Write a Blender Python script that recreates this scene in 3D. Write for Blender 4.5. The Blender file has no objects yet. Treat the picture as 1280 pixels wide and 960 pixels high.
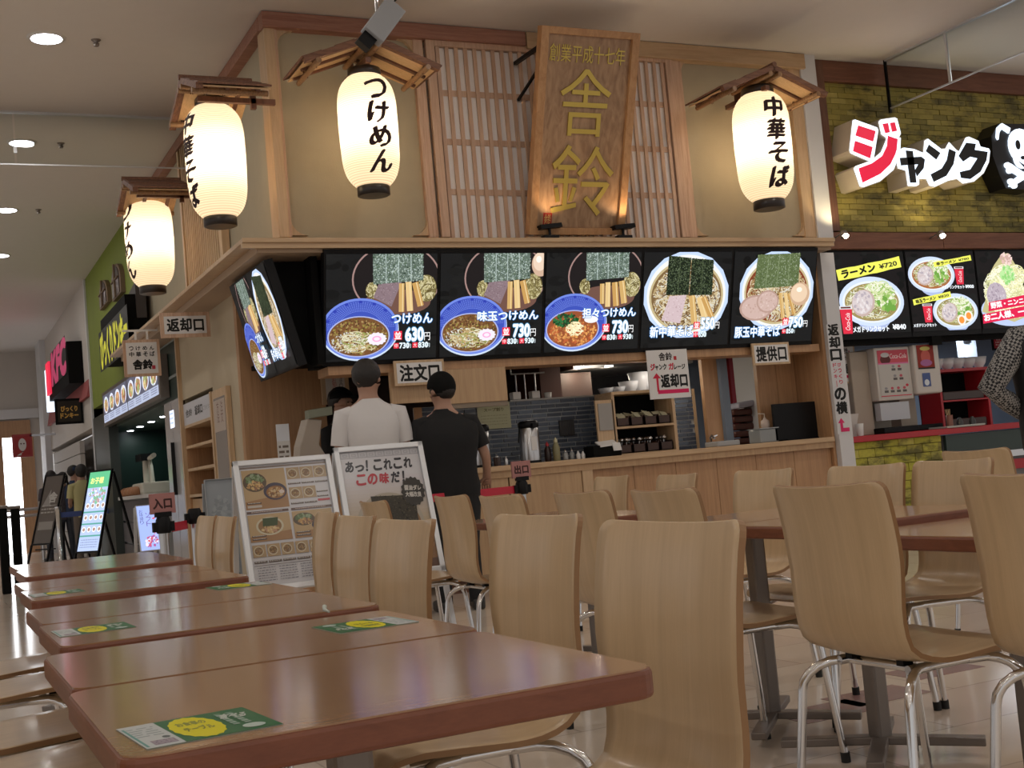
import bpy, bmesh, math, random
from mathutils import Vector, Matrix
import numpy as np
C = bpy.context.scene.collection
SC = bpy.context.scene
PI = math.pi
# ------------------------------------------------------------------ camera
FPX = 1552.5
CAMH = 0.97
R3 = Matrix(((0.90048908, 0.05090809, -0.43188861), (-0.42581479, -0.09848778, -0.89943422), (-0.08832423, 0.99383526, -0.06700975)))
cam_data = bpy.data.cameras.new('camera')
cam_data.sensor_width = 36; cam_data.lens = FPX / 1280 * 36; cam_data.clip_end = 200; cam_data.clip_start = .05
cam = bpy.data.objects.new('camera', cam_data); C.objects.link(cam)
cam.matrix_world = Matrix.Translation((0, 0, CAMH)) @ R3.to_4x4()
SC.camera = cam
# ------------------------------------------------------------------ world and exposure
w = bpy.data.worlds.new('world'); SC.world = w; w.use_nodes = True
w.node_tree.nodes['Background'].inputs[0].default_value = (1.0, .96, .93, 1)
w.node_tree.nodes['Background'].inputs[1].default_value = .52
SC.view_settings.view_transform = 'Standard'; SC.view_settings.look = 'None'; SC.view_settings.gamma = 1
SC.view_settings.exposure = 0.0; SC.view_settings.use_curve_mapping = False
SC.cycles.max_bounces = 8; SC.cycles.diffuse_bounces = 4; SC.cycles.glossy_bounces = 4; SC.cycles.transmission_bounces = 6
SC.cycles.caustics_reflective = False; SC.cycles.caustics_refractive = False
SC.cycles.use_denoising = True; SC.cycles.sample_clamp_indirect = 4.0
ZC = 4.69          # ceiling height
YF = 9.3           # shop front plane
XS = 2.6           # side wall plane

def ray(x, y): return R3 @ (Vector((x - 640, 480 - y, -FPX)) / FPX)
def hit(x, y, ax, val):
    r = ray(x, y); o = Vector((0, 0, CAMH)); return o + r * ((val - o[ax]) / r[ax])
def D(x, y, z): return Vector((0, 0, CAMH)) + ray(x, y) * z
def FR(x0, y0, x1, y1, Y=YF):      # extents of an upright rectangle on a plane of constant Y
    my = (y0 + y1) / 2; mx = (x0 + x1) / 2
    return hit(x0, my, 1, Y).x, hit(x1, my, 1, Y).x, hit(mx, y1, 1, Y).z, hit(mx, y0, 1, Y).z
def SR(x0, y0, x1, y1, X=XS):      # the same on a plane of constant X: far Y, near Y, z0, z1
    my = (y0 + y1) / 2; mx = (x0 + x1) / 2
    return hit(x1, my, 0, X).y, hit(x0, my, 0, X).y, hit(mx, y1, 0, X).z, hit(mx, y0, 0, X).z
# ------------------------------------------------------------------ lamps of the hall (more lamps sit in their own builders)
def area(loc, size, power, col=(1, .96, .9), rot=(0, 0, 0), name='lamp_light', shape='DISK'):
    l = bpy.data.lights.new(name, 'AREA'); l.shape = shape; l.size = size; l.energy = power; l.color = col
    o = bpy.data.objects.new(name, l); C.objects.link(o); o.location = loc; o.rotation_euler = rot; return o
def point(loc, power, col=(1, .8, .55), r=.05, name='bulb_light'):
    l = bpy.data.lights.new(name, 'POINT'); l.energy = power; l.color = col; l.shadow_soft_size = r
    o = bpy.data.objects.new(name, l); C.objects.link(o); o.location = loc; return o
def spot(loc, target, power, ang=60, col=(1, .85, .65), r=.03, name='spot_light'):
    l = bpy.data.lights.new(name, 'SPOT'); l.energy = power; l.color = col; l.shadow_soft_size = r; l.spot_size = math.radians(ang); l.spot_blend = .6
    o = bpy.data.objects.new(name, l); C.objects.link(o); o.location = loc
    o.rotation_euler = (Vector(target) - Vector(loc)).to_track_quat('-Z', 'Y').to_euler(); return o
HALL = []
for X in (-4.9, -1.9, 1.1, 4.1, 7.1, 10.1):
    for Y in (-4.8, -1.8, 1.2, 4.2, 7.2):
        HALL.append((X, Y))
for Y in (10.2, 13.2, 16.2, 19.2, 22.2, 25.2): HALL += [(1.12, Y), (-1.9, Y)]
for (X, Y) in HALL:
    area((X, Y, ZC - .03), .16, 10 if Y < 9 else 9)

# ------------------------------------------------------------------ materials
MC = {}
def nd(nt, t, **k):
    n = nt.nodes.new(t)
    for a, b in k.items(): setattr(n, a, b)
    return n
def base(name):
    m = bpy.data.materials.new(name); m.use_nodes = True
    return m, m.node_tree, m.node_tree.nodes['Principled BSDF']
def mat(name, col, rough=.5, metal=0, emit=0, ecol=None, alpha=1, spec=.5, var=0, vscale=8, coat=0, bump=0, bscale=60):
    if name in MC: return MC[name]
    m, nt, b = base(name)
    b.inputs['Base Color'].default_value = (*col, 1); b.inputs['Roughness'].default_value = rough; b.inputs['Metallic'].default_value = metal
    b.inputs['Specular IOR Level'].default_value = spec; b.inputs['Coat Weight'].default_value = coat; b.inputs['Coat Roughness'].default_value = .08
    if emit: b.inputs['Emission Color'].default_value = (*(ecol or col), 1); b.inputs['Emission Strength'].default_value = emit
    if var or bump:
        tc = nd(nt, 'ShaderNodeTexCoord'); n = nd(nt, 'ShaderNodeTexNoise'); n.inputs['Scale'].default_value = vscale; n.inputs['Detail'].default_value = 4
        nt.links.new(tc.outputs['Object'], n.inputs['Vector'])
        if var:
            r = nd(nt, 'ShaderNodeMapRange'); r.inputs['To Min'].default_value = 1 - var; r.inputs['To Max'].default_value = 1 + var
            nt.links.new(n.outputs['Fac'], r.inputs['Value'])
            mx = nd(nt, 'ShaderNodeVectorMath', operation='SCALE'); mx.inputs[0].default_value = col
            nt.links.new(r.outputs[0], mx.inputs['Scale']); nt.links.new(mx.outputs[0], b.inputs['Base Color'])
        if bump:
            n2 = nd(nt, 'ShaderNodeTexNoise'); n2.inputs['Scale'].default_value = bscale; nt.links.new(tc.outputs['Object'], n2.inputs['Vector'])
            bp = nd(nt, 'ShaderNodeBump'); bp.inputs['Strength'].default_value = bump; bp.inputs['Distance'].default_value = .01
            nt.links.new(n2.outputs['Fac'], bp.inputs['Height']); nt.links.new(bp.outputs[0], b.inputs['Normal'])
    MC[name] = m; return m
def wood(name, c1, c2, scale=(3, 3, .35), rough=.35, dist=1.5, coat=0, spec=.5, fine=40):
    if name in MC: return MC[name]
    m, nt, b = base(name)
    tc = nd(nt, 'ShaderNodeTexCoord'); mp = nd(nt, 'ShaderNodeMapping'); mp.inputs['Scale'].default_value = scale
    oi = nd(nt, 'ShaderNodeObjectInfo')
    add = nd(nt, 'ShaderNodeVectorMath', operation='MULTIPLY_ADD'); add.inputs[1].default_value = (7.3, 3.1, 5.7)
    nt.links.new(oi.outputs['Random'], add.inputs[0]); nt.links.new(tc.outputs['Object'], add.inputs[2])
    nt.links.new(add.outputs[0], mp.inputs['Vector'])
    n = nd(nt, 'ShaderNodeTexNoise'); n.inputs['Scale'].default_value = 4; n.inputs['Detail'].default_value = 6; n.inputs['Distortion'].default_value = dist
    n2 = nd(nt, 'ShaderNodeTexNoise'); n2.inputs['Scale'].default_value = fine; n2.inputs['Detail'].default_value = 2
    nt.links.new(mp.outputs[0], n.inputs['Vector']); nt.links.new(mp.outputs[0], n2.inputs['Vector'])
    mx = nd(nt, 'ShaderNodeMath', operation='MULTIPLY_ADD'); mx.inputs[1].default_value = .75
    m2 = nd(nt, 'ShaderNodeMath', operation='MULTIPLY'); m2.inputs[1].default_value = .25
    nt.links.new(n2.outputs['Fac'], m2.inputs[0]); nt.links.new(n.outputs['Fac'], mx.inputs[0]); nt.links.new(m2.outputs[0], mx.inputs[2])
    cr = nd(nt, 'ShaderNodeValToRGB'); cr.color_ramp.elements[0].position = .36; cr.color_ramp.elements[1].position = .62
    cr.color_ramp.elements[0].color = (*c1, 1); cr.color_ramp.elements[1].color = (*c2, 1)
    nt.links.new(mx.outputs[0], cr.inputs[0]); nt.links.new(cr.outputs[0], b.inputs['Base Color'])
    b.inputs['Roughness'].default_value = rough; b.inputs['Coat Weight'].default_value = coat; b.inputs['Coat Roughness'].default_value = .1; b.inputs['Specular IOR Level'].default_value = spec
    MC[name] = m; return m
def colmat(name, emit=0, rough=.5, spec=.3):
    if name in MC: return MC[name]
    m, nt, b = base(name); a = nd(nt, 'ShaderNodeVertexColor', layer_name='Col')
    b.inputs['Roughness'].default_value = rough; b.inputs['Specular IOR Level'].default_value = spec
    if emit:
        nt.links.new(a.outputs[0], b.inputs['Emission Color']); b.inputs['Emission Strength'].default_value = emit
        b.inputs['Base Color'].default_value = (.004, .004, .005, 1)
    else: nt.links.new(a.outputs[0], b.inputs['Base Color'])
    MC[name] = m; return m
M_SCREEN = colmat('screen_picture', emit=1.15, rough=.3, spec=.06)
M_LIT = colmat('backlit_print', emit=1.3, rough=.3)
M_PRINT = colmat('printed_paper', rough=.55)
M_GLOSSP = colmat('laminated_print', rough=.18, spec=.6)
ply = wood('plywood', (.55, .395, .235), (.63, .46, .28), scale=(1.2, 7, .35), rough=.3, coat=.15, dist=.5)
ply_edge = mat('plywood_edge', (.30, .165, .075), .5)
laminate = wood('table_laminate', (.34, .195, .108), (.42, .25, .142), scale=(3, 18, 1), rough=.16, coat=.3, fine=70)
edgeband = wood('table_edge', (.17, .055, .03), (.22, .075, .04), scale=(2, 2, 9), rough=.4)
maple = wood('light_maple', (.50, .34, .2), (.62, .44, .27), scale=(5, 5, .3), rough=.45)
mapleh = wood('light_maple_flat', (.50, .33, .19), (.60, .42, .25), scale=(.4, 5, 5), rough=.4)
cedar = wood('cedar', (.50, .31, .21), (.66, .46, .33), scale=(7, 7, .4), rough=.5)
cedarh = wood('cedar_rail', (.28, .12, .08), (.40, .2, .14), scale=(.4, 7, 7), rough=.5)
panelw = wood('wall_veneer', (.40, .22, .11), (.50, .29, .15), scale=(6, 6, .25), rough=.4)
panell = wood('pale_veneer', (.46, .29, .16), (.54, .36, .2), scale=(6, 6, .25), rough=.4)
signw = wood('signboard_wood', (.26, .145, .075), (.42, .26, .145), scale=(2.5, 2.5, .22), rough=.3, dist=2.0, coat=.25, fine=14)
darkwood = wood('dark_brown_wood', (.12, .05, .03), (.19, .085, .05), scale=(5, 5, .4), rough=.55)
darkwoodh = wood('dark_brown_beam', (.15, .055, .03), (.22, .09, .05), scale=(.4, 5, 5), rough=.55)
burnt = wood('burnt_cedar', (.12, .05, .03), (.25, .12, .07), scale=(1, 12, 12), rough=.7)
thatch = wood('pale_board', (.62, .42, .22), (.74, .52, .3), scale=(2, 12, 12), rough=.6)
bamboo = wood('bamboo_pole', (.2, .11, .05), (.35, .2, .1), scale=(12, 12, 3), rough=.45)
plaster = mat('khaki_plaster', (.42, .365, .26), .9, var=.06, bump=.15, bscale=150)
plaster2 = mat('beige_wall_panel', (.48, .40, .28), .75, var=.03)
white_wall = mat('white_painted_wall', (.68, .68, .70), .6)
offwhite = mat('off_white_wall', (.60, .56, .52), .7, var=.03)
chrome = mat('chrome', (.75, .75, .76), .12, 1)
steel = mat('brushed_steel', (.55, .55, .56), .28, 1)
alu = mat('silver_aluminium', (.72, .74, .77), .35, .7)
greymetal = mat('dark_grey_metal', (.23, .2, .18), .4, .6)
black = mat('black_plastic', (.006, .006, .007), .4, spec=.2)
blackm = mat('matt_black', (.005, .005, .005), .8, spec=.15)
rubber = mat('black_rubber', (.02, .02, .02), .8)
white_p = mat('white_plastic', (.75, .74, .72), .35)
paperw = mat('white_paper', (.74, .73, .72), .7)
papery = mat('yellowed_paper', (.55, .52, .36), .7)
redp = mat('red_paint', (.45, .02, .03), .35)
redbelt = mat('red_belt', (.55, .02, .05), .5)
gold = mat('gold_leaf', (.62, .47, .12), .3, .85)
inkm = mat('black_ink', (.015, .01, .012), .6)
glow = mat('lamp_diffuser', (1, 1, 1), .5, emit=14, ecol=(.9, .92, 1))

# ------------------------------------------------------------------ objects
def _tag(o, label=None, cat=None, group=None, kind=None):
    if label: o['label'] = label
    if cat: o['category'] = cat
    if group: o['group'] = group
    if kind: o['kind'] = kind
    return o
def thing(name, label, cat, loc=(0, 0, 0), rz=0, group=None, kind=None):
    o = bpy.data.objects.new(name, None); C.objects.link(o); o.empty_display_size = .1
    o.location = loc; o.rotation_euler = (0, 0, rz); return _tag(o, label, cat, group, kind)
class MB:
    def __init__(s): s.v = []; s.f = []; s.mi = []; s.sm = []; s.cur = 0
    def add(s, vs, fs, smooth=False):
        k = len(s.v); s.v += [tuple(v) for v in vs]; s.f += [tuple(i + k for i in f) for f in fs]
        s.mi += [s.cur] * len(fs); s.sm += [smooth] * len(fs); return s
    def box(s, x0, x1, y0, y1, z0, z1):
        if x0 > x1: x0, x1 = x1, x0
        if y0 > y1: y0, y1 = y1, y0
        if z0 > z1: z0, z1 = z1, z0
        v = [(x, y, z) for z in (z0, z1) for x, y in ((x0, y0), (x1, y0), (x1, y1), (x0, y1))]
        return s.add(v, [(3, 2, 1, 0), (4, 5, 6, 7), (0, 1, 5, 4), (1, 2, 6, 5), (2, 3, 7, 6), (3, 0, 4, 7)])
    def obox(s, c, u, v, n):     # centre and three half vectors
        c, u, v, n = map(Vector, (c, u, v, n)); p = [c + u * a + v * b + n * d for d in (-1, 1) for a, b in ((-1, -1), (1, -1), (1, 1), (-1, 1))]
        return s.add(p, [(3, 2, 1, 0), (4, 5, 6, 7), (0, 1, 5, 4), (1, 2, 6, 5), (2, 3, 7, 6), (3, 0, 4, 7)])
    def bar(s, a, b, w, h, up=(0, 0, 1)):
        a, b = Vector(a), Vector(b); d = b - a; up = Vector(up)
        if abs(d.normalized().dot(up)) > .98: up = Vector((0, 1, 0))
        sd = d.cross(up).normalized(); uu = sd.cross(d).normalized()
        return s.obox((a + b) / 2, d / 2, sd * w / 2, uu * h / 2)
    def tube(s, pts, r, n=8, cap=True):
        pts = [Vector(p) for p in pts]; rs = r if isinstance(r, (list, tuple)) else [r] * len(pts)
        vs = []; fs = []; prev = None
        for i, p in enumerate(pts):
            t = (pts[min(i + 1, len(pts) - 1)] - pts[max(i - 1, 0)]).normalized()
            if prev is None: a = t.orthogonal().normalized()
            else: a = (prev - t * prev.dot(t)).normalized()
            prev = a; b = t.cross(a)
            for k in range(n): vs.append(p + (a * math.cos(2 * PI * k / n) + b * math.sin(2 * PI * k / n)) * rs[i])
        for i in range(len(pts) - 1):
            for k in range(n): fs.append((i * n + k, i * n + (k + 1) % n, (i + 1) * n + (k + 1) % n, (i + 1) * n + k))
        s.add(vs, fs, True)
        if cap:
            m = (len(pts) - 1) * n; s.add(vs[:n], [tuple(range(n - 1, -1, -1))]); s.add(vs[m:], [tuple(range(n))])
        return s
    def lathe(s, prof, c=(0, 0, 0), n=24, smooth=True):
        vs = []; fs = []
        for r, z in prof:
            for k in range(n): vs.append((c[0] + r * math.cos(2 * PI * k / n), c[1] + r * math.sin(2 * PI * k / n), c[2] + z))
        for i in range(len(prof) - 1):
            for k in range(n): fs.append((i * n + k, i * n + (k + 1) % n, (i + 1) * n + (k + 1) % n, (i + 1) * n + k))
        s.add(vs, fs, smooth)
        m = (len(prof) - 1) * n; s.add(vs[:n], [tuple(range(n - 1, -1, -1))]); s.add(vs[m:], [tuple(range(n))]); return s
    def cyl(s, c, r, h, n=20): return s.lathe([(r, 0), (r, h)], c, n)
    def prism(s, pts, fn):       # pts 2D, fn(u, v, side) -> 3D with side 0/1
        n = len(pts); a = [fn(u, v, 0) for u, v in pts]; b = [fn(u, v, 1) for u, v in pts]
        return s.add(a + b, [tuple(range(n - 1, -1, -1)), tuple(range(n, 2 * n))] + [(i, (i + 1) % n, n + (i + 1) % n, n + i) for i in range(n)])
    def build(s, name, m, parent=None, world=True, bevel=0, label=None, cat=None, group=None, kind=None, weld=False):
        me = bpy.data.meshes.new(name); vs = s.v; off = Vector((0, 0, 0)); 
        if parent is not None and world:
            mw = parent_matrix(parent).inverted(); vs = [tuple(mw @ Vector(v)) for v in vs]
        elif parent is None and world and vs:
            a = np.array(vs); off = Vector(((a[:, 0].min() + a[:, 0].max()) / 2, (a[:, 1].min() + a[:, 1].max()) / 2, a[:, 2].min()))
            vs = [tuple(x) for x in (a - np.array(off))]
        me.from_pydata(vs, [], s.f)
        for mm in (m if isinstance(m, (list, tuple)) else [m]): me.materials.append(mm)
        me.polygons.foreach_set('material_index', s.mi); me.polygons.foreach_set('use_smooth', s.sm)
        if bevel or weld:
            bm = bmesh.new(); bm.from_mesh(me)
            bmesh.ops.remove_doubles(bm, verts=bm.verts, dist=1e-5)
            if bevel: bmesh.ops.bevel(bm, geom=[e for e in bm.edges if len(e.link_faces) == 2 and e.calc_face_angle(0) > .5], offset=bevel, segments=2, affect='EDGES', profile=.5)
            bm.to_mesh(me); bm.free()
        me.update()
        o = bpy.data.objects.new(name, me); C.objects.link(o)
        if parent is not None: o.parent = parent
        else: o.location = off
        return _tag(o, label, cat, group, kind)
def local_matrix(o):
    return Matrix.LocRotScale(o.location, o.rotation_euler, o.scale)
def parent_matrix(o):
    m = local_matrix(o)
    while o.parent is not None: o = o.parent; m = local_matrix(o) @ m
    return m
def one(name, m, label, cat, *boxes, group=None, bevel=0, kind=None):
    b = MB()
    for x in boxes: b.box(*x)
    return b.build(name, m, None, label=label, cat=cat, group=group, bevel=bevel, kind=kind)
def part(name, m, parent, *boxes, bevel=0, label=None, kind=None):
    b = MB()
    for x in boxes: b.box(*x)
    return b.build(name, m, parent, bevel=bevel, label=label, kind=kind)
def copy_tree(o, parent=None):
    c = o.copy(); C.objects.link(c); c.parent = parent
    for ch in [x for x in o.children]: copy_tree(ch, c)
    return c
# ------------------------------------------------------------------ glyphs and flat prints
GC = {}
def stamps(rad, n): return [(0, 0)] + [(rad * math.cos(2 * PI * i / n + .4), rad * math.sin(2 * PI * i / n + .4)) for i in range(n)]
PEN = [(-.034, -.022), (-.017, -.011), (0, 0), (.017, .011), (.034, .022)]
def glyphs(s, off=0.0, shear=0.0):
    off = 0.0
    k = (s, off, shear)
    if k in GC: return GC[k]
    c = bpy.data.curves.new('text', 'FONT'); c.body = s; c.offset = off; c.resolution_u = 3; c.shear = shear
    o = bpy.data.objects.new('text', c); C.objects.link(o)
    dg = bpy.context.evaluated_depsgraph_get(); me = o.evaluated_get(dg).to_mesh()
    vs = [(v.co.x, v.co.y) for v in me.vertices]; fs = [tuple(p.vertices) for p in me.polygons]
    o.evaluated_get(dg).to_mesh_clear(); bpy.data.objects.remove(o); bpy.data.curves.remove(c)
    if not vs: vs = [(0, 0)]
    a = np.array(vs); GC[k] = (a, fs, a.min(0), a.max(0)); return GC[k]
def solid_text(s, off, ext, bev=0, res=3):
    c = bpy.data.curves.new('text', 'FONT'); c.body = s; c.offset = off; c.extrude = ext; c.bevel_depth = bev; c.resolution_u = res
    o = bpy.data.objects.new('text', c); C.objects.link(o)
    dg = bpy.context.evaluated_depsgraph_get(); me = o.evaluated_get(dg).to_mesh()
    vs = np.array([tuple(v.co) for v in me.vertices]); fs = [tuple(p.vertices) for p in me.polygons]
    o.evaluated_get(dg).to_mesh_clear(); bpy.data.objects.remove(o); bpy.data.curves.remove(c); return vs, fs
def clip(poly, W, H):
    for ax, val, sg in ((0, 0, 1), (0, W, -1), (1, 0, 1), (1, H, -1)):
        out = []
        for i in range(len(poly)):
            a, b = poly[i - 1], poly[i]; ia = (a[ax] - val) * sg >= 0; ib = (b[ax] - val) * sg >= 0
            if ia != ib:
                t = (val - a[ax]) / (b[ax] - a[ax]); out.append((a[0] + (b[0] - a[0]) * t, a[1] + (b[1] - a[1]) * t))
            if ib: out.append(b)
        poly = out
        if len(poly) < 3: return []
    return poly
class Art:
    """flat coloured print W x H metres; u to the right, v up"""
    def __init__(s, W, H, bg=(0, 0, 0), seed=1):
        s.W = W; s.H = H; s.v = []; s.f = []; s.c = []; s.d = 0; s.rnd = random.Random(seed); s.poly([(0, 0), (W, 0), (W, H), (0, H)], bg)
    def poly(s, pts, col, lift=None):
        s.d += 6e-6 if lift is None else lift
        p = clip([tuple(q) for q in pts], s.W, s.H)
        if len(p) < 3: return
        k = len(s.v); s.v += [(x, y, s.d) for x, y in p]; s.f.append(tuple(range(k, k + len(p)))); s.c.append(col)
    def rect(s, x, y, w, h, col): s.poly([(x, y), (x + w, y), (x + w, y + h), (x, y + h)], col)
    def ell(s, x, y, rx, ry, col, n=28, rot=0, jag=0):
        c, q = math.cos(rot), math.sin(rot); P = []
        for i in range(n):
            t = 2 * PI * i / n; k = 1 + (jag * (-1) ** i)
            a, b = rx * math.cos(t) * k, ry * math.sin(t) * k; P.append((x + a * c - b * q, y + a * q + b * c))
        s.poly(P, col)
    def stroke(s, pts, w, col):
        for i in range(len(pts) - 1):
            (x0, y0), (x1, y1) = pts[i], pts[i + 1]; L = math.hypot(x1 - x0, y1 - y0) or 1; nx, ny = -(y1 - y0) / L * w / 2, (x1 - x0) / L * w / 2
            s.poly([(x0 + nx, y0 + ny), (x0 - nx, y0 - ny), (x1 - nx, y1 - ny), (x1 + nx, y1 + ny)], col, 2e-6)
    def noodles(s, x, y, rx, ry, n, cols, w=.006, L=.5):
        for _ in range(n):
            t = s.rnd.random() * 2 * PI; r = math.sqrt(s.rnd.random()); px, py = x + rx * r * math.cos(t), y + ry * r * math.sin(t); a = s.rnd.random() * 6.3
            P = [(px, py)]; da = s.rnd.uniform(-.9, .9)
            for k in range(5):
                a += da; st = L * rx * .25; px += math.cos(a) * st; py += math.sin(a) * st * ry / rx
                if ((px - x) / rx) ** 2 + ((py - y) / ry) ** 2 > 1: break
                P.append((px, py))
            s.stroke(P, w, s.rnd.choice(cols))
    def specks(s, x, y, rx, ry, n, cols, r=.01):
        for _ in range(n):
            t = s.rnd.random() * 2 * PI; q = math.sqrt(s.rnd.random()); px, py = x + rx * q * math.cos(t), y + ry * q * math.sin(t)
            k = s.rnd.randint(3, 5); a0 = s.rnd.random() * 6; P = [(px + r * s.rnd.uniform(.5, 1.3) * math.cos(a0 + 2 * PI * i / k), py + r * s.rnd.uniform(.5, 1.3) * math.sin(a0 + 2 * PI * i / k)) for i in range(k)]
            s.poly(P, s.rnd.choice(cols))
    def quadspecks(s, q, n, cols, r=.01):
        for _ in range(n):
            a, b = s.rnd.random(), s.rnd.random()
            x = (q[0][0] * (1 - a) + q[1][0] * a) * (1 - b) + (q[3][0] * (1 - a) + q[2][0] * a) * b; y = (q[0][1] * (1 - a) + q[1][1] * a) * (1 - b) + (q[3][1] * (1 - a) + q[2][1] * a) * b
            k = s.rnd.randint(3, 4); a0 = s.rnd.random() * 6; s.poly([(x + r * s.rnd.uniform(.4, 1.3) * math.cos(a0 + 2 * PI * i / k), y + r * s.rnd.uniform(.4, 1.3) * math.sin(a0 + 2 * PI * i / k)) for i in range(k)], s.rnd.choice(cols))
    def text(s, t, x, y, w, h, col, off=.015, shear=0, rot=0, halo=None, hoff=.07):
        if halo: s.text(t, x, y, w, h, halo, off + hoff, shear, rot)
        a, fs, l0, h0 = glyphs(t, 0, shear)
        sx = w / (h0[0] - l0[0]); sy = h / (h0[1] - l0[1]); c, q = math.cos(rot), math.sin(rot); s.d += 1e-4
        ofs = PEN if off < 0 else (stamps(off, 8 if off > .06 else 5) if off > .025 else [(0, 0)])
        for dx, dy in ofs:
            P = (a - l0 + (dx, dy)) * (sx, sy); s.d += 1e-5; k = len(s.v); s.v += [(x + u * c - v * q, y + u * q + v * c, s.d) for u, v in P]
            s.f += [tuple(i + k for i in f) for f in fs]; s.c += [col] * len(fs)
    def vtext(s, t, x, y, size, col, step=1.0, off=.015, halo=None):      # characters stacked from y downwards, x = left edge
        for i, ch in enumerate(t): s.text(ch, x, y - size * (i + 1) * step + (size * step - size), size, size * (.25 if ch == '一' else 1), col, off, halo=halo)
    def lines(s, x, y, w, h, n, col, lw=None):    # rows of small illegible print
        for i in range(n):
            yy = y + h * (1 - (i + .5) / n); xx = x
            while xx < x + w:
                ww = s.rnd.uniform(.5, 2.2) * h / n * .6; s.rect(xx, yy, min(ww, x + w - xx), (lw or h / n * .4), col); xx += ww + h / n * .3
    def build(s, name, m, parent, o, u, v, lift=.001, **kw):
        """o: world position of lower left corner; u, v unit vectors"""
        o, u, v = Vector(o), Vector(u).normalized(), Vector(v).normalized(); n = u.cross(v)
        b = MB(); b.add([o + u * a + v * c + n * (d + lift) for a, c, d in s.v], s.f)
        ob = b.build(name, m, parent, **kw); me = ob.data
        ca = me.color_attributes.new('Col', 'FLOAT_COLOR', 'CORNER'); arr = []
        for f, c in zip(s.f, s.c): arr += [c[0], c[1], c[2], 1.0] * len(f)
        ca.data.foreach_set('color', arr); return ob
UX, UY, UZ = Vector((1, 0, 0)), Vector((0, 1, 0)), Vector((0, 0, 1))
# facade prints: u = +X, v = +Z -> normal -Y.  side wall prints: u = -Y, v = +Z -> normal -X
# ================================================================== THE SETTING
def floor_mat():
    m, nt, b = base('polished_floor')
    tc = nd(nt, 'ShaderNodeTexCoord'); br = nd(nt, 'ShaderNodeTexBrick'); br.inputs['Scale'].default_value = 1.0
    br.inputs['Brick Width'].default_value = .9; br.inputs['Row Height'].default_value = .45; br.inputs['Mortar Size'].default_value = .004
    br.inputs['Color1'].default_value = (.74, .62, .50, 1); br.inputs['Color2'].default_value = (.66, .52, .43, 1); br.inputs['Mortar'].default_value = (.35, .26, .2, 1)
    n = nd(nt, 'ShaderNodeTexNoise'); n.inputs['Scale'].default_value = 1.2; n.inputs['Detail'].default_value = 5
    mx = nd(nt, 'ShaderNodeMix', data_type='RGBA'); mx.inputs[7].default_value = (.76, .68, .58, 1)
    nt.links.new(tc.outputs['Object'], br.inputs['Vector']); nt.links.new(tc.outputs['Object'], n.inputs['Vector'])
    nt.links.new(n.outputs['Fac'], mx.inputs[0]); nt.links.new(br.outputs['Color'], mx.inputs[6]); nt.links.new(mx.outputs[2], b.inputs['Base Color'])
    b.inputs['Roughness'].default_value = .15; return m
def st(name, m, *boxes, parent=None, bevel=0):
    b = MB()
    for x in boxes: b.box(*x)
    return b.build(name, m, parent, kind='structure' if parent is None else None, bevel=bevel)
floor = st('floor', floor_mat(), (-11, 17, -9, 36, -.12, 0))
# coloured inlays of the floor
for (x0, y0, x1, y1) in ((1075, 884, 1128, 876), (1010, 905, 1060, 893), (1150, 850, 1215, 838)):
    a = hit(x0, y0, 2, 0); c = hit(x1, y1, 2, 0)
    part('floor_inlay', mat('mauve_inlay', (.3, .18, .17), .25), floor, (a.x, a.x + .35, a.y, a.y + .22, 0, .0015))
ceilm = mat('ceiling_board', (.80, .77, .74), .85, var=.02)
st('ceiling', ceilm, (-11, 17, -9, 36, ZC, ZC + .15))
# far end wall with a bright doorway
FY = 31.0
fx0, fx1, fz0, fz1 = FR(5, 545, 27, 640, FY)
st('wall_far', offwhite, (-11, fx0, FY, FY + .2, 0, ZC), (fx1, XS + .1, FY, FY + .2, 0, ZC), (fx0, fx1, FY, FY + .2, fz1, ZC))
g = FR(0, 524, 45, 532, FY)
st('trim_1', white_wall, (-11, XS, FY - .12, FY, FR(0, 512, 40, 524, FY)[2], FR(0, 512, 40, 524, FY)[3]))
st('trim_2', panelw, (-11, hit(38, 540, 1, FY).x, FY - .08, FY, FR(0, 526, 38, 547, FY)[2], FR(0, 526, 38, 547, FY)[3]))
dr = st('door_1', mat('daylight_glass', (.9, .93, 1), .3, emit=6, ecol=(.93, .96, 1)), (fx0, fx1, FY + .06, FY + .1, 0, fz1))
part('door_frame', panelw, dr, (fx0 - .25, fx0, FY - .06, FY + .1, 0, fz1), (fx1, fx1 + .3, FY - .06, FY + .1, 0, fz1))
part('push_bar', steel, dr, (fx0, fx1, FY - .03, FY + .02, 1.0, 1.05))
# side wall beyond the ramen shop: white wall, green shop front
gy1 = hit(109, 400, 0, XS).y; gy0 = 16.3
g2 = hit(122, 577, 0, XS).y
GY = (gy1 + g2) / 2
st('wall_side', offwhite, (XS, XS + .25, GY, FY, 2.25, ZC), (XS + .3, XS + .5, GY, FY, 0, 2.25))
yy0, yy1, _, _ = SR(46, 500, 52, 500)
st('trim_3', white_wall, (XS - .12, XS + .02, FY - 2.0, FY - .9, 0, ZC))

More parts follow.
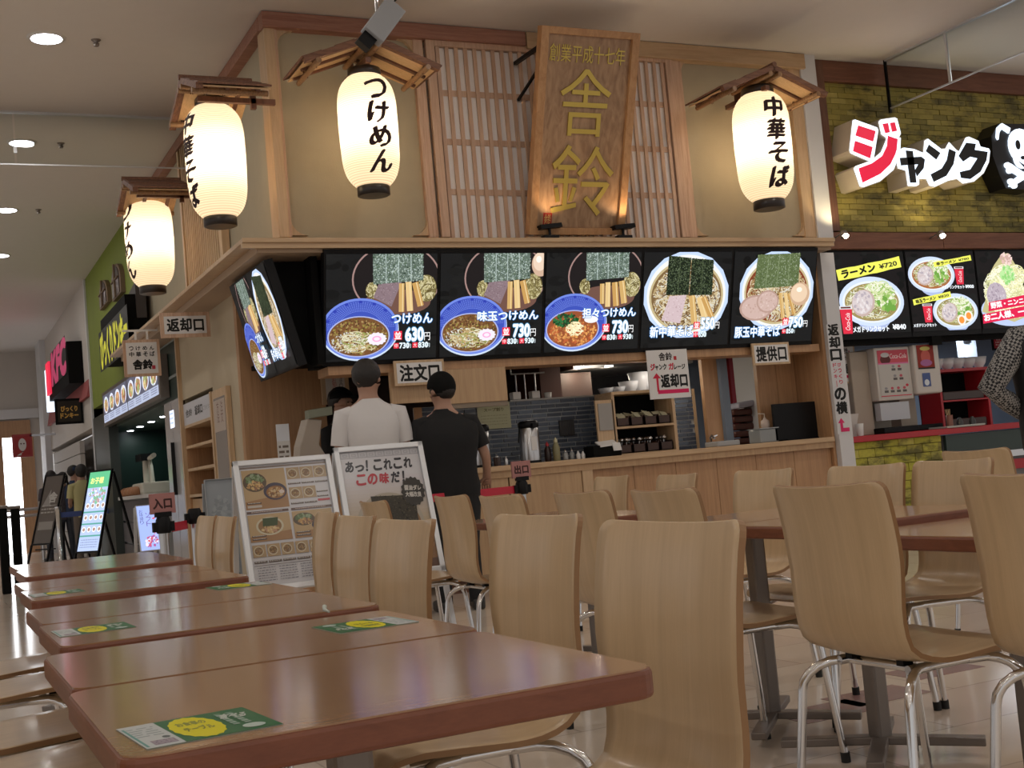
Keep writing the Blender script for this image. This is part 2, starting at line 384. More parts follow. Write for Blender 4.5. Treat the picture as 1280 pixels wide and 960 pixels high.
# ================================================================== RAMEN SHOP: fascia box over the counter
XR = hit(1010, 170, 1, YF).x
ZL = 2.9
def px(x, y=170, Y=YF): return hit(x, y, 1, Y).x
fas = thing('wall_front', 'ramen shop fascia', None, (XS, YF, ZL), kind='structure'); del fas['label']
part('plaster_core', plaster, fas, (XS + .06, XR, YF + .05, YF + .45, ZL, ZC - .01), (XS + .06, XS + .45, YF + .3, 16.2, ZL, ZC - .01))
def postx(a, b, m=cedar, y=YF): part('post', m, fas, (a, b, y, YF + .1, ZL, ZC - .12), bevel=.004)
postx(XS, px(356)); postx(px(526), px(538)); postx(px(849), px(860)); postx(px(994), px(1008), maple)
part('post', maple, fas, (XS - .012, XS + .07, YF - .012, YF + .2, ZL, ZC - .12), bevel=.004)
part('top_rail', cedarh, fas, (XS - .03, px(665), YF - .05, YF + .08, ZC - .13, ZC - .005), bevel=.005)
part('top_rail', mapleh, fas, (px(665) + .01, XR + .02, YF - .05, YF + .08, ZC - .15, ZC - .005), bevel=.005)
part('top_rail', cedarh, fas, (XS - .03, XS + .08, YF + .09, 16.2, ZC - .11, ZC - .005), bevel=.005)
# notched corner pieces of the two plaster panels
def notch(x0, x1, z0, z1, r=.13):
    for (cx, cz, sx, sz) in ((x0, z0, 1, 1), (x1, z0, -1, 1), (x0, z1, 1, -1), (x1, z1, -1, -1)):
        P = [(0, 0), (r, 0)] + [(r * (1 - math.sin(t)), r * (1 - math.cos(t))) for t in (0, .4, .8, 1.2, PI / 2)][1:] 
        P = [(cx + sx * a, cz + sz * b) for a, b in P]
        b = MB(); b.prism(P, lambda u, v, s: (u, YF + .012 + s * .04, v)); b.build('corner_piece', maple, fas)
notch(px(356), px(526), ZL + .02, ZC - .13); notch(px(860), px(994), ZL + .02, ZC - .13)
# lattice of the side wall (thin vertical bars between the two lanterns)
sy0, sy1, _, _ = SR(232, 300, 250, 300)
lat = thing('lattice_screen', 'narrow vertical-bar wooden lattice on the side wall between the two side lanterns', 'screen', (XS, 11.8, ZL), group=None)
part('backing_board', mat('lattice_back', (.33, .26, .2), .8), lat, (XS + .03, XS + .055, 11.3, 12.9, ZL + .02, ZC - .12))
for i in range(18): part('lattice_bar', maple, lat, (XS - .01, XS + .028, 11.33 + i * .088, 11.365 + i * .088, ZL + .02, ZC - .12))
part('post', maple, lat, (XS - .02, XS + .05, 11.2, 11.29, ZL, ZC - .12)); part('post', maple, lat, (XS - .02, XS + .05, 12.92, 13.0, ZL, ZC - .12))
part('post', maple, lat, (XS - .02, XS + .05, 15.9, 16.2, ZL, ZC - .12))
# wide shoji lattice on the front
lx0, lx1 = px(541), px(848)
sh = thing('lattice_screen', 'wide papered wooden lattice behind the gold-lettered signboard', 'screen', ((lx0 + lx1) / 2, YF, ZL))
part('paper_sheet', mat('shoji_paper', (.88, .83, .8), .8), sh, (lx0, lx1, YF + .0205, YF + .045, ZL, ZC - .18))
zt = hit(600, 62, 1, YF).z
for k, (a, b, c, d) in enumerate(((lx0, lx0 + .075, ZL, zt + .05), (lx1 - .075, lx1, ZL, zt + .05), (lx0 + .075, lx1 - .075, zt, zt + .05))): part('frame', cedar, sh, (a, b, YF - .02, YF + .03, c, d), bevel=.003)
n = 27
for i in range(n):
    x = lx0 + .105 + i * (lx1 - lx0 - .21) / (n - 1); part('lattice_bar', cedar, sh, (x - .0165, x + .0165, YF - .004, YF + .012, ZL, zt))
for y in (118, 178, 240):
    z = hit(600, y, 1, YF).z; part('cross_bar', cedar, sh, (lx0 + .075, lx1 - .075, YF + .012, YF + .02, z - .025, z + .025))
# ledge under the fascia
LY = 9.02
lz = hit(600, 297, 1, LY).z
lx = hit(303, 298, 1, LY).x
led = thing('ledge_shelf', 'long pale wooden ledge running under the fascia and around the corner', 'ledge', (lx, LY, lz - .08))
xr = hit(1044, 300, 1, LY).x
part('front_board', mapleh, led, (lx, xr, LY, YF + .5, lz - .035, lz), bevel=.004)
part('front_lip', mapleh, led, (lx, xr, LY + .02, LY + .06, lz - .075, lz - .035))
part('side_board', maple, led, (lx, XS + .3, YF + .5, 16.3, lz - .035, lz), bevel=.004)
part('soffit', mat('soffit_board', (.45, .33, .23), .7), led, (XS - .25, xr, LY + .07, YF + .5, lz - .10, lz - .036), (XS - .25, XS + .3, YF + .5, 16.2, lz - .1, lz - .036))
# white end pillar and partition between the shops
XP0, XP1 = px(1011, 200), px(1030, 200)
st('trim_4', white_wall, (XP0, XP1, YF - .02, YF + .25, lz + .005, ZC))
pl0, pl1 = hit(1029, 380, 1, YF - .03).x, hit(1046, 380, 1, YF - .03).x
st('trim_5', white_wall, (pl0, pl1, YF - .06, YF + 1.5, 0, lz - .1))

# ================================================================== lanterns with their little roofs
paper_l = None
def lantern_paper():
    m, nt, b = base('lantern_paper'); nt.nodes.remove(b); out = nt.nodes['Material Output']
    tl = nd(nt, 'ShaderNodeBsdfTranslucent'); df = nd(nt, 'ShaderNodeBsdfDiffuse'); mx = nd(nt, 'ShaderNodeMixShader'); mx.inputs[0].default_value = .35
    tl.inputs[0].default_value = (.95, .86, .70, 1); df.inputs[0].default_value = (.8, .72, .6, 1)
    tc = nd(nt, 'ShaderNodeTexCoord'); sp_ = nd(nt, 'ShaderNodeSeparateXYZ'); ml = nd(nt, 'ShaderNodeMath', operation='MULTIPLY'); ml.inputs[1].default_value = 2 * PI / .0165; sn_ = nd(nt, 'ShaderNodeMath', operation='SINE')
    mr = nd(nt, 'ShaderNodeMapRange'); mr.inputs['From Min'].default_value = .35; mr.inputs['From Max'].default_value = 1; mc = nd(nt, 'ShaderNodeMix', data_type='RGBA'); mc.inputs[6].default_value = (.95, .87, .74, 1); mc.inputs[7].default_value = (.58, .47, .34, 1)
    nt.links.new(tc.outputs['Object'], sp_.inputs[0]); nt.links.new(sp_.outputs[2], ml.inputs[0]); nt.links.new(ml.outputs[0], sn_.inputs[0]); nt.links.new(sn_.outputs[0], mr.inputs['Value']); nt.links.new(mr.outputs[0], mc.inputs[0]); nt.links.new(mc.outputs[2], tl.inputs[0])
    nt.links.new(tl.outputs[0], mx.inputs[1]); nt.links.new(df.outputs[0], mx.inputs[2]); nt.links.new(mx.outputs[0], out.inputs['Surface']); return m
LP = lantern_paper()
LR, LH = .225, .86
def lrad(z):     # z 0..1 from bottom
    t = z * 2 - 1; e = abs(t) ** 5.6
    return LR * (1 - .44 * e) * (1 if t > 0 else 1 - .05 * -t)
def make_lantern(label, text, loc, rz, sc=1, power=11):
    t = thing('paper_lantern', label, 'lantern', loc, 0, 'paper lanterns of the ramen shop')
    b = MB(); N = 92; prof = []
    for i in range(N + 1):
        z = i / N; prof.append((sc * (lrad(z) + (.0034 if i % 2 else 0)), sc * (z - .5) * LH))
    vs = []; fs = []; n = 40
    for r, z in prof:
        for k in range(n): vs.append((loc[0] + r * math.cos(2 * PI * k / n), loc[1] + r * math.sin(2 * PI * k / n), loc[2] + z))
    for i in range(N):
        for k in range(n): fs.append((i * n + k, i * n + (k + 1) % n, (i + 1) * n + (k + 1) % n, (i + 1) * n + k))
    b.add(vs, fs, True); b.build('paper_body', LP, t)
    r = sc * lrad(1) * 1.02; h = sc * LH / 2
    b = MB(); b.lathe([(r * .9, h - .004), (r, h), (r, h + .055 * sc), (r * .93, h + .06 * sc)], loc, 28); b.lathe([(r * .5, h + .06 * sc), (r * .5, h + .07 * sc)], loc, 16); b.build('top_cap', mat('lacquer_black', (.02, .014, .012), .3), t)
    b = MB(); b.lathe([(r * .88, -h - .07 * sc), (r * .98, -h - .065 * sc), (r * .98, -h), (r * .9, -h + .004)], loc, 28); b.build('bottom_cap', MC['lacquer_black'], t)
    b = MB(); b.tube([(loc[0], loc[1], loc[2] + h + .06 * sc), (loc[0], loc[1], loc[2] + h + .13 * sc)], .008); b.build('hanger', black, t)
    # brushed characters wrapped on the paper
    b = MB(); nch = len(text); size = .168 * sc
    for i, ch in enumerate(text):
      for pk, (pdx, pdy) in enumerate(((-.06, -.04), (-.045, -.03), (-.03, -.02), (-.015, -.01), (0, 0), (.015, .01), (.03, .02), (.045, .03), (.06, .04))):
        a, f, lo, hi = glyphs(ch, 0, .14); zc = (.5 - (i + .5) / nch) * LH * .86 * sc
        bm = bmesh.new(); V = [bm.verts.new(((u - lo[0]) / (hi[0] - lo[0]) - .5 + pdx, (v - lo[1]) / (hi[1] - lo[1]) - .5 + pdy, 0)) for u, v in a]
        for q in f:
            try: bm.faces.new([V[k] for k in q])
            except ValueError: pass
        bmesh.ops.triangulate(bm, faces=bm.faces[:])
        for _ in range(4):
            le = [e for e in bm.edges if e.calc_length() > .16]
            if not le: break
            bmesh.ops.subdivide_edges(bm, edges=le, cuts=1); bmesh.ops.triangulate(bm, faces=bm.faces[:])
        vs = []
        for v in bm.verts:
            u = v.co.x * size; z = zc + v.co.y * size * .95; rr = sc * lrad(z / (LH * sc) + .5) + .006 + pk * .0001; ang = rz + u / rr
            vs.append((loc[0] + rr * math.cos(ang), loc[1] + rr * math.sin(ang), loc[2] + z))
        bm.verts.index_update(); fs = [tuple(v.index for v in q.verts) for q in bm.faces]; bm.free(); b.add(vs, fs)
    b.build('lettering', mat('brush_ink', (.02, .004, .006), .8), t)
    l = point(loc, power, (1, .84, .64), .04 * sc, 'lantern_bulb'); l.parent = t; l.location = (0, 0, .02)
    return t
def make_roof(label, c, rz, sc=1):
    """gabled roof: local +y towards the wall, apex line at z=0; c = centre of the apex line at its free end"""
    t = thing('lantern_roof', label, 'roof', c, rz, 'small gabled roofs above the lanterns')
    W, Dp, dr, th = .52 * sc, .52 * sc, .2 * sc, .018 * sc
    for s in (-1, 1):
        b = MB(); e = Vector((s * W, 0, -dr)); nrm = Vector((s * dr, 0, W)).normalized()
        def slab(u0, u1, y0, y1, o, hh): b.obox(e * (u0 + u1) / 2 + Vector((0, (y0 + y1) / 2, 0)) + nrm * o, e * (u1 - u0) / 2, (0, (y1 - y0) / 2, 0), nrm * hh)
        slab(0, 1, 0, Dp, -.006, .006); b.build('soffit_board', thatch, t, world=False)
        for k in range(4):
            b = MB(); slab(.0 + k * .25, .3 + k * .25, -.01, Dp, .012 + .006 * (k % 2), .007); b.build('roof_plank', burnt, t, world=False)
        b = MB(); slab(0, 1.03, -.02, .03, -.005, .022); b.build('barge_board', burnt, t, world=False)
        for yy in (.2, .42): b = MB(); slab(.05, .97, yy * sc, yy * sc + .03, -.02, .01); b.build('rafter', darkwood, t, world=False)
        for u in (.12, .86):
            b = MB(); p = e * u - nrm * .045; b.tube([p + Vector((0, -.03, 0)), p + Vector((0, Dp, 0))], .022 * sc, 8); b.build('bamboo_pole', bamboo, t, world=False)
            b = MB()
            for q in (.06, .075, .3, .315): b.tube([p + Vector((0, q * sc, 0)) + nrm * .05 + e * .03, p + Vector((0, q * sc, 0)) - nrm * .027, p + Vector((0, q * sc, 0)) + nrm * .05 - e * .03], .005, 5)
            b.build('rope_tie', darkwood, t, world=False)
    b = MB(); b.tube([(0, -.03, .02), (0, Dp, .02)], .022 * sc, 8); b.build('ridge_pole', burnt, t, world=False)
    b = MB(); b.box(-.02, .02, .1, Dp + .17, -.16 * sc, -.12 * sc); b.box(-.02, .02, Dp - .02, Dp + .02, -.2 * sc, 0); b.build('wall_bracket', darkwood, t, world=False)
    return t
L1 = hit(461, 165, 1, 8.85); make_lantern('glowing paper lantern lettered つけめん on the front, under the ceiling floodlight', 'つけめん', L1, -PI / 2 + .05)
make_roof('small gabled roof above the front つけめん lantern, left of the signboard', hit(464, 46, 1, 8.58), 0)
L4 = hit(954, 185, 1, 8.85); make_lantern('glowing paper lantern lettered 中華そば on the front, right of the signboard', '中華そば', L4, -PI / 2 - .1, 1.12, 12)
make_roof('small gabled roof above the front 中華そば lantern, beside the white pillar', hit(966, 84, 1, 8.55), 0, 1.05)
L2 = hit(270, 203, 0, 2.15); make_lantern('glowing paper lantern on the side wall nearest the corner post', '中華そば', L2, -PI + .25)
make_roof('small gabled roof above the side lantern nearest the corner', hit(228, 100, 0, 1.9), -PI / 2)
L3 = hit(187, 303, 0, 2.15); make_lantern('glowing paper lantern on the side wall farthest from the corner, nearest the green shop', 'つけめん', L3, -PI + .25, 1.03)
make_roof('small gabled roof above the farthest side lantern', hit(156, 226, 0, 1.88), -PI / 2)

# ================================================================== signboard
B0, B1 = hit(662, 293, 1, 9.12), hit(779, 293, 1, 9.12)
T0, T1 = hit(673, 33, 1, 8.56), hit(798, 40, 1, 8.56)
W_ = ((B1.x - B0.x) + (T1.x - T0.x)) / 2; cx = (B0.x + B1.x + T0.x + T1.x) / 4; zb = (B0.z + B1.z) / 2; zt_ = (T0.z + T1.z) / 2
sg = thing('signboard', 'tall leaning wooden signboard with carved gold characters above the counter', 'sign', (cx, 9.12, zb))
o = Vector((cx - W_ / 2, 9.12, zb)); up = Vector((0, 8.56 - 9.12, zt_ - zb)); HB = up.length; up.normalize(); nr = UX.cross(up)
fw = .07
def sb(name, m, u0, u1, v0, v1, d0, d1):
    b = MB(); c = o + UX * (u0 + u1) / 2 + up * (v0 + v1) / 2 + nr * (d0 + d1) / 2
    b.obox(c, UX * (u1 - u0) / 2, up * (v1 - v0) / 2, nr * (d1 - d0) / 2); return b.build(name, m, sg, bevel=.003)
sb('board', signw, fw * .6, W_ - fw * .6, fw * .6, HB - fw * .6, -.05, 0)
framew = wood('sign_frame_wood', (.38, .19, .08), (.5, .28, .13), scale=(5, 5, .5), rough=.35)
for a in ((0, fw, 0, HB), (W_ - fw, W_, 0, HB), (fw, W_ - fw, 0, fw * .8), (fw, W_ - fw, HB - fw * .8, HB)): sb('frame', framew, *a, -.05, .03)
def gtext(s, u, v, w, h, ext, off, bev, name='gold_lettering'):
    vs, fs = solid_text(s, 0, .12, 0); lo = vs.min(0); hi = vs.max(0)
    b = MB(); k = ext / (hi[2] - lo[2]) * 2
    for pi, (pdx, pdy) in enumerate([(a_ + c_, b_ + d_) for a_, b_ in PEN for c_, d_ in ((-.008, .012), (.008, -.012))] if len(s) == 1 else [(0, 0), (.006, .02)]): b.add([o + UX * (u + ((p[0] - lo[0]) / (hi[0] - lo[0]) + pdx * 1.3) * w) + up * (v + ((p[1] - lo[1]) / (hi[1] - lo[1]) + pdy * 1.3) * h) + nr * ((p[2]) * k / 2 + .004 + pi * .0015) for p in vs], fs); return b.build(name, gold, sg)
def uv(x, y):      # picture position on the board plane
    r = ray(x, y); oo = Vector((0, 0, CAMH)); t = (o - oo).dot(nr) / r.dot(nr); p = oo + r * t - o; return p.dot(UX), p.dot(up)
a = uv(686, 76); b_ = uv(782, 60); gtext('創業平成十七年', a[0], a[1], b_[0] - a[0], .14, .006, .02, .006)
a = uv(700, 168); b_ = uv(769, 88); gtext('舎', a[0], a[1], b_[0] - a[0], b_[1] - a[1], .018, .03, .02)
a = uv(690, 268); b_ = uv(773, 182); gtext('鈴', a[0], a[1], b_[0] - a[0], b_[1] - a[1], .018, .03, .02)
a = uv(678, 283); b_ = uv(690, 266); A = Art(b_[0] - a[0], b_[1] - a[1], (.4, .03, .02)); A.text('舎鈴', .01, .01, A.W - .02, A.H - .02, (.8, .6, .2)); A.build('seal_stamp', M_PRINT, sg, o + UX * a[0] + up * a[1], UX, up, .003)
for x in (.12, W_ - .12):
    b = MB(); p = o + UX * x + up * (HB - .1) - nr * .05; b.bar(p, (p.x, YF, p.z + .02), .03, .03); b.bar(p - up * .1, (p.x, YF, p.z - .3), .02, .02); b.build('wall_bracket', black, sg)
b = MB(); b.box(cx - W_ / 2, cx + W_ / 2, 9.12, YF, lz, lz + .03); b.build('base_rail', mapleh, sg)
for k, (x, y) in enumerate(((688, 284), (780, 284))):
    p = hit(x, y, 1, 9.04)
    t = thing('spotlight', ('black ledge uplight at the left foot of the signboard', 'black ledge uplight at the right foot of the signboard')[k], 'spotlight', (p.x, 9.06, lz), group='uplights on the ledge')
    b = MB(); b.box(-.07, .07, -.03, .03, 0, .025); b.build('base_plate', black, t, world=False)
    b = MB(); b.tube([(0, 0, .02), (0, 0, .08)], .012); b.build('stem', black, t, world=False)
    b = MB(); b.obox((0, 0, .1), (.1, 0, .01), (0, .045, .0), (-.004, 0, .018)); b.build('lamp_head', black, t, world=False)
    spot((p.x, 8.92, lz + .12), (p.x + (.1 if k == 0 else -.12), 9.0, lz + 1.0), 5, 110, (1, .7, .4))
# floodlight hanging from the ceiling in front of the first roof
fp = D(479, 27, 7.6)
t = thing('ceiling_floodlight', 'small grey box floodlight hanging from a rod just under the ceiling', 'light', fp)
b = MB(); b.obox(fp, Vector((.09, .02, .11)), Vector((-.055, .0, .045)), Vector((0, .05, 0))); b.build('housing', mat('grey_housing', (.38, .4, .43), .45), t, bevel=.006)
q = D(471, 14, 7.6)
b = MB(); b.tube([(q.x, q.y, ZC), (q.x, q.y, q.z), fp + Vector((-.03, 0, .02))], .012); b.build('rod', steel, t)
b = MB(); b.obox(fp + Vector((-.12, 0, -.13)), Vector((.03, .0, .035)), Vector((-.035, 0, .03)), Vector((0, .035, 0))); b.build('knuckle', black, t); b = MB(); b.tube([fp + Vector((.05, 0, .1)), fp + Vector((.12, 0, .17))], .006); b.build('cable', black, t)

# ================================================================== ceiling fittings
for k, (x, y) in enumerate(((58, 47), (27, 178), (8, 262), (0, 319))):
    p = hit(x, y, 2, ZC); nm = ('nearest', 'second', 'third', 'farthest')[k]
    t = thing('ceiling_downlight', f'round recessed white downlight at upper left, {nm} from the camera of the row', 'light', (p.x, p.y, ZC), group='downlights in a row on the left')
    b = MB(); b.lathe([(.115, -.012), (.14, -.012), (.15, 0)], (0, 0, 0), 32); b.build('trim_ring', white_p, t, world=False)
    b = MB(); b.lathe([(.0, -.014), (.118, -.014), (.118, -.01)], (0, 0, 0), 32); b.build('lens', glow, t, world=False)
for k, (x, y) in enumerate(((120, 50), (76, 179), (48, 262))):
    p = hit(x, y, 2, ZC); b = MB(); b.lathe([(.02, -.05), (.025, -.03), (.012, -.02), (.035, -.006), (.04, 0)], p, 12)
    b.build('sprinkler_head', greymetal, None, label=f'tiny sprinkler head on the ceiling beside the {("nearest", "second", "third")[k]} downlight', cat='sprinkler', group='ceiling sprinklers')
# smoke barriers: glass strips hanging from the ceiling
gm, nt, b_ = base('barrier_glass'); b_.inputs['Transmission Weight'].default_value = 1; b_.inputs['Roughness'].default_value = .02; b_.inputs['IOR'].default_value = 1.1; b_.inputs['Base Color'].default_value = (.88, .92, .9, 1)
gm2, nt, b_ = base('clear_glass'); b_.inputs['Transmission Weight'].default_value = 1; b_.inputs['Roughness'].default_value = .03; b_.inputs['IOR'].default_value = 1.25
gy = (hit(0, 139, 2, ZC).y + hit(218, 147, 2, ZC).y) / 2; gzb = hit(120, 207, 1, gy).z
t = thing('smoke_barrier', 'frameless glass smoke barrier hanging from the ceiling at upper left', 'glass panel', (1, gy, ZC))
part('glass_pane', gm, t, (-3, .93, gy - .004, gy + .004, gzb, ZC)); part('glass_pane', gm, t, (.95, XS, gy - .004, gy + .004, gzb, ZC))
part('ceiling_channel', alu, t, (-3, XS, gy - .02, gy + .02, ZC - .02, ZC)); part('bottom_rail', alu, t, (-3, XS, gy - .007, gy + .007, gzb - .012, gzb)); part('joint_clip', alu, t, (.925, .955, gy - .01, gy + .01, gzb + .1, gzb + .16))
gx = hit(1100, 78, 2, ZC).x; gz2 = hit(1185, 104, 0, gx).z
t = thing('smoke_barrier', 'frameless glass smoke barrier hanging at upper right before the brick wall', 'glass panel', (gx, 8, ZC))
yb = hit(1185, 75, 0, gx).y
part('glass_pane', gm, t, (gx - .004, gx + .004, yb + .01, YF - .05, gz2, ZC)); part('glass_pane', gm, t, (gx - .004, gx + .004, 1, yb - .01, gz2, ZC))
part('ceiling_channel', alu, t, (gx - .02, gx + .02, 1, YF - .05, ZC - .02, ZC)); part('bottom_rail', alu, t, (gx - .008, gx + .008, 1, YF - .05, gz2 - .014, gz2)); part('joint_clip', alu, t, (gx - .012, gx + .012, yb - .012, yb + .012, gz2, ZC))
part('end_rod', black, t, (gx - .012, gx + .012, YF - .05, YF - .026, gz2 - .05, ZC))
# ================================================================== MENU SCREENS
WH = (.80, .90, 1.0); BLU = (.10, .16, .75); BL2 = (.30, .42, .95)
NOOD = [(.85, .72, .42), (.78, .62, .33), (.93, .83, .58), (.6, .45, .22), (.35, .24, .1)]
NORI = [(.12, .16, .13), (.33, .41, .37), (.46, .55, .52), (.03, .05, .035), (.20, .26, .21), (.08, .13, .07), (.4, .47, .4)]
NORD = [(.012, .018, .01), (.05, .07, .03), (.09, .12, .06), (.02, .03, .012), (.13, .17, .1), (.005, .008, .004)]
def halo_text(A, s, x, y, w, h, rot=0, off=.03): A.text(s, x, y, w, h, (.92, .97, 1), off, rot=rot, halo=(.02, .2, .55), hoff=.05)
def price(A, T, box, big, rect, small=()):
    x, y, s = box; u, v = T(x, y); k = T.s * s; A.poly([(u, v), (u + k, v), (u + k, v + k), (u, v + k)], (.8, .03, .06)); A.text('並', u + k * .12, v + k * .1, k * .76, k * .8, (1, .9, .9), .03)
    u0, v0 = T(rect[0], rect[3]); u1, v1 = T(rect[2], rect[1]); ww = u1 - u0
    A.text(big, u0, v0, ww * .72, v1 - v0, (1, 1, 1), .045, halo=(.1, .35, .6), hoff=.04); A.text('円', u0 + ww * .76, v0, ww * .24, (v1 - v0) * .62, (1, 1, 1), .02)
    for (tag, num, r) in small:
        a, b = T(r[0], r[3]); c, d = T(r[2], r[1]); h = d - b; A.rect(a, b, h, h, (.8, .03, .06)); A.text(tag, a + h * .15, b + h * .1, h * .7, h * .8, (1, .85, .85), .02)
        A.text(num, a + h * 1.15, b, (c - a) * .55, h, (.8, .93, 1), .04); A.text('円', c - h * .75, b, h * .7, h * .75, (.8, .93, 1), .02)
class Map:
    def __init__(s, x0, y0, x1, y1, W, H): s.p = (x0, y0, x1, y1, W, H); s.s = H / (y1 - y0)
    def __call__(s, x, y): x0, y0, x1, y1, W, H = s.p; return (x - x0) / (x1 - x0) * W, (y1 - y) / (y1 - y0) * H
def slate(A, seed=0):
    for _ in range(90):
        x, y = A.rnd.random() * A.W, A.rnd.random() * A.H; k = A.rnd.uniform(.006, .014); A.ell(x, y, A.rnd.uniform(.02, .09), A.rnd.uniform(.01, .05), (k, k, k * .95), 9)
def nori(A, q, cols, folds=3):
    A.poly(q, cols[0]); a = (q[1][0] - q[0][0]); A.quadspecks(q, 850, cols[1:], A.W * .0075)
    for i in range(1, folds + 1):
        t = i / (folds + 1); p0 = (q[0][0] * (1 - t) + q[1][0] * t, q[0][1] * (1 - t) + q[1][1] * t); p1 = (q[3][0] * (1 - t) + q[2][0] * t, q[3][1] * (1 - t) + q[2][1] * t); A.stroke([p0, p1], A.W * .006, cols[2])
def menma(A, T, segs):
    for i, (x0, y0, x1, y1, w) in enumerate(segs):
        a, b = T(x0, y0), T(x1, y1); A.stroke([a, b], w * T.s, [(.62, .39, .14), (.76, .54, .25), (.56, .32, .1)][i % 3]); A.stroke([(a[0] + w * .2 * T.s, a[1]), (b[0] + w * .2 * T.s, b[1])], w * .15 * T.s, (.82, .64, .34))
def tsukemen(W, H, kind):
    A = Art(W, H, (.012, .012, .012), 3 + kind); T = Map(40, 115, 858, 890, W, H); k = T.s; kx = W / 818; slate(A)
    x, y = T(555, 300); A.ell(x, y, 330 * kx, 262 * k, (.35, .22, .2), 44); A.ell(x, y, 318 * kx, 250 * k, (.015, .012, .012), 44)
    x, y = T(560, 470); A.ell(x, y, 250 * kx, 95 * k, (.16, .08, .06), 30)
    for (cx, cy, rx, ry) in ((780, 370, 75, 100), (370, 380, 45, 60)): x, y = T(cx, cy); A.ell(x, y, rx * kx, ry * k, (.16, .13, .05)); A.noodles(x, y, rx * kx, ry * k, 170, [(.5, .44, .22), (.36, .31, .13), (.62, .56, .34), (.22, .18, .07), (.12, .09, .03)], .009 * W, 1.2)
    if kind < 3: A.poly([T(*p) for p in ((425, 320), (590, 320), (515, 500), (380, 430))], (.24, .17, .19)); A.quadspecks([T(*p) for p in ((425, 320), (580, 320), (510, 490), (385, 425))], 90, [(.34, .26, .28), (.18, .12, .13), (.29, .2, .22)], .007 * W)
    menma(A, T, ((590, 330, 590, 540, 42), (640, 320, 655, 535, 48), (690, 325, 735, 500, 50)) if kind < 3 else ((520, 360, 525, 520, 40), (570, 350, 575, 545, 46), (630, 350, 650, 540, 55), (690, 340, 720, 520, 55)))
    nori(A, [T(*p) for p in ((375, 100), (748, 100), (752, 310), (380, 335))], NORI)
    if kind == 2: x, y = T(835, 200); A.ell(x, y, 75 * kx, 95 * k, (.62, .42, .3)); A.ell(x - .01, y + .02, 55 * kx, 70 * k, (.8, .62, .48)); A.ell(x - .02, y + .04, 22 * kx, 26 * k, (.98, .9, .8))
    x, y = T(285, 655); A.ell(x, y - 10 * k, 285 * kx, 225 * k, (.6, .7, .85), 44); A.ell(x, y, 280 * kx, 222 * k, (.16, .24, .72), 44); A.ell(x, y, 262 * kx, 205 * k, (.05, .085, .46), 44)
    for i in range(44):
        t = PI * (.02 + i / 44 * 1.0)
        for r in (.60, .65, .70, .75, .80, .85, .90): A.ell(x + 275 * kx * r * math.cos(t), y + 215 * k * r * math.sin(t), 5 * kx, 3.4 * k, (.17, .24, .72), 5)
    for i in range(7): t = PI * (.1 + i / 7.5); A.ell(x + 245 * kx * math.cos(t), y + 195 * k * math.sin(t), 14 * kx, 11 * k, (.03, .05, .4), 10)
    x2, y2 = T(275, 712); A.ell(x2, y2, 228 * kx, 150 * k, (.4, .45, .75), 40); A.ell(x2, y2, 218 * kx, 142 * k, (.18, .08, .03) if kind < 3 else (.3, .08, .03), 40)
    if kind < 3:
        A.specks(x2, y2, 205 * kx, 130 * k, 420, [(.24, .13, .05), (.14, .07, .025), (.38, .25, .1), (.3, .24, .06), (.09, .045, .02)], .012 * W); A.specks(x2 - .09 * W, y2 - .05 * H, 130 * kx, 75 * k, 220, [(.55, .55, .52), (.4, .38, .3), (.7, .7, .68), (.2, .12, .05)], .008 * W); A.noodles(x2 + .0 * W, y2 - .05 * H, 170 * kx, 80 * k, 90, [(.66, .6, .38), (.5, .36, .16), (.72, .7, .52), (.3, .33, .1)], .008 * W, .6)
        x3, y3 = T(405, 732); A.ell(x3, y3, 70 * kx, 46 * k, (.85, .8, .9), 26, jag=.07); A.ell(x3, y3, 34 * kx, 22 * k, (.9, .4, .65), 20); A.ell(x3, y3, 22 * kx, 13 * k, (.9, .8, .9), 16)
    else:
        A.specks(x2, y2 - .02, 200 * kx, 115 * k, 330, [(.5, .12, .04), (.6, .25, .08), (.35, .14, .05), (.75, .35, .1)], .014 * W); A.specks(x2 - 60 * kx, y2 + 70 * k, 110 * kx, 50 * k, 120, [(.01, .08, .02), (.03, .16, .05), (.02, .05, .02)], .018 * W); A.noodles(x2 + 20 * kx, y2, 80 * kx, 60 * k, 60, [(.95, .9, .6), (.85, .7, .4)], .008 * W, .9)
        x3, y3 = T(430, 640); A.ell(x3, y3, 60 * kx, 28 * k, (.9, .9, .95), 18)
    nm = ('つけめん', '味玉つけめん', '担々つけめん')[kind - 1]; u0, v0 = T(515 if kind == 1 else (330 if kind == 2 else 355), 625); u1, v1 = T(820, 552)
    halo_text(A, nm, u0, v0, u1 - u0, v1 - v0)
    b, s1, s2 = (('630', '730', '830'), ('730', '830', '930'), ('730', '830', '930'))[kind - 1]
    price(A, T, (530, 745, 65), b, (620, 660, 805, 755), (('中', s1, (530, 768, 662, 808)), ('大', s2, (672, 768, 805, 808))))
    return A
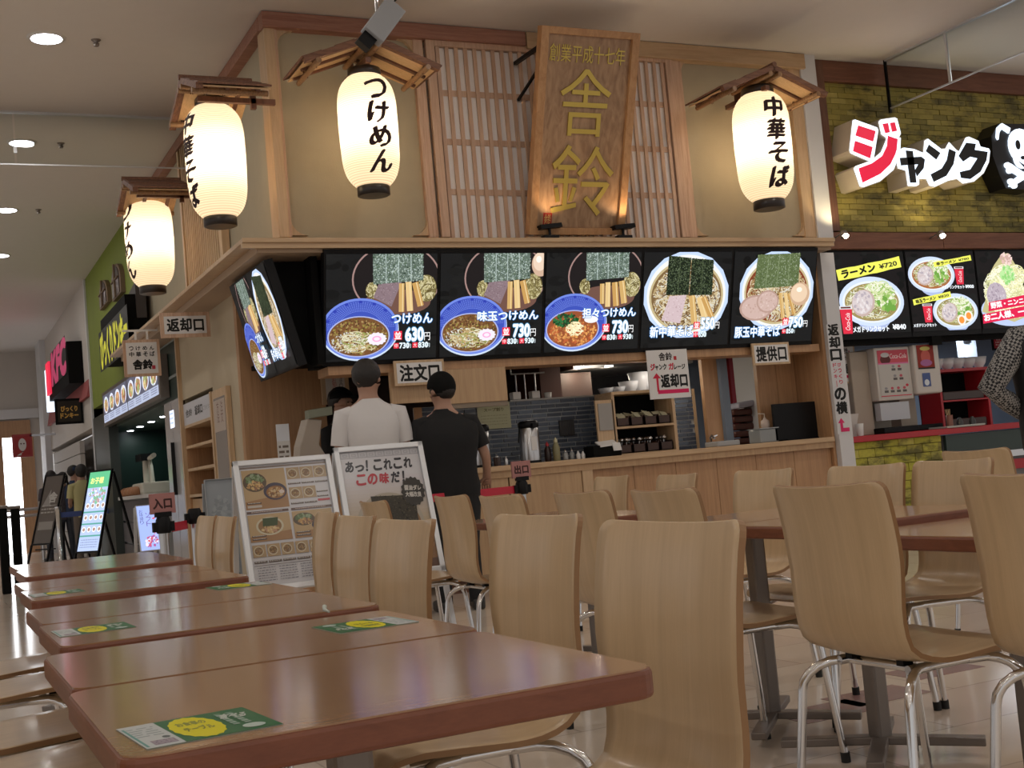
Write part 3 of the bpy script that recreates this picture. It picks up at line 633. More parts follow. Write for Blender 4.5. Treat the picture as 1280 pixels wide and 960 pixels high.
def chuka(W, H, kind):
    A = Art(W, H, (.012, .012, .012), 11 + kind); slate(A)
    if kind == 1: T = Map(680, 75, 1235, 640, W, H); kx = W / 555
    else: T = Map(640, 75, 1230, 672, W, H); kx = W / 590
    k = T.s; x, y = T(955, 330); R8 = [(x + 272 * kx * math.cos(PI / 8 * (i + .5)), y + 262 * k * math.sin(PI / 8 * (i + .5))) for i in range(16)]
    A.poly(R8, (.55, .68, .95)); A.ell(x, y, 250 * kx, 240 * k, (.85, .85, .82), 40); A.ell(x, y - .01, 235 * kx, 215 * k, (.55, .45, .25), 40); A.ell(x, y - .01, 222 * kx, 200 * k, (.2, .12, .05) if kind == 1 else (.22, .05, .02), 40)
    A.noodles(x, y - .02, 215 * kx, 190 * k, 620, [(.6, .48, .27), (.42, .3, .14), (.72, .62, .42), (.25, .15, .06), (.13, .07, .03), (.66, .64, .56)], .0095 * W, .5)
    if kind == 1:
        A.poly([T(*p) for p in ((845, 335), (952, 330), (920, 500), (800, 478))], (.62, .48, .5)); A.quadspecks([T(*p) for p in ((845, 338), (950, 333), (918, 495), (805, 475))], 80, [(.7, .58, .6), (.5, .36, .38)], .008 * W)
        menma(A, T, ((985, 335, 1010, 500, 42), (1035, 345, 1080, 480, 44), (1060, 345, 1120, 470, 40)))
        nori(A, [T(*p) for p in ((830, 95), (970, 110), (965, 330), (822, 328))], NORD, 1); nori(A, [T(*p) for p in ((972, 112), (1112, 122), (1112, 332), (968, 332))], NORD, 1)
        u0, v0 = T(730, 578); u1, v1 = T(998, 512); halo_text(A, '新中華そば', u0, v0, u1 - u0, v1 - v0); price(A, T, (1003, 535, 42), '550', (1050, 472, 1168, 538), (('中', '650', (1003, 552, 1088, 585)),))
    else:
        for (cx, cy, rx, ry) in ((810, 440, 120, 85), (890, 400, 80, 75)): u, v = T(cx, cy); A.ell(u, v, rx * kx, ry * k, (.46, .3, .25), 18); A.ell(u, v, rx * .88 * kx, ry * .86 * k, (.6, .43, .38), 16); A.specks(u, v, rx * .8 * kx, ry * .8 * k, 40, [(.68, .52, .47), (.5, .33, .28), (.56, .4, .34)], .012 * W)
        menma(A, T, ((980, 345, 1010, 520, 30), (1015, 345, 1050, 520, 28), (1040, 350, 1090, 490, 30))); nori(A, [T(*p) for p in ((800, 95), (1108, 85), (1105, 300), (785, 315))], [(.11, .15, .06), (.17, .22, .1), (.25, .31, .17), (.06, .09, .03), (.33, .38, .27), (.09, .12, .05)])
        u, v = T(1120, 355); A.ell(u, v, 72 * kx, 78 * k, (.6, .4, .26)); A.ell(u - .01, v + .01, 60 * kx, 62 * k, (.8, .6, .42)); A.ell(u - .01, v + .04, 20 * kx, 16 * k, (1, .9, .75))
        u0, v0 = T(665, 630); u1, v1 = T(990, 560); halo_text(A, '豚玉中華そば', u0, v0, u1 - u0, v1 - v0); price(A, T, (1005, 560, 48), '750', (1055, 508, 1190, 575), (('中', '850', (1005, 585, 1100, 615)),))
    return A
SZ0 = hit(700, 440, 1, YF).z - .0; SY0 = YF - .02; SY1 = YF - .24; SZ1 = hit(700, 316, 1, SY1).z
sup = Vector((0, SY1 - SY0, SZ1 - SZ0)); SH = sup.length; sup.normalize(); snr = UX.cross(sup)
sx0 = hit(407, 449, 1, SY0).x; sx1 = hit(1013, 424, 1, SY0).x; pitch = (sx1 - sx0 + .03) / 5; SW = pitch - .03
SCL = ['つけめん menu screen with blue dipping bowl, price 630円, leftmost front screen', '味玉つけめん menu screen with egg and blue dipping bowl, price 730円', '担々つけめん menu screen with red spicy soup in a blue bowl', '新中華そば menu screen with white bowl and two dark seaweed sheets', '豚玉中華そば menu screen with sliced pork and egg, rightmost of the five']
for i in range(5):
    A = tsukemen(SW, SH, i + 1) if i < 3 else chuka(SW, SH, i - 2)
    o = Vector((sx0 + i * pitch, SY0, SZ0)); t = thing('menu_screen', SCL[i], 'screen', o, group='menu screens over the ramen counter')
    b = MB(); b.obox(o + UX * SW / 2 + sup * SH / 2 - snr * .045, UX * (pitch / 2), sup * (SH / 2 + .035), snr * .04); b.build('bezel', black, t)
    A.build('picture', M_SCREEN, t, o, UX, sup, .001)
# black housing around and beside the screens
hs = thing('screen_housing', 'black housing box behind the tilted menu screens under the ledge', 'housing', (XS + .3, YF, SZ0))
hx1 = hit(1019, 370, 1, YF).x
part('back_box', blackm, hs, (XS + .22, hx1, YF + .12, YF + .3, SZ0 - .03, lz - .1)); part('back_box', blackm, hs, (XS + .2, sx0 - .02, YF - .06, YF + .12, SZ0 - .02, lz - .1))
b = MB(); b.prism([(XS + .14, SZ0 + .02), (sx0 - .03, SZ0 - .02), (sx0 - .03, lz - .11), (XS - .04, lz - .11)], lambda u, v, s: (u, YF + .125 + s * .02, v)); b.build('side_filler', blackm, hs)
part('lintel', panelw, hs, (XS + .3, hx1, YF + .02, YF + .3, SZ0 - .10, SZ0 - .032))
# side screen facing the corridor, tilted like the others
q0, q1 = hit(325, 472, 0, XS + .02), hit(371, 458, 0, XS + .02)
ty = hit(336, 325, 2, lz - .16)
zb_ = (q0.z + q1.z) / 2; X0 = XS + .02; X1 = ty.x; yn, yf_ = q1.y, q0.y; ztop = lz - .16
o = Vector((X0, yf_, zb_)); u = -UY; vv = Vector((X1 - X0, 0, ztop - zb_)); 
vv = Vector((-.2, 0, ztop - zb_)); HH = vv.length; vv.normalize(); nn = u.cross(vv); WW = (yf_ - yn) / 2
print('SIDE SCREEN', X0, X1, yn, yf_, zb_, ztop)
t = thing('menu_screen', 'steeply angled menu screen around the corner, facing the corridor', 'screen', o)
b = MB(); b.obox(o + u * WW + vv * HH / 2 - nn * .04, u * (WW + .02), vv * (HH / 2 + .02), nn * .035); b.build('bezel', black, t)
A1 = tsukemen(WW - .01, HH, 1); A2 = chuka(WW - .01, HH, 1)
A1.build('picture', M_SCREEN, t, o, u, vv, .001); A2.build('picture', M_SCREEN, t, o + u * (WW + .01), u, vv, .001)
# ================================================================== framed paper signs
def sign(name, label, P, u, v, W, H, text, frame=maple, fwid=.02, bg=(.74, .73, .73), cat='sign', tm=.16, th=.6, group=None, deco=None, thick=.02, mt=None):
    P, u, v = Vector(P), Vector(u).normalized(), Vector(v).normalized(); n = u.cross(v)
    t = thing(name, label, cat, P, group=group)
    if frame:
        b = MB(); b.obox(P + u * W / 2 + v * H / 2 - n * thick / 2, u * (W / 2 + fwid), v * (H / 2 + fwid), n * thick / 2); b.build('frame', frame, t, bevel=.002)
    else:
        b = MB(); b.obox(P + u * W / 2 + v * H / 2 - n * .003, u * W / 2, v * H / 2, n * .0025); b.build('backing', paperw, t)
    A = Art(W, H, bg)
    if text: A.text(text, W * tm, H * (1 - th) / 2, W * (1 - 2 * tm), H * th, (.01, .01, .01), .04)
    if deco: deco(A)
    A.build('print', mt or M_PRINT, t, P, u, v, .0015); return t
def psign(name, label, x0, y0, x1, y1, Y, text, **k):
    a, b, c, d = FR(x0, y0, x1, y1, Y); return sign(name, label, (a, Y, c), UX, UZ, b - a, d - c, text, **k)
psign('order_sign', 'framed white sign reading 注文口 under the first screens', 496, 453, 553, 478, YF - .05, '注文口', tm=.07, th=.8)
psign('pickup_sign', 'framed white sign reading 提供口 near the right end of the counter', 943, 431, 985, 453, YF - .05, '提供口', tm=.06, th=.8)
def deco_ret(A):
    W, H = A.W, A.H
    A.text('舎鈴', W * .3, H * .78, W * .32, H * .16, (.03, .02, .02), .03); A.rect(W * .66, H * .78, W * .07, H * .08, (.5, .03, .04))
    A.text('ジャンク', W * .08, H * .59, W * .38, H * .12, (.02, .02, .02), .05); A.text('ガ', W * .52, H * .59, W * .12, H * .13, (.6, .02, .06), .05); A.text('レージ', W * .65, H * .59, W * .27, H * .1, (.02, .02, .02), .05); A.text('ジ', W * .07, H * .59, W * .11, H * .13, (.6, .02, .06), .05)
    A.text('返却口', W * .3, H * .23, W * .64, H * .26, (.01, .01, .01), .05); A.rect(W * .2, H * .1, W * .76, H * .08, (.7, .02, .12)); A.poly([(W * .1, H * .42), (W * .3, H * .42), (W * .2, H * .53)], (.6, .02, .06)); A.rect(W * .185, H * .15, W * .05, H * .28, (.6, .02, .06))
psign('return_poster', 'unframed white poster with red arrow and 返却口 above the cutlery shelf', 810, 437, 861, 498, YF - .03, None, frame=None, deco=deco_ret)
# hanging 返却口 board and the small shop plate farther along the side wall
P = Vector((2.4, 11.75, 2.7)); k = (P - Vector((0, 0, CAMH))).dot(Vector((.43188861, .89943422, .06700975)))
a, b, c, d = FR(205, 395, 258, 417, P.y); sign('hanging_return_sign', 'framed 返却口 sign hanging from the ledge over the side passage', (a, P.y, c), UX, UZ, b - a, d - c, '返却口', tm=.07, th=.72, frame=cedar, fwid=.035)
def deco_sh(A):
    W, H = A.W, A.H
    for i, ch in enumerate('つけめん'): A.text(ch, W * (.1 + .22 * i), H * .75, W * .14, H * .13, (.02, .02, .02), .03)
    for i, ch in enumerate('中華そば'): A.text(ch, W * (.1 + .22 * i), H * .55, W * .15, H * .15, (.02, .02, .02), .03)
    A.text('舎鈴', W * .2, H * .14, W * .62, H * .3, (.01, .01, .01), .05); A.rect(W * .8, H * .13, W * .11, H * .12, (.5, .05, .08))
PY = hit(174, 430, 0, XS - .45).y
a, b, c, d = FR(158, 428, 197, 467, PY); t = sign('hanging_shop_plate', 'small square framed plate lettered つけめん 中華そば 舎鈴 on a bracket', (a, PY, c), UX, UZ, b - a, d - c, None, frame=cedar, fwid=.03, deco=deco_sh)
part('bracket', white_p, t, (a - .02, XS - .2, PY + .01, PY + .03, d + .12, d + .14)); part('bracket', white_p, t, (a + .1, a + .12, PY + .01, PY + .03, d, d + .12), (b - .1, b - .08, PY + .01, PY + .03, d, d + .12))
# pillar notice (long vertical strip)
Yp = YF - .062
a, b, c, d = FR(1040, 405, 1056, 543, Yp)
def deco_pil(A):
    W, H = A.W, A.H
    for i, ch in enumerate('返却口'): A.text(ch, W * .1, H * (.90 - .115 * i), W * .8, H * .098, (.01, .01, .01), .05)
    for i, ch in enumerate('びっくり'): A.text(ch, W * .55, H * (.61 - .052 * i), W * .25, H * .035, (.6, .05, .1), .03)
    for i, ch in enumerate('ドンキ'): A.text(ch, W * .18, H * (.61 - .052 * i), W * .25, H * .035, (.6, .05, .1), .03)
    A.rect(W * .3, H * .43, W * .04, H * .055, (.6, .05, .1))
    for i, ch in enumerate('の横'): A.text(ch, W * .1, H * (.31 - .125 * i), W * .82, H * .105, (.01, .01, .01), .05)
    A.poly([(W * .1, H * .1), (W * .62, H * .1), (W * .36, H * .145)], (.7, .03, .15)); A.rect(W * .26, H * .02, W * .2, H * .085, (.7, .03, .15)); A.rect(W * .26, H * .02, W * .68, H * .035, (.7, .03, .15))
sign('pillar_notice', 'tall narrow white strip on the pillar lettered 返却口 の横 with a red arrow', (a, Yp, c), UX, UZ, b - a, d - c, None, frame=None, deco=deco_pil, bg=(.66, .66, .68))
psign('partial_return_sign', 'framed return sign half hidden behind the pillar, beside the drink machine', 1050, 432, 1068, 477, YF + .35, None, frame=maple, deco=deco_ret)
# ================================================================== RAMEN COUNTER AND KITCHEN
KZ = SZ0 - .10
XE = pl0 - .04
YT = 9.92
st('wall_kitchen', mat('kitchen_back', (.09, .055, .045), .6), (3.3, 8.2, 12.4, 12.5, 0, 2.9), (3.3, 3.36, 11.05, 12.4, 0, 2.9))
st('wall_order_corner', panelw, (XS, 3.36, 10.95, 11.05, 0, lz - .1))
st('trim_6', blackm, (XS + .1, 8.1, YF + .3, 12.4, KZ + .22, KZ + .26))
ct = thing('counter', 'long wooden ramen counter with pale doors at the left and darker boards at the right', 'counter', (5, YF, 0))
cx0 = hit(548, 590, 1, YF).x; zc = hit(640, 581, 1, YF - .03).z
xa, xb, xc, xd = [hit(q, 600, 1, YF).x for q in (588, 636, 728, 741)]
part('worktop', mapleh, ct, (cx0 - .05, XE, YF - .04, 9.74, zc - .045, zc), bevel=.004); part('worktop_rear', mapleh, ct, (cx0 - .05, 5.9, 9.741, YT, zc - .045, zc))
part('worktop_lip', panell, ct, (cx0 - .02, XE, YF - .015, YF + .02, zc - .1, zc - .045))
part('door', panell, ct, (cx0, xb - .006, YF, YF + .03, .1, zc - .1), bevel=.003); part('door', panell, ct, (xb + .006, xc - .004, YF, YF + .03, .1, zc - .1), bevel=.003)
part('end_post', maple, ct, (xc, xd, YF - .01, YF + .05, 0, zc - .045)); part('kickboard', darkwood, ct, (cx0, xc, YF + .05, YF + .08, 0, .1))
k = 6
for i in range(k): part('front_board', panelw, ct, (xd + (XE - xd) * i / k + .002, xd + (XE - xd) * (i + 1) / k - .002, YF + .04, YF + .07, 0, zc - .045), bevel=.002)
part('carcass', panelw, ct, (cx0 + .05, XE - .05, YF + .09, 9.7, .05, zc - .05))
# order counter at the left
oc = thing('order_counter', 'short order counter behind the customers, left end of the shop', 'counter', (3.3, 9.6, 0))
part('cabinet', panelw, oc, (2.66, cx0 - .12, 9.66, 10.1, 0, zc - .04)); part('worktop', mapleh, oc, (2.62, cx0 - .08, 9.6, 10.15, zc - .04, zc), bevel=.004)
# tiled splashback
ts, te = hit(523, 540, 1, YT).x, hit(869, 540, 1, YT).x; tz = hit(690, 499, 1, YT).z
sp = thing('splashback', 'dark slate-blue tiled splashback behind the thermos jugs', 'tile wall', ((ts + te) / 2, YT, zc))
part('grout_panel', mat('grout', (.42, .44, .46), .7), sp, (ts, te, YT + .006, YT + .09, zc, tz))
tiles = []
tms = [mat('slate_tile_%s' % n_, c_, .35, vscale=20, var=.2) for n_, c_ in (('dark', (.055, .07, .10)), ('mid', (.08, .10, .14)), ('blue', (.11, .14, .19)))]
rows = 14; th_ = (tz - zc) / rows; tw = .15; rr = random.Random(5); tmesh = {}
for r in range(rows):
    x = ts - rr.random() * tw
    while x < te - .02:
        a, b = max(x, ts), min(x + tw - .011, te)
        if b - a > .03 and len(tiles) < 290:
            if abs(b - a - tw + .011) < 1e-6:
                mi = rr.randrange(3)
                if mi not in tmesh:
                    q = MB(); q.box(a, b, YT - .004, YT + .006, zc + r * th_ + .0055, zc + (r + 1) * th_ - .0055); ob = q.build('tile', tms[mi], sp); tmesh[mi] = (ob, a, r); tiles.append(ob)
                else:
                    ob0, a0, r0 = tmesh[mi]; ob = ob0.copy(); C.objects.link(ob); ob.location = ob0.location + Vector((a - a0, rr.uniform(-.002, .001), (r - r0) * th_)); tiles.append(ob)
            else:
                q = MB(); q.box(a, b, YT - .004, YT + .006, zc + r * th_ + .0055, zc + (r + 1) * th_ - .0055); tiles.append(q.build('tile', tms[1], sp))
        x += tw
part('cap_rail', mat('steel_trim', (.3, .28, .26), .4, .5), sp, (hit(637, 500, 1, YT).x, te, YT - .01, YT + .09, tz, tz + .015))
part('side_trim', maple, sp, (te, te + .03, YT - .01, YT + .09, zc, tz + .015)); 
a_, b_2, c_, d_ = FR(520, 504, 529, 577, YT - .02); part('side_trim', panelw, sp, (a_, b_2, YT - .03, YT, zc, tz))
# upper boards and lintels
ub = thing('upper_panel', 'pale wooden boards hanging under the screens behind the 注文口 sign', 'panel', (4.3, YF + .1, KZ))
a, b, c, d = FR(488, 452, 556, 503, YF + .02); part('board', panell, ub, (a, b, YF + .02, YF + .06, c, KZ)); 
a, b, c, d = FR(556, 447, 633, 503, YF + .02); part('board', panell, ub, (a + .01, b, YF + .02, YF + .06, c, KZ), bevel=.003); part('trim_board', mat('drab_trim', (.25, .2, .15), .6), ub, (a, b, YF + .03, YF + .07, c - .04, c))
a, b, c, d = FR(770, 440, 848, 452, YF + .1); part('board', panell, ub, (a - .1, b + .1, YF + .06, YF + .1, c, KZ))
rw = thing('wall_panel', 'wooden wall panel between the cutlery shelf and the kitchen doorway', 'panel', (6.8, 9.75, zc))
a, b, c, d = FR(869, 440, 902, 555, 9.75); part('board', panelw, rw, (te + .03, b, 9.75, 9.8, zc, KZ + .1)); 
a2, b2, _, _ = FR(899, 440, 911, 555, 9.72); part('door_jamb', mat('blue_grey_jamb', (.16, .2, .26), .5), rw, (b - .02, b2, 9.7, 9.82, zc, KZ + .1))
a, b3, c, d = FR(949, 440, 1045, 555, 9.75)
rw2 = thing('wall_panel', 'wooden wall panel behind the black screen at the right end of the counter', 'panel', (7.6, 9.75, zc))
part('board', panelw, rw2, (a, (a + XE) / 2, 9.75, 9.8, zc, KZ + .1)); part('board', panelw, rw2, ((a + XE) / 2 + .004, XE, 9.75, 9.8, zc, KZ + .1)); part('end_board', panelw, rw2, (pl0 - .035, pl0 - .004, YF, 9.8, 0, lz - .11))
a, b, c, d = FR(1005, 434, 1033, 490, 9.73)
def deco_n(A): A.lines(A.W * .12, A.H * .12, A.W * .76, A.H * .74, 9, (.12, .12, .08), A.H * .02)
sign('notice', 'yellowed paper notice with rows of small print at the right end of the counter', (a, 9.735, c), UX, UZ, b - a, d - c, None, frame=None, bg=(.42, .36, .22), deco=deco_n, cat='notice')
a, b, c, d = FR(597, 503, 638, 536, YT - .015)
def deco_n2(A): A.text('スープ割り', A.W * .2, A.H * .66, A.W * .6, A.H * .13, (.15, .14, .06), .03); A.lines(A.W * .1, A.H * .1, A.W * .8, A.H * .45, 4, (.3, .29, .18), A.H * .02)
sign('notice', 'pale yellow notice taped on the dark tiles above the thermos jugs', (a, YT - .015, c), UX, UZ, b - a, d - c, None, frame=None, bg=(.52, .52, .34), deco=deco_n2, cat='notice')
a, b, c, d = FR(699, 525, 718, 545, YT - .01); t = thing('wall_grille', 'square dark slatted grille set in the slate tiles', 'grille', (a, YT, c)); part('plate', mat('grille_plate', (.03, .03, .032), .5), t, (a, b, YT - .015, YT - .005, c, d))
for i in range(9): x = a + (b - a) * (i + .5) / 9; part('slat', mat('grille_slat', (.07, .07, .075), .5), t, (x - .005, x + .005, YT - .022, YT - .015, c + .01, d - .01))
# ---- things on the counter
def at(x, y, Y): p = hit(x, y, 1, Y); return p.x
def thermos(label, x0, x1, ytop, Y=9.55):
    a, b = at(x0, 560, Y), at(x1, 560, Y); cx = (a + b) / 2; r = (b - a) / 2; h = hit((x0 + x1) / 2, ytop, 1, Y).z - zc
    t = thing('thermos_jug', label, 'thermos', (cx, Y, zc), group='air-pot thermos jugs')
    b = MB(); b.lathe([(r * .98, 0), (r, .02), (r, h * .8), (r * .9, h * .84)], (0, 0, 0), 28); b.build('body', steel, t, world=False)
    b = MB(); b.lathe([(r * 1.02, 0), (r * 1.03, .018), (r * 1.0, .022)], (0, 0, 0), 28); b.build('base_ring', black, t, world=False)
    b = MB(); b.lathe([(r * .92, h * .83), (r * 1.02, h * .86), (r * 1.02, h * .95), (r * .8, h)], (0, 0, 0), 28); b.box(-.02, .02, -r * 1.5, -r * .8, h * .82, h * .93); b.build('lid', black, t, world=False)
    b = MB(); b.box(-r * .3, r * .3, -r * 1.04, -r * .96, h * .3, h * .62); b.build('paper_label', paperw, t, world=False)
    b = MB(); b.box(-.03, .03, -r * .6, r * .2, h * 1.0, h * 1.012); b.build('lid_label', paperw, t, world=False)
    b = MB(); b.tube([(-r, 0, h * .82), (-r * 1.2, 0, h * .5), (-r, 0, h * .86)], .006); b.build('handle', black, t, world=False)
thermos('silver thermos jug beside the elbow of the person in the black T-shirt', 589, 612, 531)
thermos('silver thermos jug in the middle of the counter in front of the tiles', 651, 674, 526)
def bottle(label, x, Y, r, h, m, capm, cat='bottle', name='sauce_bottle', prof=None, group='condiments on the counter'):
    X = at(x, 570, Y); t = thing(name, label, cat, (X, Y, zc), group=group)
    b = MB(); b.lathe(prof or [(r * .9, 0), (r, .01), (r, h * .6), (r * .5, h * .78), (r * .4, h * .8)], (0, 0, 0), 16); b.build('body', m, t, world=False)
    hh = h * .8 if prof is None else prof[-1][1]; b = MB(); b.lathe([(r * .5, hh), (r * .5, hh + h * .12), (r * .2, hh + h * .16), (r * .12, hh + h * .22)], (0, 0, 0), 12); b.build('cap', capm, t, world=False); return t
bottle('dark sauce bottle with red cap right of the middle thermos', 685, 9.6, .03, .17, mat('dark_sauce', (.03, .015, .012), .3), redp)
bottle('olive squeeze bottle with a pale cap beside the dark sauce bottle', 696, 9.55, .032, .2, mat('olive_plastic', (.25, .23, .12), .4), mat('cream_cap', (.6, .55, .35), .4))
gls = mat('grey_glassware', (.35, .36, .36), .15, .3)
bottle('left one of the pair of small glass shakers', 707, 9.55, .024, .09, gls, chrome, 'shaker', 'shaker'); bottle('right one of the pair of small glass shakers', 715, 9.58, .024, .09, gls, chrome, 'shaker', 'shaker')
bottle('small white spice pot left of the napkin box', 723, 9.52, .018, .07, white_p, white_p, 'pot', 'spice_pot'); bottle('second small white spice pot, touching the napkin box side', 729, 9.52, .018, .065, white_p, white_p, 'pot', 'spice_pot')
bottle('short dark jar with a silver lid between the two thermos jugs', 621, 9.5, .032, .09, mat('dark_jar', (.04, .02, .015), .25), chrome, 'jar', 'spice_jar', [(.03, 0), (.032, .07), (.032, .075)]); bottle('slim steel shaker between the two thermos jugs', 632, 9.5, .018, .08, steel, chrome, 'shaker', 'shaker')
a, b, c, d = FR(736, 552, 771, 570, 9.5)
t = thing('napkin_box', 'dark napkin box with white napkins beside the shelf unit', 'box', ((a + b) / 2, 9.5, zc)); part('box_body', blackm, t, (a, b, 9.42, 9.6, zc, zc + .1), bevel=.006)
q = MB(); q.obox(((a + b) / 2 + .02, 9.46, zc + .115), (.09, 0, .005), (0, .045, .02), (0, 0, .006)); q.obox(((a + b) / 2 + .09, 9.41, zc + .08), (.04, 0, 0), (0, .012, .035), (0, .004, 0)); q.build('napkin', paperw, t)
# cutlery shelf
a, b, c, d = FR(767, 492, 846, 569, 9.5); zt1 = hit(806, 491, 1, 9.5).z; zm = hit(806, 531, 1, 9.5).z
t = thing('cutlery_shelf', 'open pale wooden two-tier cutlery shelf standing on the counter', 'shelf', ((a + b) / 2, 9.6, zc))
for q in (a, b - .03): part('side_panel', maple, t, (q, q + .03, 9.5, 9.8, zc, zt1))
part('top_board', mapleh, t, (a, b, 9.49, 9.8, zt1, zt1 + .025)); part('shelf_board', mapleh, t, (a + .03, b - .03, 9.5, 9.8, zm - .02, zm)); part('back_panel', blackm, t, (a, b, 9.8, 9.81, zc, zt1)); part('base_board', mapleh, t, (a + .03, b - .03, 9.5, 9.8, zc, zc + .012))
for lev, zz in ((0, zc + .012), (1, zm)):
    for i in range(4):
        w4 = (b - a - .08) / 4; x = a + .04 + i * w4
        if lev == 1 and i == 0: w_ = w4 * .9
        lab = f'{("leftmost", "second", "third", "rightmost")[i]} dark tray of {("spoons", "sachets")[lev]} on the {("lower", "upper")[lev]} tier of the cutlery shelf'
        tt = thing('cutlery_tray', lab, 'tray', (x + w4 / 2, 9.6, zz), group='trays in the cutlery shelf')
        trm = mat('dark_brown_tray', (.05, .02, .012), .4)
        q = MB(); x0, x1 = x + .008, x + w4 - .008; q.box(x0, x1, 9.52, 9.75, zz, zz + .01); q.box(x0, x1, 9.52, 9.53, zz, zz + .075); q.box(x0, x1, 9.74, 9.75, zz, zz + .1); q.box(x0, x0 + .008, 9.52, 9.75, zz, zz + .09); q.box(x1 - .008, x1, 9.52, 9.75, zz, zz + .09); q.build('tray', trm, tt)
        for j in range(5):
            xx = x0 + .03 + rr.random() * (w4 - .07); yy = 9.56 + .035 * j
            if lev: q = MB(); q.obox((xx, yy, zz + .085 + rr.random() * .02), (.035, 0, rr.uniform(-.01, .01)), (0, .03, .02), (0, 0, .003)); q.build('sachet', papery, tt)
            elif i in (1, 2, 3, 0): q = MB(); q.tube([(xx, yy, zz + .03), (xx + .01, yy - .01, zz + .11)], .005, 6); q.lathe([(.004, 0), (.022, .010), (.024, .022), (.012, .036)], (xx + .01, yy - .01, zz + .10), 10); q.build('spoon', steel, tt)
a2, b2_, c, d = FR(748, 500, 765, 541, 9.5); t = thing('menu_holder', 'framed upright menu card left of the cutlery shelf', 'menu', ((a2 + b2_) / 2, 9.5, c)); part('frame', maple, t, (a2 - .02, b2_ + .02, 9.5, 9.52, zc, d)); part('card', mat('faded_card', (.34, .32, .3), .4), t, (a2, b2_, 9.49, 9.5, c + .02, d - .03))
# bowls on top of the shelf
def bowl(label, X, Y, Z, r, h, m=None, n=1, cat='bowl', name='ramen_bowl', group='white bowls over the cutlery shelf'):
    b = MB(); P = [(r * .4, 0), (r * .45, h * .06), (r * .8, h * .45), (r, h), (r * .96, h), (r * .75, h * .45), (r * .3, h * .12)]; b.lathe(P, (X, Y, Z), 28)
    return b.build(name, m or mat('white_ceramic', (.85, .85, .88), .3), None, label=label, cat=cat, group=group)
sh_z = zt1 + .025
for i, (x, r, k) in enumerate(((757, .075, .07), (772, .075, .075), (786, .1, .12), (800, .11, .2), (811, .1, .12))):
    Yb = 10.09; X = at(x, 485, Yb)
    bowl(('shallow white bowl, leftmost above the cutlery shelf', 'shallow white bowl, second from left above the cutlery shelf', 'medium white bowl in the middle above the cutlery shelf', 'tall white bowl stack, highest above the cutlery shelf', 'white bowl partly behind the return poster')[i], X, Yb, sh_z + .005, r, k)
b = thing('pass_shelf', 'narrow kitchen pass shelf carrying the white bowls', 'shelf', (5.6, 9.95, sh_z)); part('board', greymetal, b, (at(748, 490, 9.95) - .05, at(868, 490, 9.95), 10.02, 10.15, sh_z - .02, sh_z + .005)); part('upstand', greymetal, b, (at(748, 490, 9.95) - .05, at(868, 490, 9.95), 10.12, 10.15, 0, sh_z - .02))
# black screen, notices, soap, tray at the right
a, b, c, d = FR(968, 503, 1028, 550, 9.5); t = thing('dark_screen', 'large blank black panel standing on the counter at the right end', 'monitor', ((a + b) / 2, 9.5, zc)); part('panel', black, t, (a, b, 9.5, 9.53, zc + .01, d)); part('foot', black, t, (a + .1, b - .1, 9.45, 9.6, zc, zc + .012))
a, b, c, d = FR(946, 536, 969, 551, 9.55); t = thing('plastic_tub', 'cloudy plastic tub under the soap bottle', 'tub', ((a + b) / 2, 9.55, zc)); q = MB(); q.box(a, b, 9.5, 9.68, zc, d); q.build('tub_body', mat('cloudy_plastic', (.3, .32, .33), .3), t, bevel=.01); part('tub_lid', mat('cloudy_lid', (.4, .42, .44), .3), t, (a - .005, b + .005, 9.49, 9.69, d, d + .008))
X = at(957, 535, 9.6); t = thing('soap_bottle', 'round pump soap bottle on the plastic tub', 'bottle', (X, 9.6, d + .008)); q = MB(); q.lathe([(.035, 0), (.045, .03), (.038, .07), (.015, .085), (.015, .1)], (0, 0, 0), 18); q.build('body', mat('beige_plastic', (.5, .4, .34), .4), t, world=False); q = MB(); q.tube([(0, 0, .1), (0, 0, .135), (-.07, 0, .14)], .006); q.build('pump', mat('beige_pump', (.6, .5, .42), .4), t, world=False)
a, b, c, d = FR(892, 546, 921, 554, 9.5); t = thing('clear_tray', 'low clear plastic tray on the counter before the doorway', 'tray', ((a + b) / 2, 9.5, zc)); part('tray_body', mat('clear_plastic_tray', (.36, .37, .38), .2), t, (a, b, 9.45, 9.65, zc, zc + .05), bevel=.01)
X = at(893, 545, 9.62); t = thing('tap', 'small chrome tap at the counter beside the clear tray', 'tap', (X, 9.68, zc)); q = MB(); q.tube([(0, 0, 0), (0, 0, .09), (-.02, -.05, .11), (-.03, -.1, .08)], .01); q.build('spout', chrome, t, world=False); q = MB(); q.obox((.03, 0, .1), (.04, 0, .01), (0, .008, 0), (0, 0, .006)); q.build('lever', chrome, t, world=False)
# kitchen fittings
hd = thing('range_hood', 'dark steel range hood with small lights in the kitchen', 'hood', (6.2, 11.5, 1.75)); a, b, c, d = FR(716, 447, 846, 458, 11); part('canopy', steel, hd, (a, b + .2, 11, 12.2, c, d)); part('rear_panel', mat('dark_steel_panel', (.05, .05, .055), .3, .6), hd, (a, b + .2, 12.2, 12.3, 1.1, c))
for x in (722, 758): p = hit(x, 457, 1, 11.05); q = MB(); q.box(p.x - .05, p.x + .05, 11.0, 11.1, p.z - .02, p.z - .002); q.build('hood_lamp', mat('kitchen_lamp', (1, .95, .85), .5, emit=6), hd); l = point((p.x, 11.05, p.z - .08), 5, (1, .85, .65), .05, 'hood_light')
a, b, c, d = FR(676, 450, 702, 520, 10.9); one('kitchen_cabinet', mat('red_brown_cabinet', (.09, .028, .018), .5), 'tall red-brown cabinet side inside the kitchen', 'cabinet', (a, b, 10.9, 11.5, 0, 2.1))
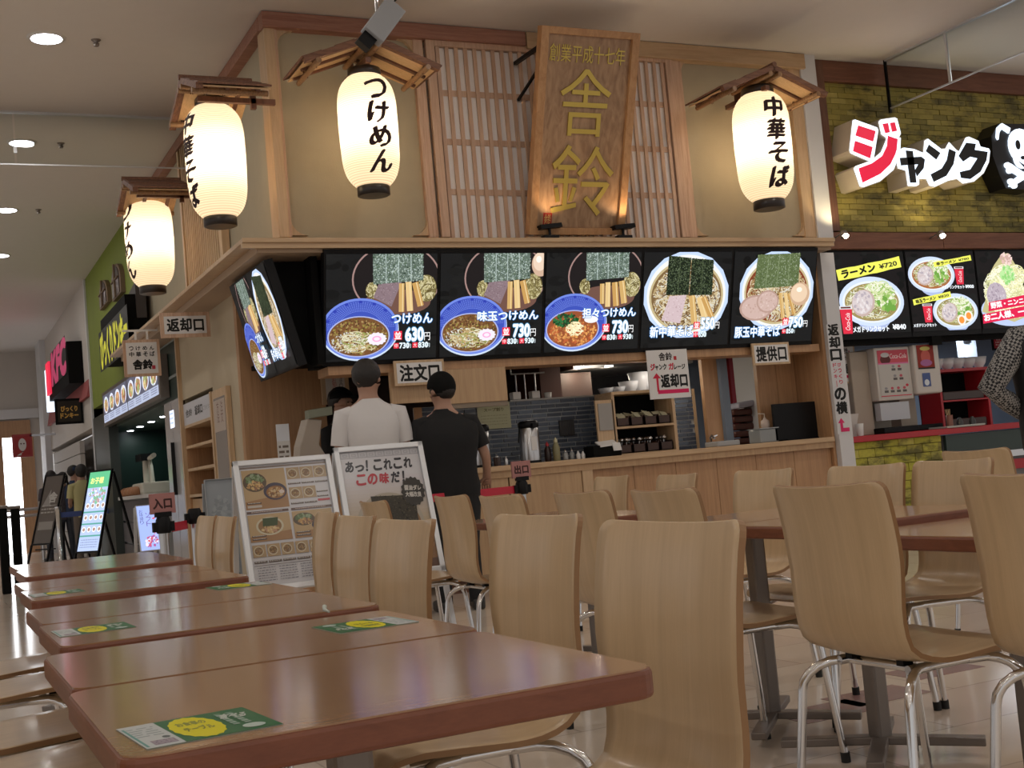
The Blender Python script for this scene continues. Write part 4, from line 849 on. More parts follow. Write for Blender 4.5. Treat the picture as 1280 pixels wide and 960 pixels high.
a, b, c, d = FR(695, 466, 740, 505, 11.2); one('stock_pot_cabinet', mat('dark_brown_box', (.035, .015, .011), .6), 'dark brown box unit in the middle of the kitchen', 'cabinet', (a, b, 11.2, 11.7, 0, d))
for i, x in enumerate((644, 655, 668)):
    p = hit(x, 470, 1, 10.8); t = thing('hanging_ladle', f'{("left", "middle", "right")[i]} hanging steel ladle in the kitchen opening', 'ladle', (p.x, 10.8, 1.86), group='ladles hanging in the kitchen')
    q = MB(); q.tube([(0, 0, 0), (0, 0, -.3)], .008, 6); q.build('handle', steel, t, world=False); q = MB(); q.lathe([(.01, -.36), (.05, -.35), (.07, -.3), (.06, -.3)], (0, 0, 0), 14); q.build('scoop', steel, t, world=False)
q = thing('hanging_rail', 'steel rail carrying the ladles in the kitchen', 'rail', (4.8, 10.8, 1.86)); b = MB(); b.tube([(hit(636, 440, 1, 10.8).x, 10.8, 1.87), (hit(678, 440, 1, 10.8).x, 10.8, 1.87)], .01); b.build('rod', steel, q); b = MB(); b.tube([(hit(636, 440, 1, 10.8).x, 10.8, 1.87), (hit(636, 440, 1, 10.8).x, 10.8, KZ + .24)], .008); b.build('drop_rod', steel, q)
for i, (x, y) in enumerate(((644, 503), (668, 502))):
    X = at(x, y, YT + .05); one('paper_cup_stack', white_p, ('squat white container on the left of the tile ledge', 'squat white container on the right of the tile ledge')[i], 'container', (X - .04, X + .04, YT + .0, YT + .08, tz + .015, tz + .085), group='white containers on the tile ledge', bevel=.008)
X = at(685, 503, YT + .05); b = MB(); b.lathe([(.03, 0), (.035, .05), (.033, .05), (.02, .01)], (X, YT + .04, tz + .015), 14); b.build('utensil_cup', white_p, None, label='small cup with a leaning steel spoon on the tile ledge', cat='cup')
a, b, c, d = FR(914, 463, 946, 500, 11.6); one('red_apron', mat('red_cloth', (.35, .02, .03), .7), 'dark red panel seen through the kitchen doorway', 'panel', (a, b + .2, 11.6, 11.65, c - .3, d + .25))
a, b, c, d = FR(914, 505, 948, 545, 10.6); t = thing('stacked_crates', 'stack of brown dishes seen through the kitchen doorway', 'dishes', ((a + b) / 2, 10.7, 0)); part('shelf_base', darkwood, t, (a - .1, b + .1, 10.5, 11, 0, 1.0))
for i in range(5): part('dish', mat('brown_dish', (.12, .04, .03), .35), t, (a, b, 10.55, 10.9, 1.0 + i * .075, 1.065 + i * .075), bevel=.02)
q = MB(); q.obox(((a + b) / 2, 10.6, 1.41), (.13, 0, .015), (0, .1, 0), (0, 0, .03)); q.build('cloth', mat('white_cloth', (.5, .5, .6), .8), t, bevel=.02)
b = MB(); p = hit(930, 480, 1, 10.9); b.tube([(p.x - .03, 10.9, 2.0), (p.x, 10.9, 1.5), (p.x + .06, 10.9, 1.35)], [.03, .04, .03]); b.tube([(p.x + .06, 10.9, 2.0), (p.x + .05, 10.9, 1.6)], .025); b.build('hanging_hose', black, None, label='black hose hanging in the kitchen doorway', cat='hose')
area((6.3, 10.5, 2.0), .5, 6, (1, .88, .72), name='kitchen_light'); area((6.25, 9.7, KZ + .03), .15, 2.5, (1, .92, .8), name='pass_light'); area((3.3, 10.2, 2.05), .3, 2.2, (1, .82, .6), name='kitchen_light')  # the small lamp under the lintel is an added fill to brighten the bowls
# register corner
a, b, c, d = FR(362, 485, 405, 575, 9.9)
t = thing('cash_register', 'cream cash register on the order counter, left of the staff in black', 'register', ((a + b) / 2, 9.85, zc)); body = mat('cream_plastic', (.42, .36, .3), .45)
q = MB(); prof = [(0, 0), (.32, 0), (.30, .12), (.2, .3), (.24, .5), (.12, .52), (.04, .3)]; q.prism([(u, v) for u, v in prof], lambda u, v, s: (a + u * 1.0, 9.78 + s * .2, zc + v * 1.0)); q.build('body', body, t, bevel=.01)
q = MB(); q.obox((a + .22, 9.8, zc + .56), (.1, 0, .01), (0, .06, 0), (0, 0, .035)); q.build('customer_display', mat('display_frame', (.25, .27, .2), .4), t, bevel=.005); part('drawer', greymetal, t, (a - .02, a + .34, 9.72, 9.78, zc, zc + .1))
def deco_card(A): A.rect(0, A.H * .72, A.W, A.H * .28, (.6, .62, .66)); A.lines(A.W * .1, A.H * .05, A.W * .8, A.H * .6, 7, (.15, .12, .1), A.H * .04)
a, b, c, d = FR(346, 530, 362, 566, 9.62); sign('counter_card', 'small upright printed card on the order counter beside the register', (a, 9.62, zc + .0), UX, UZ, b - a, d - zc, None, frame=None, deco=deco_card, bg=(.55, .54, .52), cat='card')
a, b, c, d = FR(406, 470, 430, 500, 10.93); sign('notice', 'white notice with red characters above the order counter, left of the man in white', (a, 10.9, c), UX, UZ, b - a, d - c, None, frame=maple, fwid=.04, cat='notice', deco=lambda A: (A.vtext('お知らせ', A.W * .35, A.H * .9, A.H * .17, (.5, .05, .05)), A.vtext('注文口', A.W * .72, A.H * .92, A.H * .14, (.02, .02, .02))), bg=(.6, .56, .52))
# ================================================================== NEIGHBOURING SHOP ON THE RIGHT
YN = 9.42
jx0 = hit(1014, 170, 1, YN).x + .02; JX = pl1 + .01; JE = 13.2
zt2 = ZC - .005; zb2 = hit(1150, 290, 1, YN).z
wn = thing('wall_neighbour', 'x', None, (jx0, YN, zb2), kind='structure'); del wn['label']
brick_cols = [(.33, .27, .06), (.37, .30, .07), (.30, .25, .055), (.40, .33, .09), (.24, .2, .05)]
def brickmat(name, col):
    m = mat(name, col, .75, var=.25, vscale=25); nt = m.node_tree; b = nt.nodes['Principled BSDF']; src = b.inputs['Base Color'].links[0].from_socket
    g = nd(nt, 'ShaderNodeNewGeometry'); mp = nd(nt, 'ShaderNodeMapping'); mp.inputs['Scale'].default_value = (1.6, 1.6, 3.6); n = nd(nt, 'ShaderNodeTexNoise'); n.inputs['Scale'].default_value = 1.5; n.inputs['Detail'].default_value = 7; n.inputs['Roughness'].default_value = .68
    r = nd(nt, 'ShaderNodeMapRange'); r.inputs['From Min'].default_value = .50; r.inputs['From Max'].default_value = .62; mx = nd(nt, 'ShaderNodeMix', data_type='RGBA'); mx.inputs[7].default_value = (.05, .045, .02, 1)
    nt.links.new(g.outputs['Position'], mp.inputs[0]); nt.links.new(mp.outputs[0], n.inputs['Vector']); nt.links.new(n.outputs['Fac'], r.inputs['Value']); sc_ = nd(nt, 'ShaderNodeMath', operation='MULTIPLY'); sc_.inputs[1].default_value = .75; nt.links.new(r.outputs[0], sc_.inputs[0]); nt.links.new(sc_.outputs[0], mx.inputs[0]); nt.links.new(src, mx.inputs[6]); nt.links.new(mx.outputs[2], b.inputs['Base Color']); return m
bms = [brickmat('painted_brick_%s' % n_, c_) for n_, c_ in zip(('olive', 'yellow', 'drab', 'light', 'dark'), brick_cols)]
part('mortar_bed', mat('brick_mortar', (.17, .14, .04), .9), wn, (XP1, JE, YN + .03, YN + .2, zb2, zt2))
fr = .17
part('frame', darkwood, wn, (XP1 - .0, XP1 + fr, YN - .05, YN + .02, zb2, zt2)); part('frame', darkwoodh, wn, (XP1 + fr, JE, YN - .05, YN + .02, zt2 - .21, zt2))
def bricks(parent, x0, x1, z0, z1, Y, w, h, limit, seed, gap=.006, base_m=bms):
    rr = random.Random(seed); cnt = 0; rest = MB(); proto = {}; r = 0; z = z0
    cells = []
    while z < z1 - .01:
        x = x0 - (w / 2 if r % 2 else 0)
        while x < x1 - .01: cells.append((max(x, x0), min(x + w, x1), z, min(z + h, z1))); x += w
        z += h; r += 1
    for (a, b, c, d) in cells:
        if b - a < .03: continue
        p = rr.uniform(-.004, .006); mi = rr.choices(range(5), (4, 4, 3, 2, 2))[0]
        k = (mi, round(b - a, 3), round(d - c, 3))
        if cnt < limit:
            if k not in proto:
                q = MB(); q.box(a + gap / 2, b - gap / 2, Y, Y + .03, c + gap / 2, d - gap / 2); ob = q.build('brick', base_m[mi], parent, bevel=0); proto[k] = (ob, a, c)
            else:
                o0, a0, c0 = proto[k]; ob = o0.copy(); C.objects.link(ob); ob.location = o0.location + Vector((a - a0, p, c - c0))
            cnt += 1
        else: rest.cur = mi; rest.box(a + gap / 2, b - gap / 2, Y + p, Y + .03, c + gap / 2, d - gap / 2)
    if rest.v: rest.build('brickwork', base_m, parent, kind='stuff')
bricks(wn, XP1 + fr, 11.6, zb2 + .0, zt2 - .21, YN, .19, .056, 298, 8, gap=.004)
# beam with small spotlights
bz1, bz0 = hit(1150, 291, 1, YN - .1).z, hit(1150, 311, 1, YN - .1).z
bm_ = thing('timber_beam', 'dark brown timber beam above the right-hand screens', 'beam', (pl1, YN - .1, bz0)); 
for i in range(3): part('beam_board', darkwoodh, bm_, (pl1 - .12 + i * 1.6, pl1 - .125 + (i + 1) * 1.6, YN - .12, YN - .0, bz0, bz1), bevel=.004)
for i, (x, y) in enumerate(((1055, 294), (1176, 294))):
    p = hit(x, y, 1, YN - .3); t = thing('small_spotlight', ('lit small round spotlight on the beam, beside the white pillar', 'lit small round spotlight on the beam under the neon letters')[i], 'spotlight', (p.x, YN - .3, p.z), group='small spotlights on the beam')
    b = MB(); b.lathe([(.0, 0), (.032, 0), (.035, .01), (.035, .06), (.02, .075)], (0, 0, -.03), 16); b.build('housing', greymetal, t, world=False); b = MB(); b.tube([(0, 0, .03), (.03, .12, .02), (.03, .2, 0)], .008); b.build('arm', greymetal, t, world=False)
    b = MB(); b.lathe([(.0, -.028), (.024, -.016), (.034, .0), (.024, .016), (0, .024)], (0, -.018, -.01), 14); b.build('lens', mat('warm_bulb', (1, .9, .75), .5, emit=25, ecol=(1, .85, .65)), t, world=False)
    spot((p.x, YN - .36, p.z + .08), (p.x + .1, YN, p.z + 1.0), 7, 120, (1, .8, .45))
# neon letters
face_w = mat('lit_letter_face', (.8, .9, 1), .4, emit=1.7, ecol=(.72, .84, 1)); side_m = mat('letter_return', (.62, .55, .45), .5); redf = mat('lit_red_face', (.6, .0, .04), .4, emit=.75, ecol=(.75, .01, .05)); blkf = mat('letter_black', (.01, .01, .012), .4)
sn = thing('neon_sign', 'illuminated channel-letter sign reading ジャンク on the brick wall', 'sign', (hit(1140, 220, 1, 9.2).x, 9.2, hit(1140, 232, 1, 9.2).z))
NP = lambda x, y: hit(960 + x / 4, 50 + y / 4, 1, 9.15)
def npoly(name, m, pts, y0, y1):
    P = [NP(*p) for p in pts]; q = MB(); q.prism([(p.x, p.z) for p in P], lambda u, v, s: (u, y1 if s == 0 else y0, v)); return q.build(name, m, sn)
def grow(pts, d):
    cx_ = sum(p[0] for p in pts) / len(pts); cy_ = sum(p[1] for p in pts) / len(pts); return [(x + (x - cx_) / math.hypot(x - cx_, y - cy_) * d, y + (y - cy_) / math.hypot(x - cx_, y - cy_) * d) for x, y in pts]
BL = [[(426, 402), (436, 398), (546, 438), (552, 452), (540, 520), (528, 600), (518, 608), (416, 565), (410, 550)], [(556, 408), (566, 398), (634, 388), (646, 394), (664, 466), (656, 484), (600, 492), (570, 470)],
      [(600, 468), (664, 490), (660, 570), (628, 648), (562, 704), (480, 734), (462, 730), (432, 642), (440, 630), (520, 602), (566, 562), (590, 505)],
      [(640, 556), (680, 538), (730, 545), (780, 566), (785, 504), (800, 494), (868, 546), (888, 545), (906, 512), (942, 550), (956, 558), (990, 488), (1004, 484), (1052, 505), (1062, 533), (1104, 543), (1110, 556), (1104, 610), (1078, 664), (1030, 706), (975, 716), (946, 692), (900, 702), (836, 732), (810, 726), (794, 692), (756, 692), (756, 722), (742, 730), (702, 728), (692, 652), (652, 640)]]
for p in BL: npoly('letter_body', side_m, grow(p, 5), 9.158, YN); npoly('lit_border', face_w, p, 9.15, 9.158)
for p in ([(450, 428), (536, 456), (524, 508), (436, 478)], [(434, 505), (521, 536), (509, 592), (424, 556)], [(598, 478), (646, 496), (640, 560), (610, 622), (560, 670), (472, 714), (452, 642), (520, 616), (570, 580), (594, 530)], [(572, 420), (598, 416), (607, 462), (586, 467)], [(609, 415), (632, 412), (643, 455), (620, 460)]): npoly('letter_face', redf, p, 9.142, 9.15)
for p in ([(688, 553), (722, 556), (740, 714), (710, 714)], [(658, 590), (764, 584), (782, 598), (776, 642), (744, 682), (733, 652), (750, 622), (664, 628)], [(803, 524), (860, 566), (840, 598), (788, 556)], [(904, 545), (937, 560), (925, 622), (890, 680), (828, 710), (812, 672), (868, 642), (893, 600)],
          [(990, 514), (1037, 520), (1031, 550), (1096, 560), (1090, 602), (1060, 660), (1010, 696), (964, 690), (958, 660), (1010, 648), (1046, 592), (1010, 584), (975, 608), (952, 580)]): npoly('letter_face', blkf, p, 9.142, 9.15)
# skull-and-bones style emblem
em = thing('emblem_sign', 'black and white lit animal-head and crossed-bones emblem right of the letters', 'sign', (hit(1265, 200, 1, 9.2).x, 9.2, hit(1265, 235, 1, 9.2).z))
a, b, c, d = FR(1243, 155, 1300, 235, 9.18); W, H = b - a, d - c; 
def poly_part(name, m, pts, y0, y1):
    q = MB(); q.prism(pts, lambda u, v, s: (a + u * W, y0 if s == 0 else y1, c + v * H)); return q.build(name, m, em)
def el(cx, cy, rx, ry, n=20): return [(cx + rx * math.cos(2 * PI * i / n), cy + ry * math.sin(2 * PI * i / n)) for i in range(n)]
poly_part('black_backing', blkf, [(0, .5), (.02, .8), (.2, 1.0), (.8, 1.02), (1, .85), (1, .15), (.8, -.02), (.2, 0), (.1, .2)], 9.2, YN)
wf = face_w
poly_part('head_face', wf, el(.62, .66, .27, .27), 9.18, 9.2); poly_part('muzzle', wf, el(.6, .46, .17, .15), 9.181, 9.2)
poly_part('ear', wf, [(.1, .78), (.14, .93), (.25, 1.0), (.42, .93), (.38, .85), (.24, .92), (.17, .86), (.13, .74)], 9.179, 9.2); poly_part('ear', wf, [(.8, .9), (.95, 1), (1.02, .85), (.98, .7), (.92, .72), (.93, .85)], 9.179, 9.2)
for s in (1, -1):
    P = [(.28, .28), (.24, .36), (.33, .38), (.9, .1), (.95, .02), (.86, .03)]
    if s < 0: P = [(1.2 - x, y) for x, y in P]
    poly_part('crossed_bone', wf, P, 9.177 + .001 * s, 9.2)
for cx_, cy_ in ((.27, .35), (.3, .27), (.93, .35), (.9, .27), (.3, .1), (.36, .04)): poly_part('bone_knob', wf, el(cx_, cy_, .06, .045, 10), 9.176, 9.2)
poly_part('eye', blkf, el(.52, .67, .05, .075, 12), 9.165, 9.172); poly_part('eye', blkf, el(.76, .67, .05, .075, 12), 9.165, 9.172); poly_part('snout', blkf, el(.6, .47, .05, .03, 10), 9.165, 9.172); poly_part('mouth', blkf, [(.5, .41), (.6, .36), (.7, .41), (.6, .32)], 9.165, 9.172)

# three screens
def cup(A, T, x, y, w, h):
    a, b = T(x, y + h); c, d = T(x + w, y); W = c - a; H = d - b
    A.poly([(a + W * .12, b), (a + W * .85, b), (a + W, d), (a, d)], (.7, .03, .06)); A.poly([(a, d - H * .12), (a + W, d - H * .12), (a + W, d), (a, d)], (.75, .75, .78)); A.poly([(a + W * .1, d - H * .09), (a + W * .9, d - H * .09), (a + W * .9, d - H * .03), (a + W * .1, d - H * .03)], (.12, .04, .03))
    A.text('Coca-Cola', a + W * .68, b + H * .12, H * .62, W * .36, (1, .9, .9), .02, shear=.2, rot=PI / 2 - .1)
def jbowl(A, T, x, y, rx, ry, k, kx, egg=False, red=False):
    u, v = T(x, y); A.ell(u, v - ry * .35 * k, rx * .62 * kx, ry * .85 * k, (.42, .5, .75), 30); A.ell(u, v, rx * kx, ry * k, (.62, .72, .95), 40); A.ell(u, v - .003, rx * .9 * kx, ry * .84 * k, (.8, .85, .95), 40); A.ell(u, v - .006, rx * .84 * kx, ry * .76 * k, (.4, .15, .05) if red else (.35, .27, .1), 40)
    A.noodles(u, v, rx * .8 * kx, ry * .7 * k, 240, [(.72, .7, .5), (.6, .55, .3), (.8, .8, .68), (.35, .38, .14), (.25, .2, .08)], rx * .024 * kx, .7)
    A.noodles(u + rx * .25 * kx, v + ry * .3 * k, rx * .5 * kx, ry * .55 * k, 160, [(.8, .82, .6), (.62, .7, .36), (.3, .48, .12), (.85, .86, .7)], rx * .03 * kx, .8)
    A.specks(u + rx * .4 * kx, v - ry * .1 * k, rx * .3 * kx, ry * .35 * k, 14, [(.16, .36, .06), (.3, .5, .12)], rx * .10 * kx)
    A.ell(u - rx * .28 * kx, v - ry * .05 * k, rx * .38 * kx, ry * .52 * k, (.55, .42, .38), 14, rot=.5); A.ell(u - rx * .3 * kx, v - ry * .02 * k, rx * .33 * kx, ry * .46 * k, (.66, .58, .58), 14, rot=.5); A.specks(u - rx * .3 * kx, v, rx * .28 * kx, ry * .4 * k, 40, [(.76, .7, .7), (.46, .4, .44), (.6, .5, .5)], rx * .05 * kx)
    if egg:
        for (dx, dy) in ((.22, -.5), (.55, -.28)): A.ell(u + rx * dx * kx, v + ry * dy * k, rx * .19 * kx, ry * .3 * k, (.95, .85, .75), 16); A.ell(u + rx * dx * kx, v + ry * dy * k, rx * .12 * kx, ry * .2 * k, (.95, .3, .05), 14)
def tag_(A, T, x0, y0, x1, y1, rot, s, p):
    a, b = T(x0, y1); c, d = T(x1, y0); W = c - a; H = d - b; cr, sr = math.cos(rot), math.sin(rot); R = lambda u, v: (a + u * cr - v * sr, b + u * sr + v * cr); Hh = H - W * math.sin(rot)
    e = [(W * i / 10, A.rnd.uniform(-.05, .05) * Hh) for i in range(11)]; f = [(W * (10 - i) / 10, Hh + A.rnd.uniform(-.05, .05) * Hh) for i in range(11)]
    A.poly([R(*q) for q in e + f], (.85, .85, .12)); q = R(W * .07, Hh * .18); A.text(s, q[0], q[1], W * .52, Hh * .64, (.01, .01, .01), .06, rot=rot); q = R(W * .66, Hh * .25); A.text(p, q[0], q[1], W * .28, Hh * .42, (.02, .02, .02), .03, rot=rot)
jsc = []
def jart(i, W, H):
    A = Art(W, H, (.012, .01, .01), 40 + i); slate(A)
    T = Map((8, 520, 985)[i], 10, (505, 975, 1475)[i], 560, W, H); k = T.s; kx = W / (T.p[2] - T.p[0])
    if i == 0:
        jbowl(A, T, 255, 345, 222, 168, k, kx); tag_(A, T, 42, 40, 490, 205, .16, 'ラーメン', '¥720'); cup(A, T, 28, 370, 84, 185)
        a, b = T(105, 548); c, d = T(350, 510); A.text('メガドリンクセット', a, b, c - a, d - b, (.9, .95, 1), .05); a, b = T(378, 538); c, d = T(468, 505); A.text('¥840', a, b, c - a, d - b, (.9, .95, 1), .05)
    if i == 1:
        jbowl(A, T, 680, 170, 155, 125, k, kx, red=True); jbowl(A, T, 812, 430, 152, 125, k, kx, egg=True)
        tag_(A, T, 700, 38, 960, 120, .13, '辛ラーメン', '¥780'); tag_(A, T, 538, 290, 795, 380, .14, '味玉ラーメン', '¥820'); cup(A, T, 832, 118, 64, 125); cup(A, T, 593, 372, 64, 128)
        a, b = T(735, 272); c, d = T(888, 248); A.text('メガドリンクセット', a, b, c - a, d - b, (.9, .95, 1), .05); a, b = T(895, 270); c, d = T(952, 248); A.text('¥900', a, b, c - a, d - b, (.9, .95, 1), .05)
        a, b = T(522, 530); c, d = T(672, 507); A.text('メガドリンクセット', a, b, c - a, d - b, (.9, .95, 1), .05)
    if i == 2:
        u, v = T(1225, 430); A.ell(u, v, 240 * kx, 120 * k, (.5, .6, .85), 34); A.poly([T(*q) for q in ((990, 440), (1040, 320), (1090, 230), (1060, 200), (1120, 110), (1190, 30), (1240, 25), (1290, 120), (1390, 250), (1450, 440), (1225, 520))], (.55, .5, .25))
        u, v = T(1230, 300); A.noodles(u, v, 215 * kx, 200 * k, 700, [(.9, .88, .6), (.8, .78, .4), (.95, .93, .75), (.6, .62, .3)], .009 * W, .5)
        u, v = T(1210, 180); A.specks(u, v, 50 * kx, 60 * k, 60, [(.3, .65, .2), (.5, .8, .35)], .03 * W); u, v = T(1215, 70); A.specks(u, v, 42 * kx, 40 * k, 50, [(.75, .5, .45), (.6, .4, .35), (.85, .65, .6)], .025 * W)
        u, v = T(1110, 330); A.ell(u, v, 75 * kx, 95 * k, (.5, .42, .48), 18, rot=.4); A.specks(u, v, 65 * kx, 85 * k, 70, [(.62, .55, .6), (.35, .28, .34)], .014 * W)
        a, b = T(985, 525); R = lambda dx, dy: (a + dx * W, b + dy * H)
        A.poly([R(0, 0), R(1.05, .12), R(1.05, .26), R(0.01, .12)], (.75, .02, .08)); A.poly([R(.1, .155), R(1.05, .27), R(1.05, .41), R(.12, .27)], (.75, .02, .08))
        q = R(.03, .03); A.text('お二人様、一杯で', q[0], q[1], W * .85, H * .085, (1, .95, .95), .06, rot=.1); q = R(.15, .19); A.text('野菜・ニンニク増', q[0], q[1], W * .7, H * .075, (1, .95, .95), .05, rot=.1)
    return A
jz1, jz0 = hit(1090, 315, 1, YN - .06).z, hit(1090, 417, 1, YN - .06).z
xs = [hit(q, 366, 1, YN - .06).x for q in (1043, 1138, 1224)]; jp = (xs[2] - xs[0]) / 2; jw = jp - .03
for i in range(3):
    X = xs[0] + i * jp; t = thing('menu_screen', ('ラーメン ¥720 menu screen with yellow tag, right-hand shop', '辛ラーメン and 味玉ラーメン menu screen with two white bowls, right-hand shop', 'menu screen with a tall heap of vegetables and red banner at the right edge')[i], 'screen', (X, YN, jz0), group='menu screens of the right-hand shop')
    part('bezel', black, t, (X - .02, X + jw + .02, YN - .055, YN, jz0 - .05, jz1 + .04)); jart(i, jw, jz1 - jz0).build('picture', M_SCREEN, t, (X, YN - .06, jz0), UX, UZ, .001)
part('screen_support', blackm, bm_, (pl1 - .05, JE, YN, YN + .1, jz0 - .1, bz0), (hit(1160, 420, 1, YN).x, hit(1172, 420, 1, YN).x, YN - .05, YN, jz0 - .14, jz0 - .05))
# interior of the right-hand shop
st('wall_neighbour_back', mat('blue_grey_tilewall', (.24, .3, .4), .3, var=.05), (pl1, JE, 12.0, 12.1, 0, ZC), (JE, JE + .1, YN, 12.1, 0, ZC))
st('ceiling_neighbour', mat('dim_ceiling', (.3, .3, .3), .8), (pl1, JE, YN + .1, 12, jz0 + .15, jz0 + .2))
area((9.6, 11.0, jz0 + .1), .5, 9, (.85, .92, 1), name='kitchen_light'); area((11.4, 11.0, jz0 + .1), .5, 8, (.85, .92, 1), name='kitchen_light')
# brick-faced counter with red top
cz = hit(1120, 541, 1, YF).z
jc = thing('brick_counter', 'yellow-green brick-faced counter with a red top in the right-hand shop', 'counter', (9, YF, 0))
jx1 = hit(1182, 600, 1, YF).x
part('core', MC['brick_mortar'], jc, (pl1 + .0, jx1, YF + .03, YF + .6, 0, cz - .06))
by = [brickmat('yellow_brick_%s' % n_, c_) for n_, c_ in zip(('a', 'b', 'c', 'd', 'e'), [(.47, .43, .06), (.43, .4, .05), (.52, .47, .1), (.38, .34, .06), (.3, .27, .06)])]
bricks(jc, pl1 + .0, jx1, 0, cz - .06, YF, .2, .085, 200, 3, base_m=by)
part('red_top', redp, jc, (pl1 + .0, 12.9, YF - .05, YF + .65, cz - .06, cz), bevel=.006)
a, b, c, d = FR(1183, 545, 1256, 600, YF); t = thing('serving_unit', 'dark green serving unit with steel trim right of the brick counter', 'counter', ((a + b) / 2, YF, 0)); part('body', mat('grey_panel', (.2, .2, .21), .5), t, (a, b + 1.2, YF + .02, YF + .6, 0, cz - .07))
zz = hit(1220, 566, 1, YF).z; part('dark_band', mat('dark_green_band', (.03, .05, .045), .4), t, (a, b + 1.2, YF - .02, YF + .02, zz, cz - .07)); part('steel_rail', alu, t, (a, b + 1.2, YF - .03, YF + .02, zz - .07, zz - .005)); part('lower_band', redp, t, (a, b + 1.2, YF - .01, YF + .02, zz - .2, zz - .1))
a, b, c, d = FR(1184, 537, 1232, 541, YF - .05); one('serving_tray', mat('pale_tray', (.45, .45, .42), .4), 'long pale tray edge lying on the red counter top', 'tray', (a, b, YF - .06, YF + .2, cz, cz + .02), bevel=.005)
# drink dispenser
a, b, c, d = FR(1071, 436, 1140, 545, 9.55)
t = thing('drink_dispenser', 'beige soft-drink dispenser with a red logo panel on the red counter', 'dispenser', ((a + b) / 2, 9.75, cz)); bg = mat('dispenser_beige', (.42, .35, .28), .45); bg2 = mat('dispenser_white', (.6, .56, .52), .4)
xm = hit(1098, 490, 1, 9.5).x; x2 = hit(1142, 490, 1, 9.5).x; ztd = hit(1120, 436, 1, 9.5).z; zbd = hit(1120, 500, 1, 9.5).z
part('side_body', bg, t, (a, xm, 9.6, 10.1, cz, ztd), bevel=.01); part('upper_body', bg2, t, (xm, x2, 9.5, 10.1, zbd, ztd + .02), bevel=.012); part('back_body', bg, t, (xm, x2 - .1, 9.75, 10.1, cz, zbd), bevel=.005); part('drip_tray', black, t, (xm - .02, x2 - .02, 9.45, 9.74, cz, cz + .06), bevel=.01)
part('cup_guard', mat('clear_guard', (.5, .53, .58), .15), t, (xm + .02, x2 - .06, 9.52, 9.6, cz + .13, zbd - .02))
def deco_d(A):
    W, H = A.W, A.H; A.rect(0, H * .7, W, H * .3, (.62, .1, .14)); A.ell(W * .25, H * .8, W * .17, H * .1, (.12, .03, .03)); A.text('Coca-Cola', W * .4, H * .82, W * .55, H * .1, (.9, .85, .85), .02, shear=.25); A.rect(0, H * .7, W, H * .03, (.7, .2, .4)); A.ell(W * .25, H * .9, W * .14, H * .05, (.6, .6, .62))
    for r_, n_, x_ in ((.56, 2, .42), (.36, 2, .45), (.1, 4, .12)):
        for j in range(n_): A.rect(W * (x_ + j * .2), H * r_, W * .13, H * .05, (.12, .11, .11)); A.ell(W * (x_ + .06 + j * .2), H * (r_ + .09), W * .05, H * .03, (.55, .1, .14) if j else (.3, .3, .32), 10)
    A.rect(0, H * .02, W, H * .02, (.6, .05, .08)); A.ell(W * .88, H * .24, W * .05, H * .03, (.6, .05, .08), 12)
A = Art(x2 - xm - .06, ztd - zbd - .04, (.55, .53, .5), 77); deco_d(A); A.build('front_panel', M_PRINT, t, (xm + .03, 9.497, zbd + .03), UX, UZ)
a, b, c, d = FR(1143, 430, 1176, 492, 9.45); t2 = thing('ice_dispenser', 'cream rounded dispenser with a dark red poster beside the soft-drink machine', 'dispenser', ((a + b) / 2, 9.6, cz)); part('upper_body', bg2, t2, (max(a, x2 + .004), b, 9.45, 9.95, c, d), bevel=.02); part('pedestal', bg, t2, (x2 + .03, b - .1, 9.75, 9.95, cz + .06, c + .02)); part('drip_tray', black, t2, (x2 + .01, b, 9.5, 9.97, cz, cz + .06), bevel=.01)
def deco_e(A): W, H = A.W, A.H; A.ell(W / 2, H * .5, W * .28, H * .3, (.55, .12, .1)); A.text('COFFEE', W * .2, H * .78, W * .6, H * .12, (.65, .6, .2), .04); A.ell(W / 2, H * .25, W * .35, H * .14, (.4, .15, .35)); A.rect(0, 0, W, H * .06, (.02, .02, .02))
e0, e1, e2, e3 = FR(1147, 431, 1168, 461, 9.44); A = Art(e1 - e0, e3 - e2, (.28, .03, .02), 5); W, H = A.W, A.H; A.ell(W / 2, H * .5, W * .28, H * .3, (.55, .12, .1)); A.ell(W / 2, H * .85, W * .3, H * .09, (.55, .5, .15)); A.ell(W / 2, H * .25, W * .35, H * .14, (.4, .15, .35)); A.rect(0, 0, W, H * .06, (.02, .02, .02)); A.build('poster', M_PRINT, t2, (e0, 9.447, e2), UX, UZ)
e0, e1, e2, e3 = FR(1154, 466, 1164, 483, 9.44); A = Art(e1 - e0, e3 - e2, (.08, .12, .3), 5); A.ell(A.W / 2, A.H * .3, A.W * .3, A.W * .3, (.7, .75, .8)); A.build('blue_label', M_PRINT, t2, (e0, 9.447, e2), UX, UZ)
# red shelf with bowls
a, b, c, d = FR(1176, 462, 1238, 537, 9.7); zt3 = hit(1200, 464, 1, 9.7).z; zm3 = hit(1205, 499, 1, 9.7).z
t = thing('red_shelf', 'red two-tier shelf holding trays right of the drink machines', 'shelf', ((a + b) / 2, 9.8, cz)); 
for q in (a, b - .03): part('side_panel', redp, t, (q, q + .03, 9.7, 10.0, cz, zt3))
part('top_board', redp, t, (a, b, 9.69, 10.0, zt3, zt3 + .03)); part('shelf_board', redp, t, (a + .03, b - .03, 9.7, 10, zm3 - .015, zm3)); part('back_panel', blackm, t, (a, b, 10.0, 10.01, cz, zt3))
for i in range(2): one('bowl_tray', mat('dark_tray', (.06, .04, .035), .4), ('dark tray on the upper tier of the red shelf', 'dark tray on the lower tier of the red shelf')[i], 'tray', (a + .06, b - .06, 9.72, 9.95, (zm3, cz)[i], (zm3, cz)[i] + .09), bevel=.01)
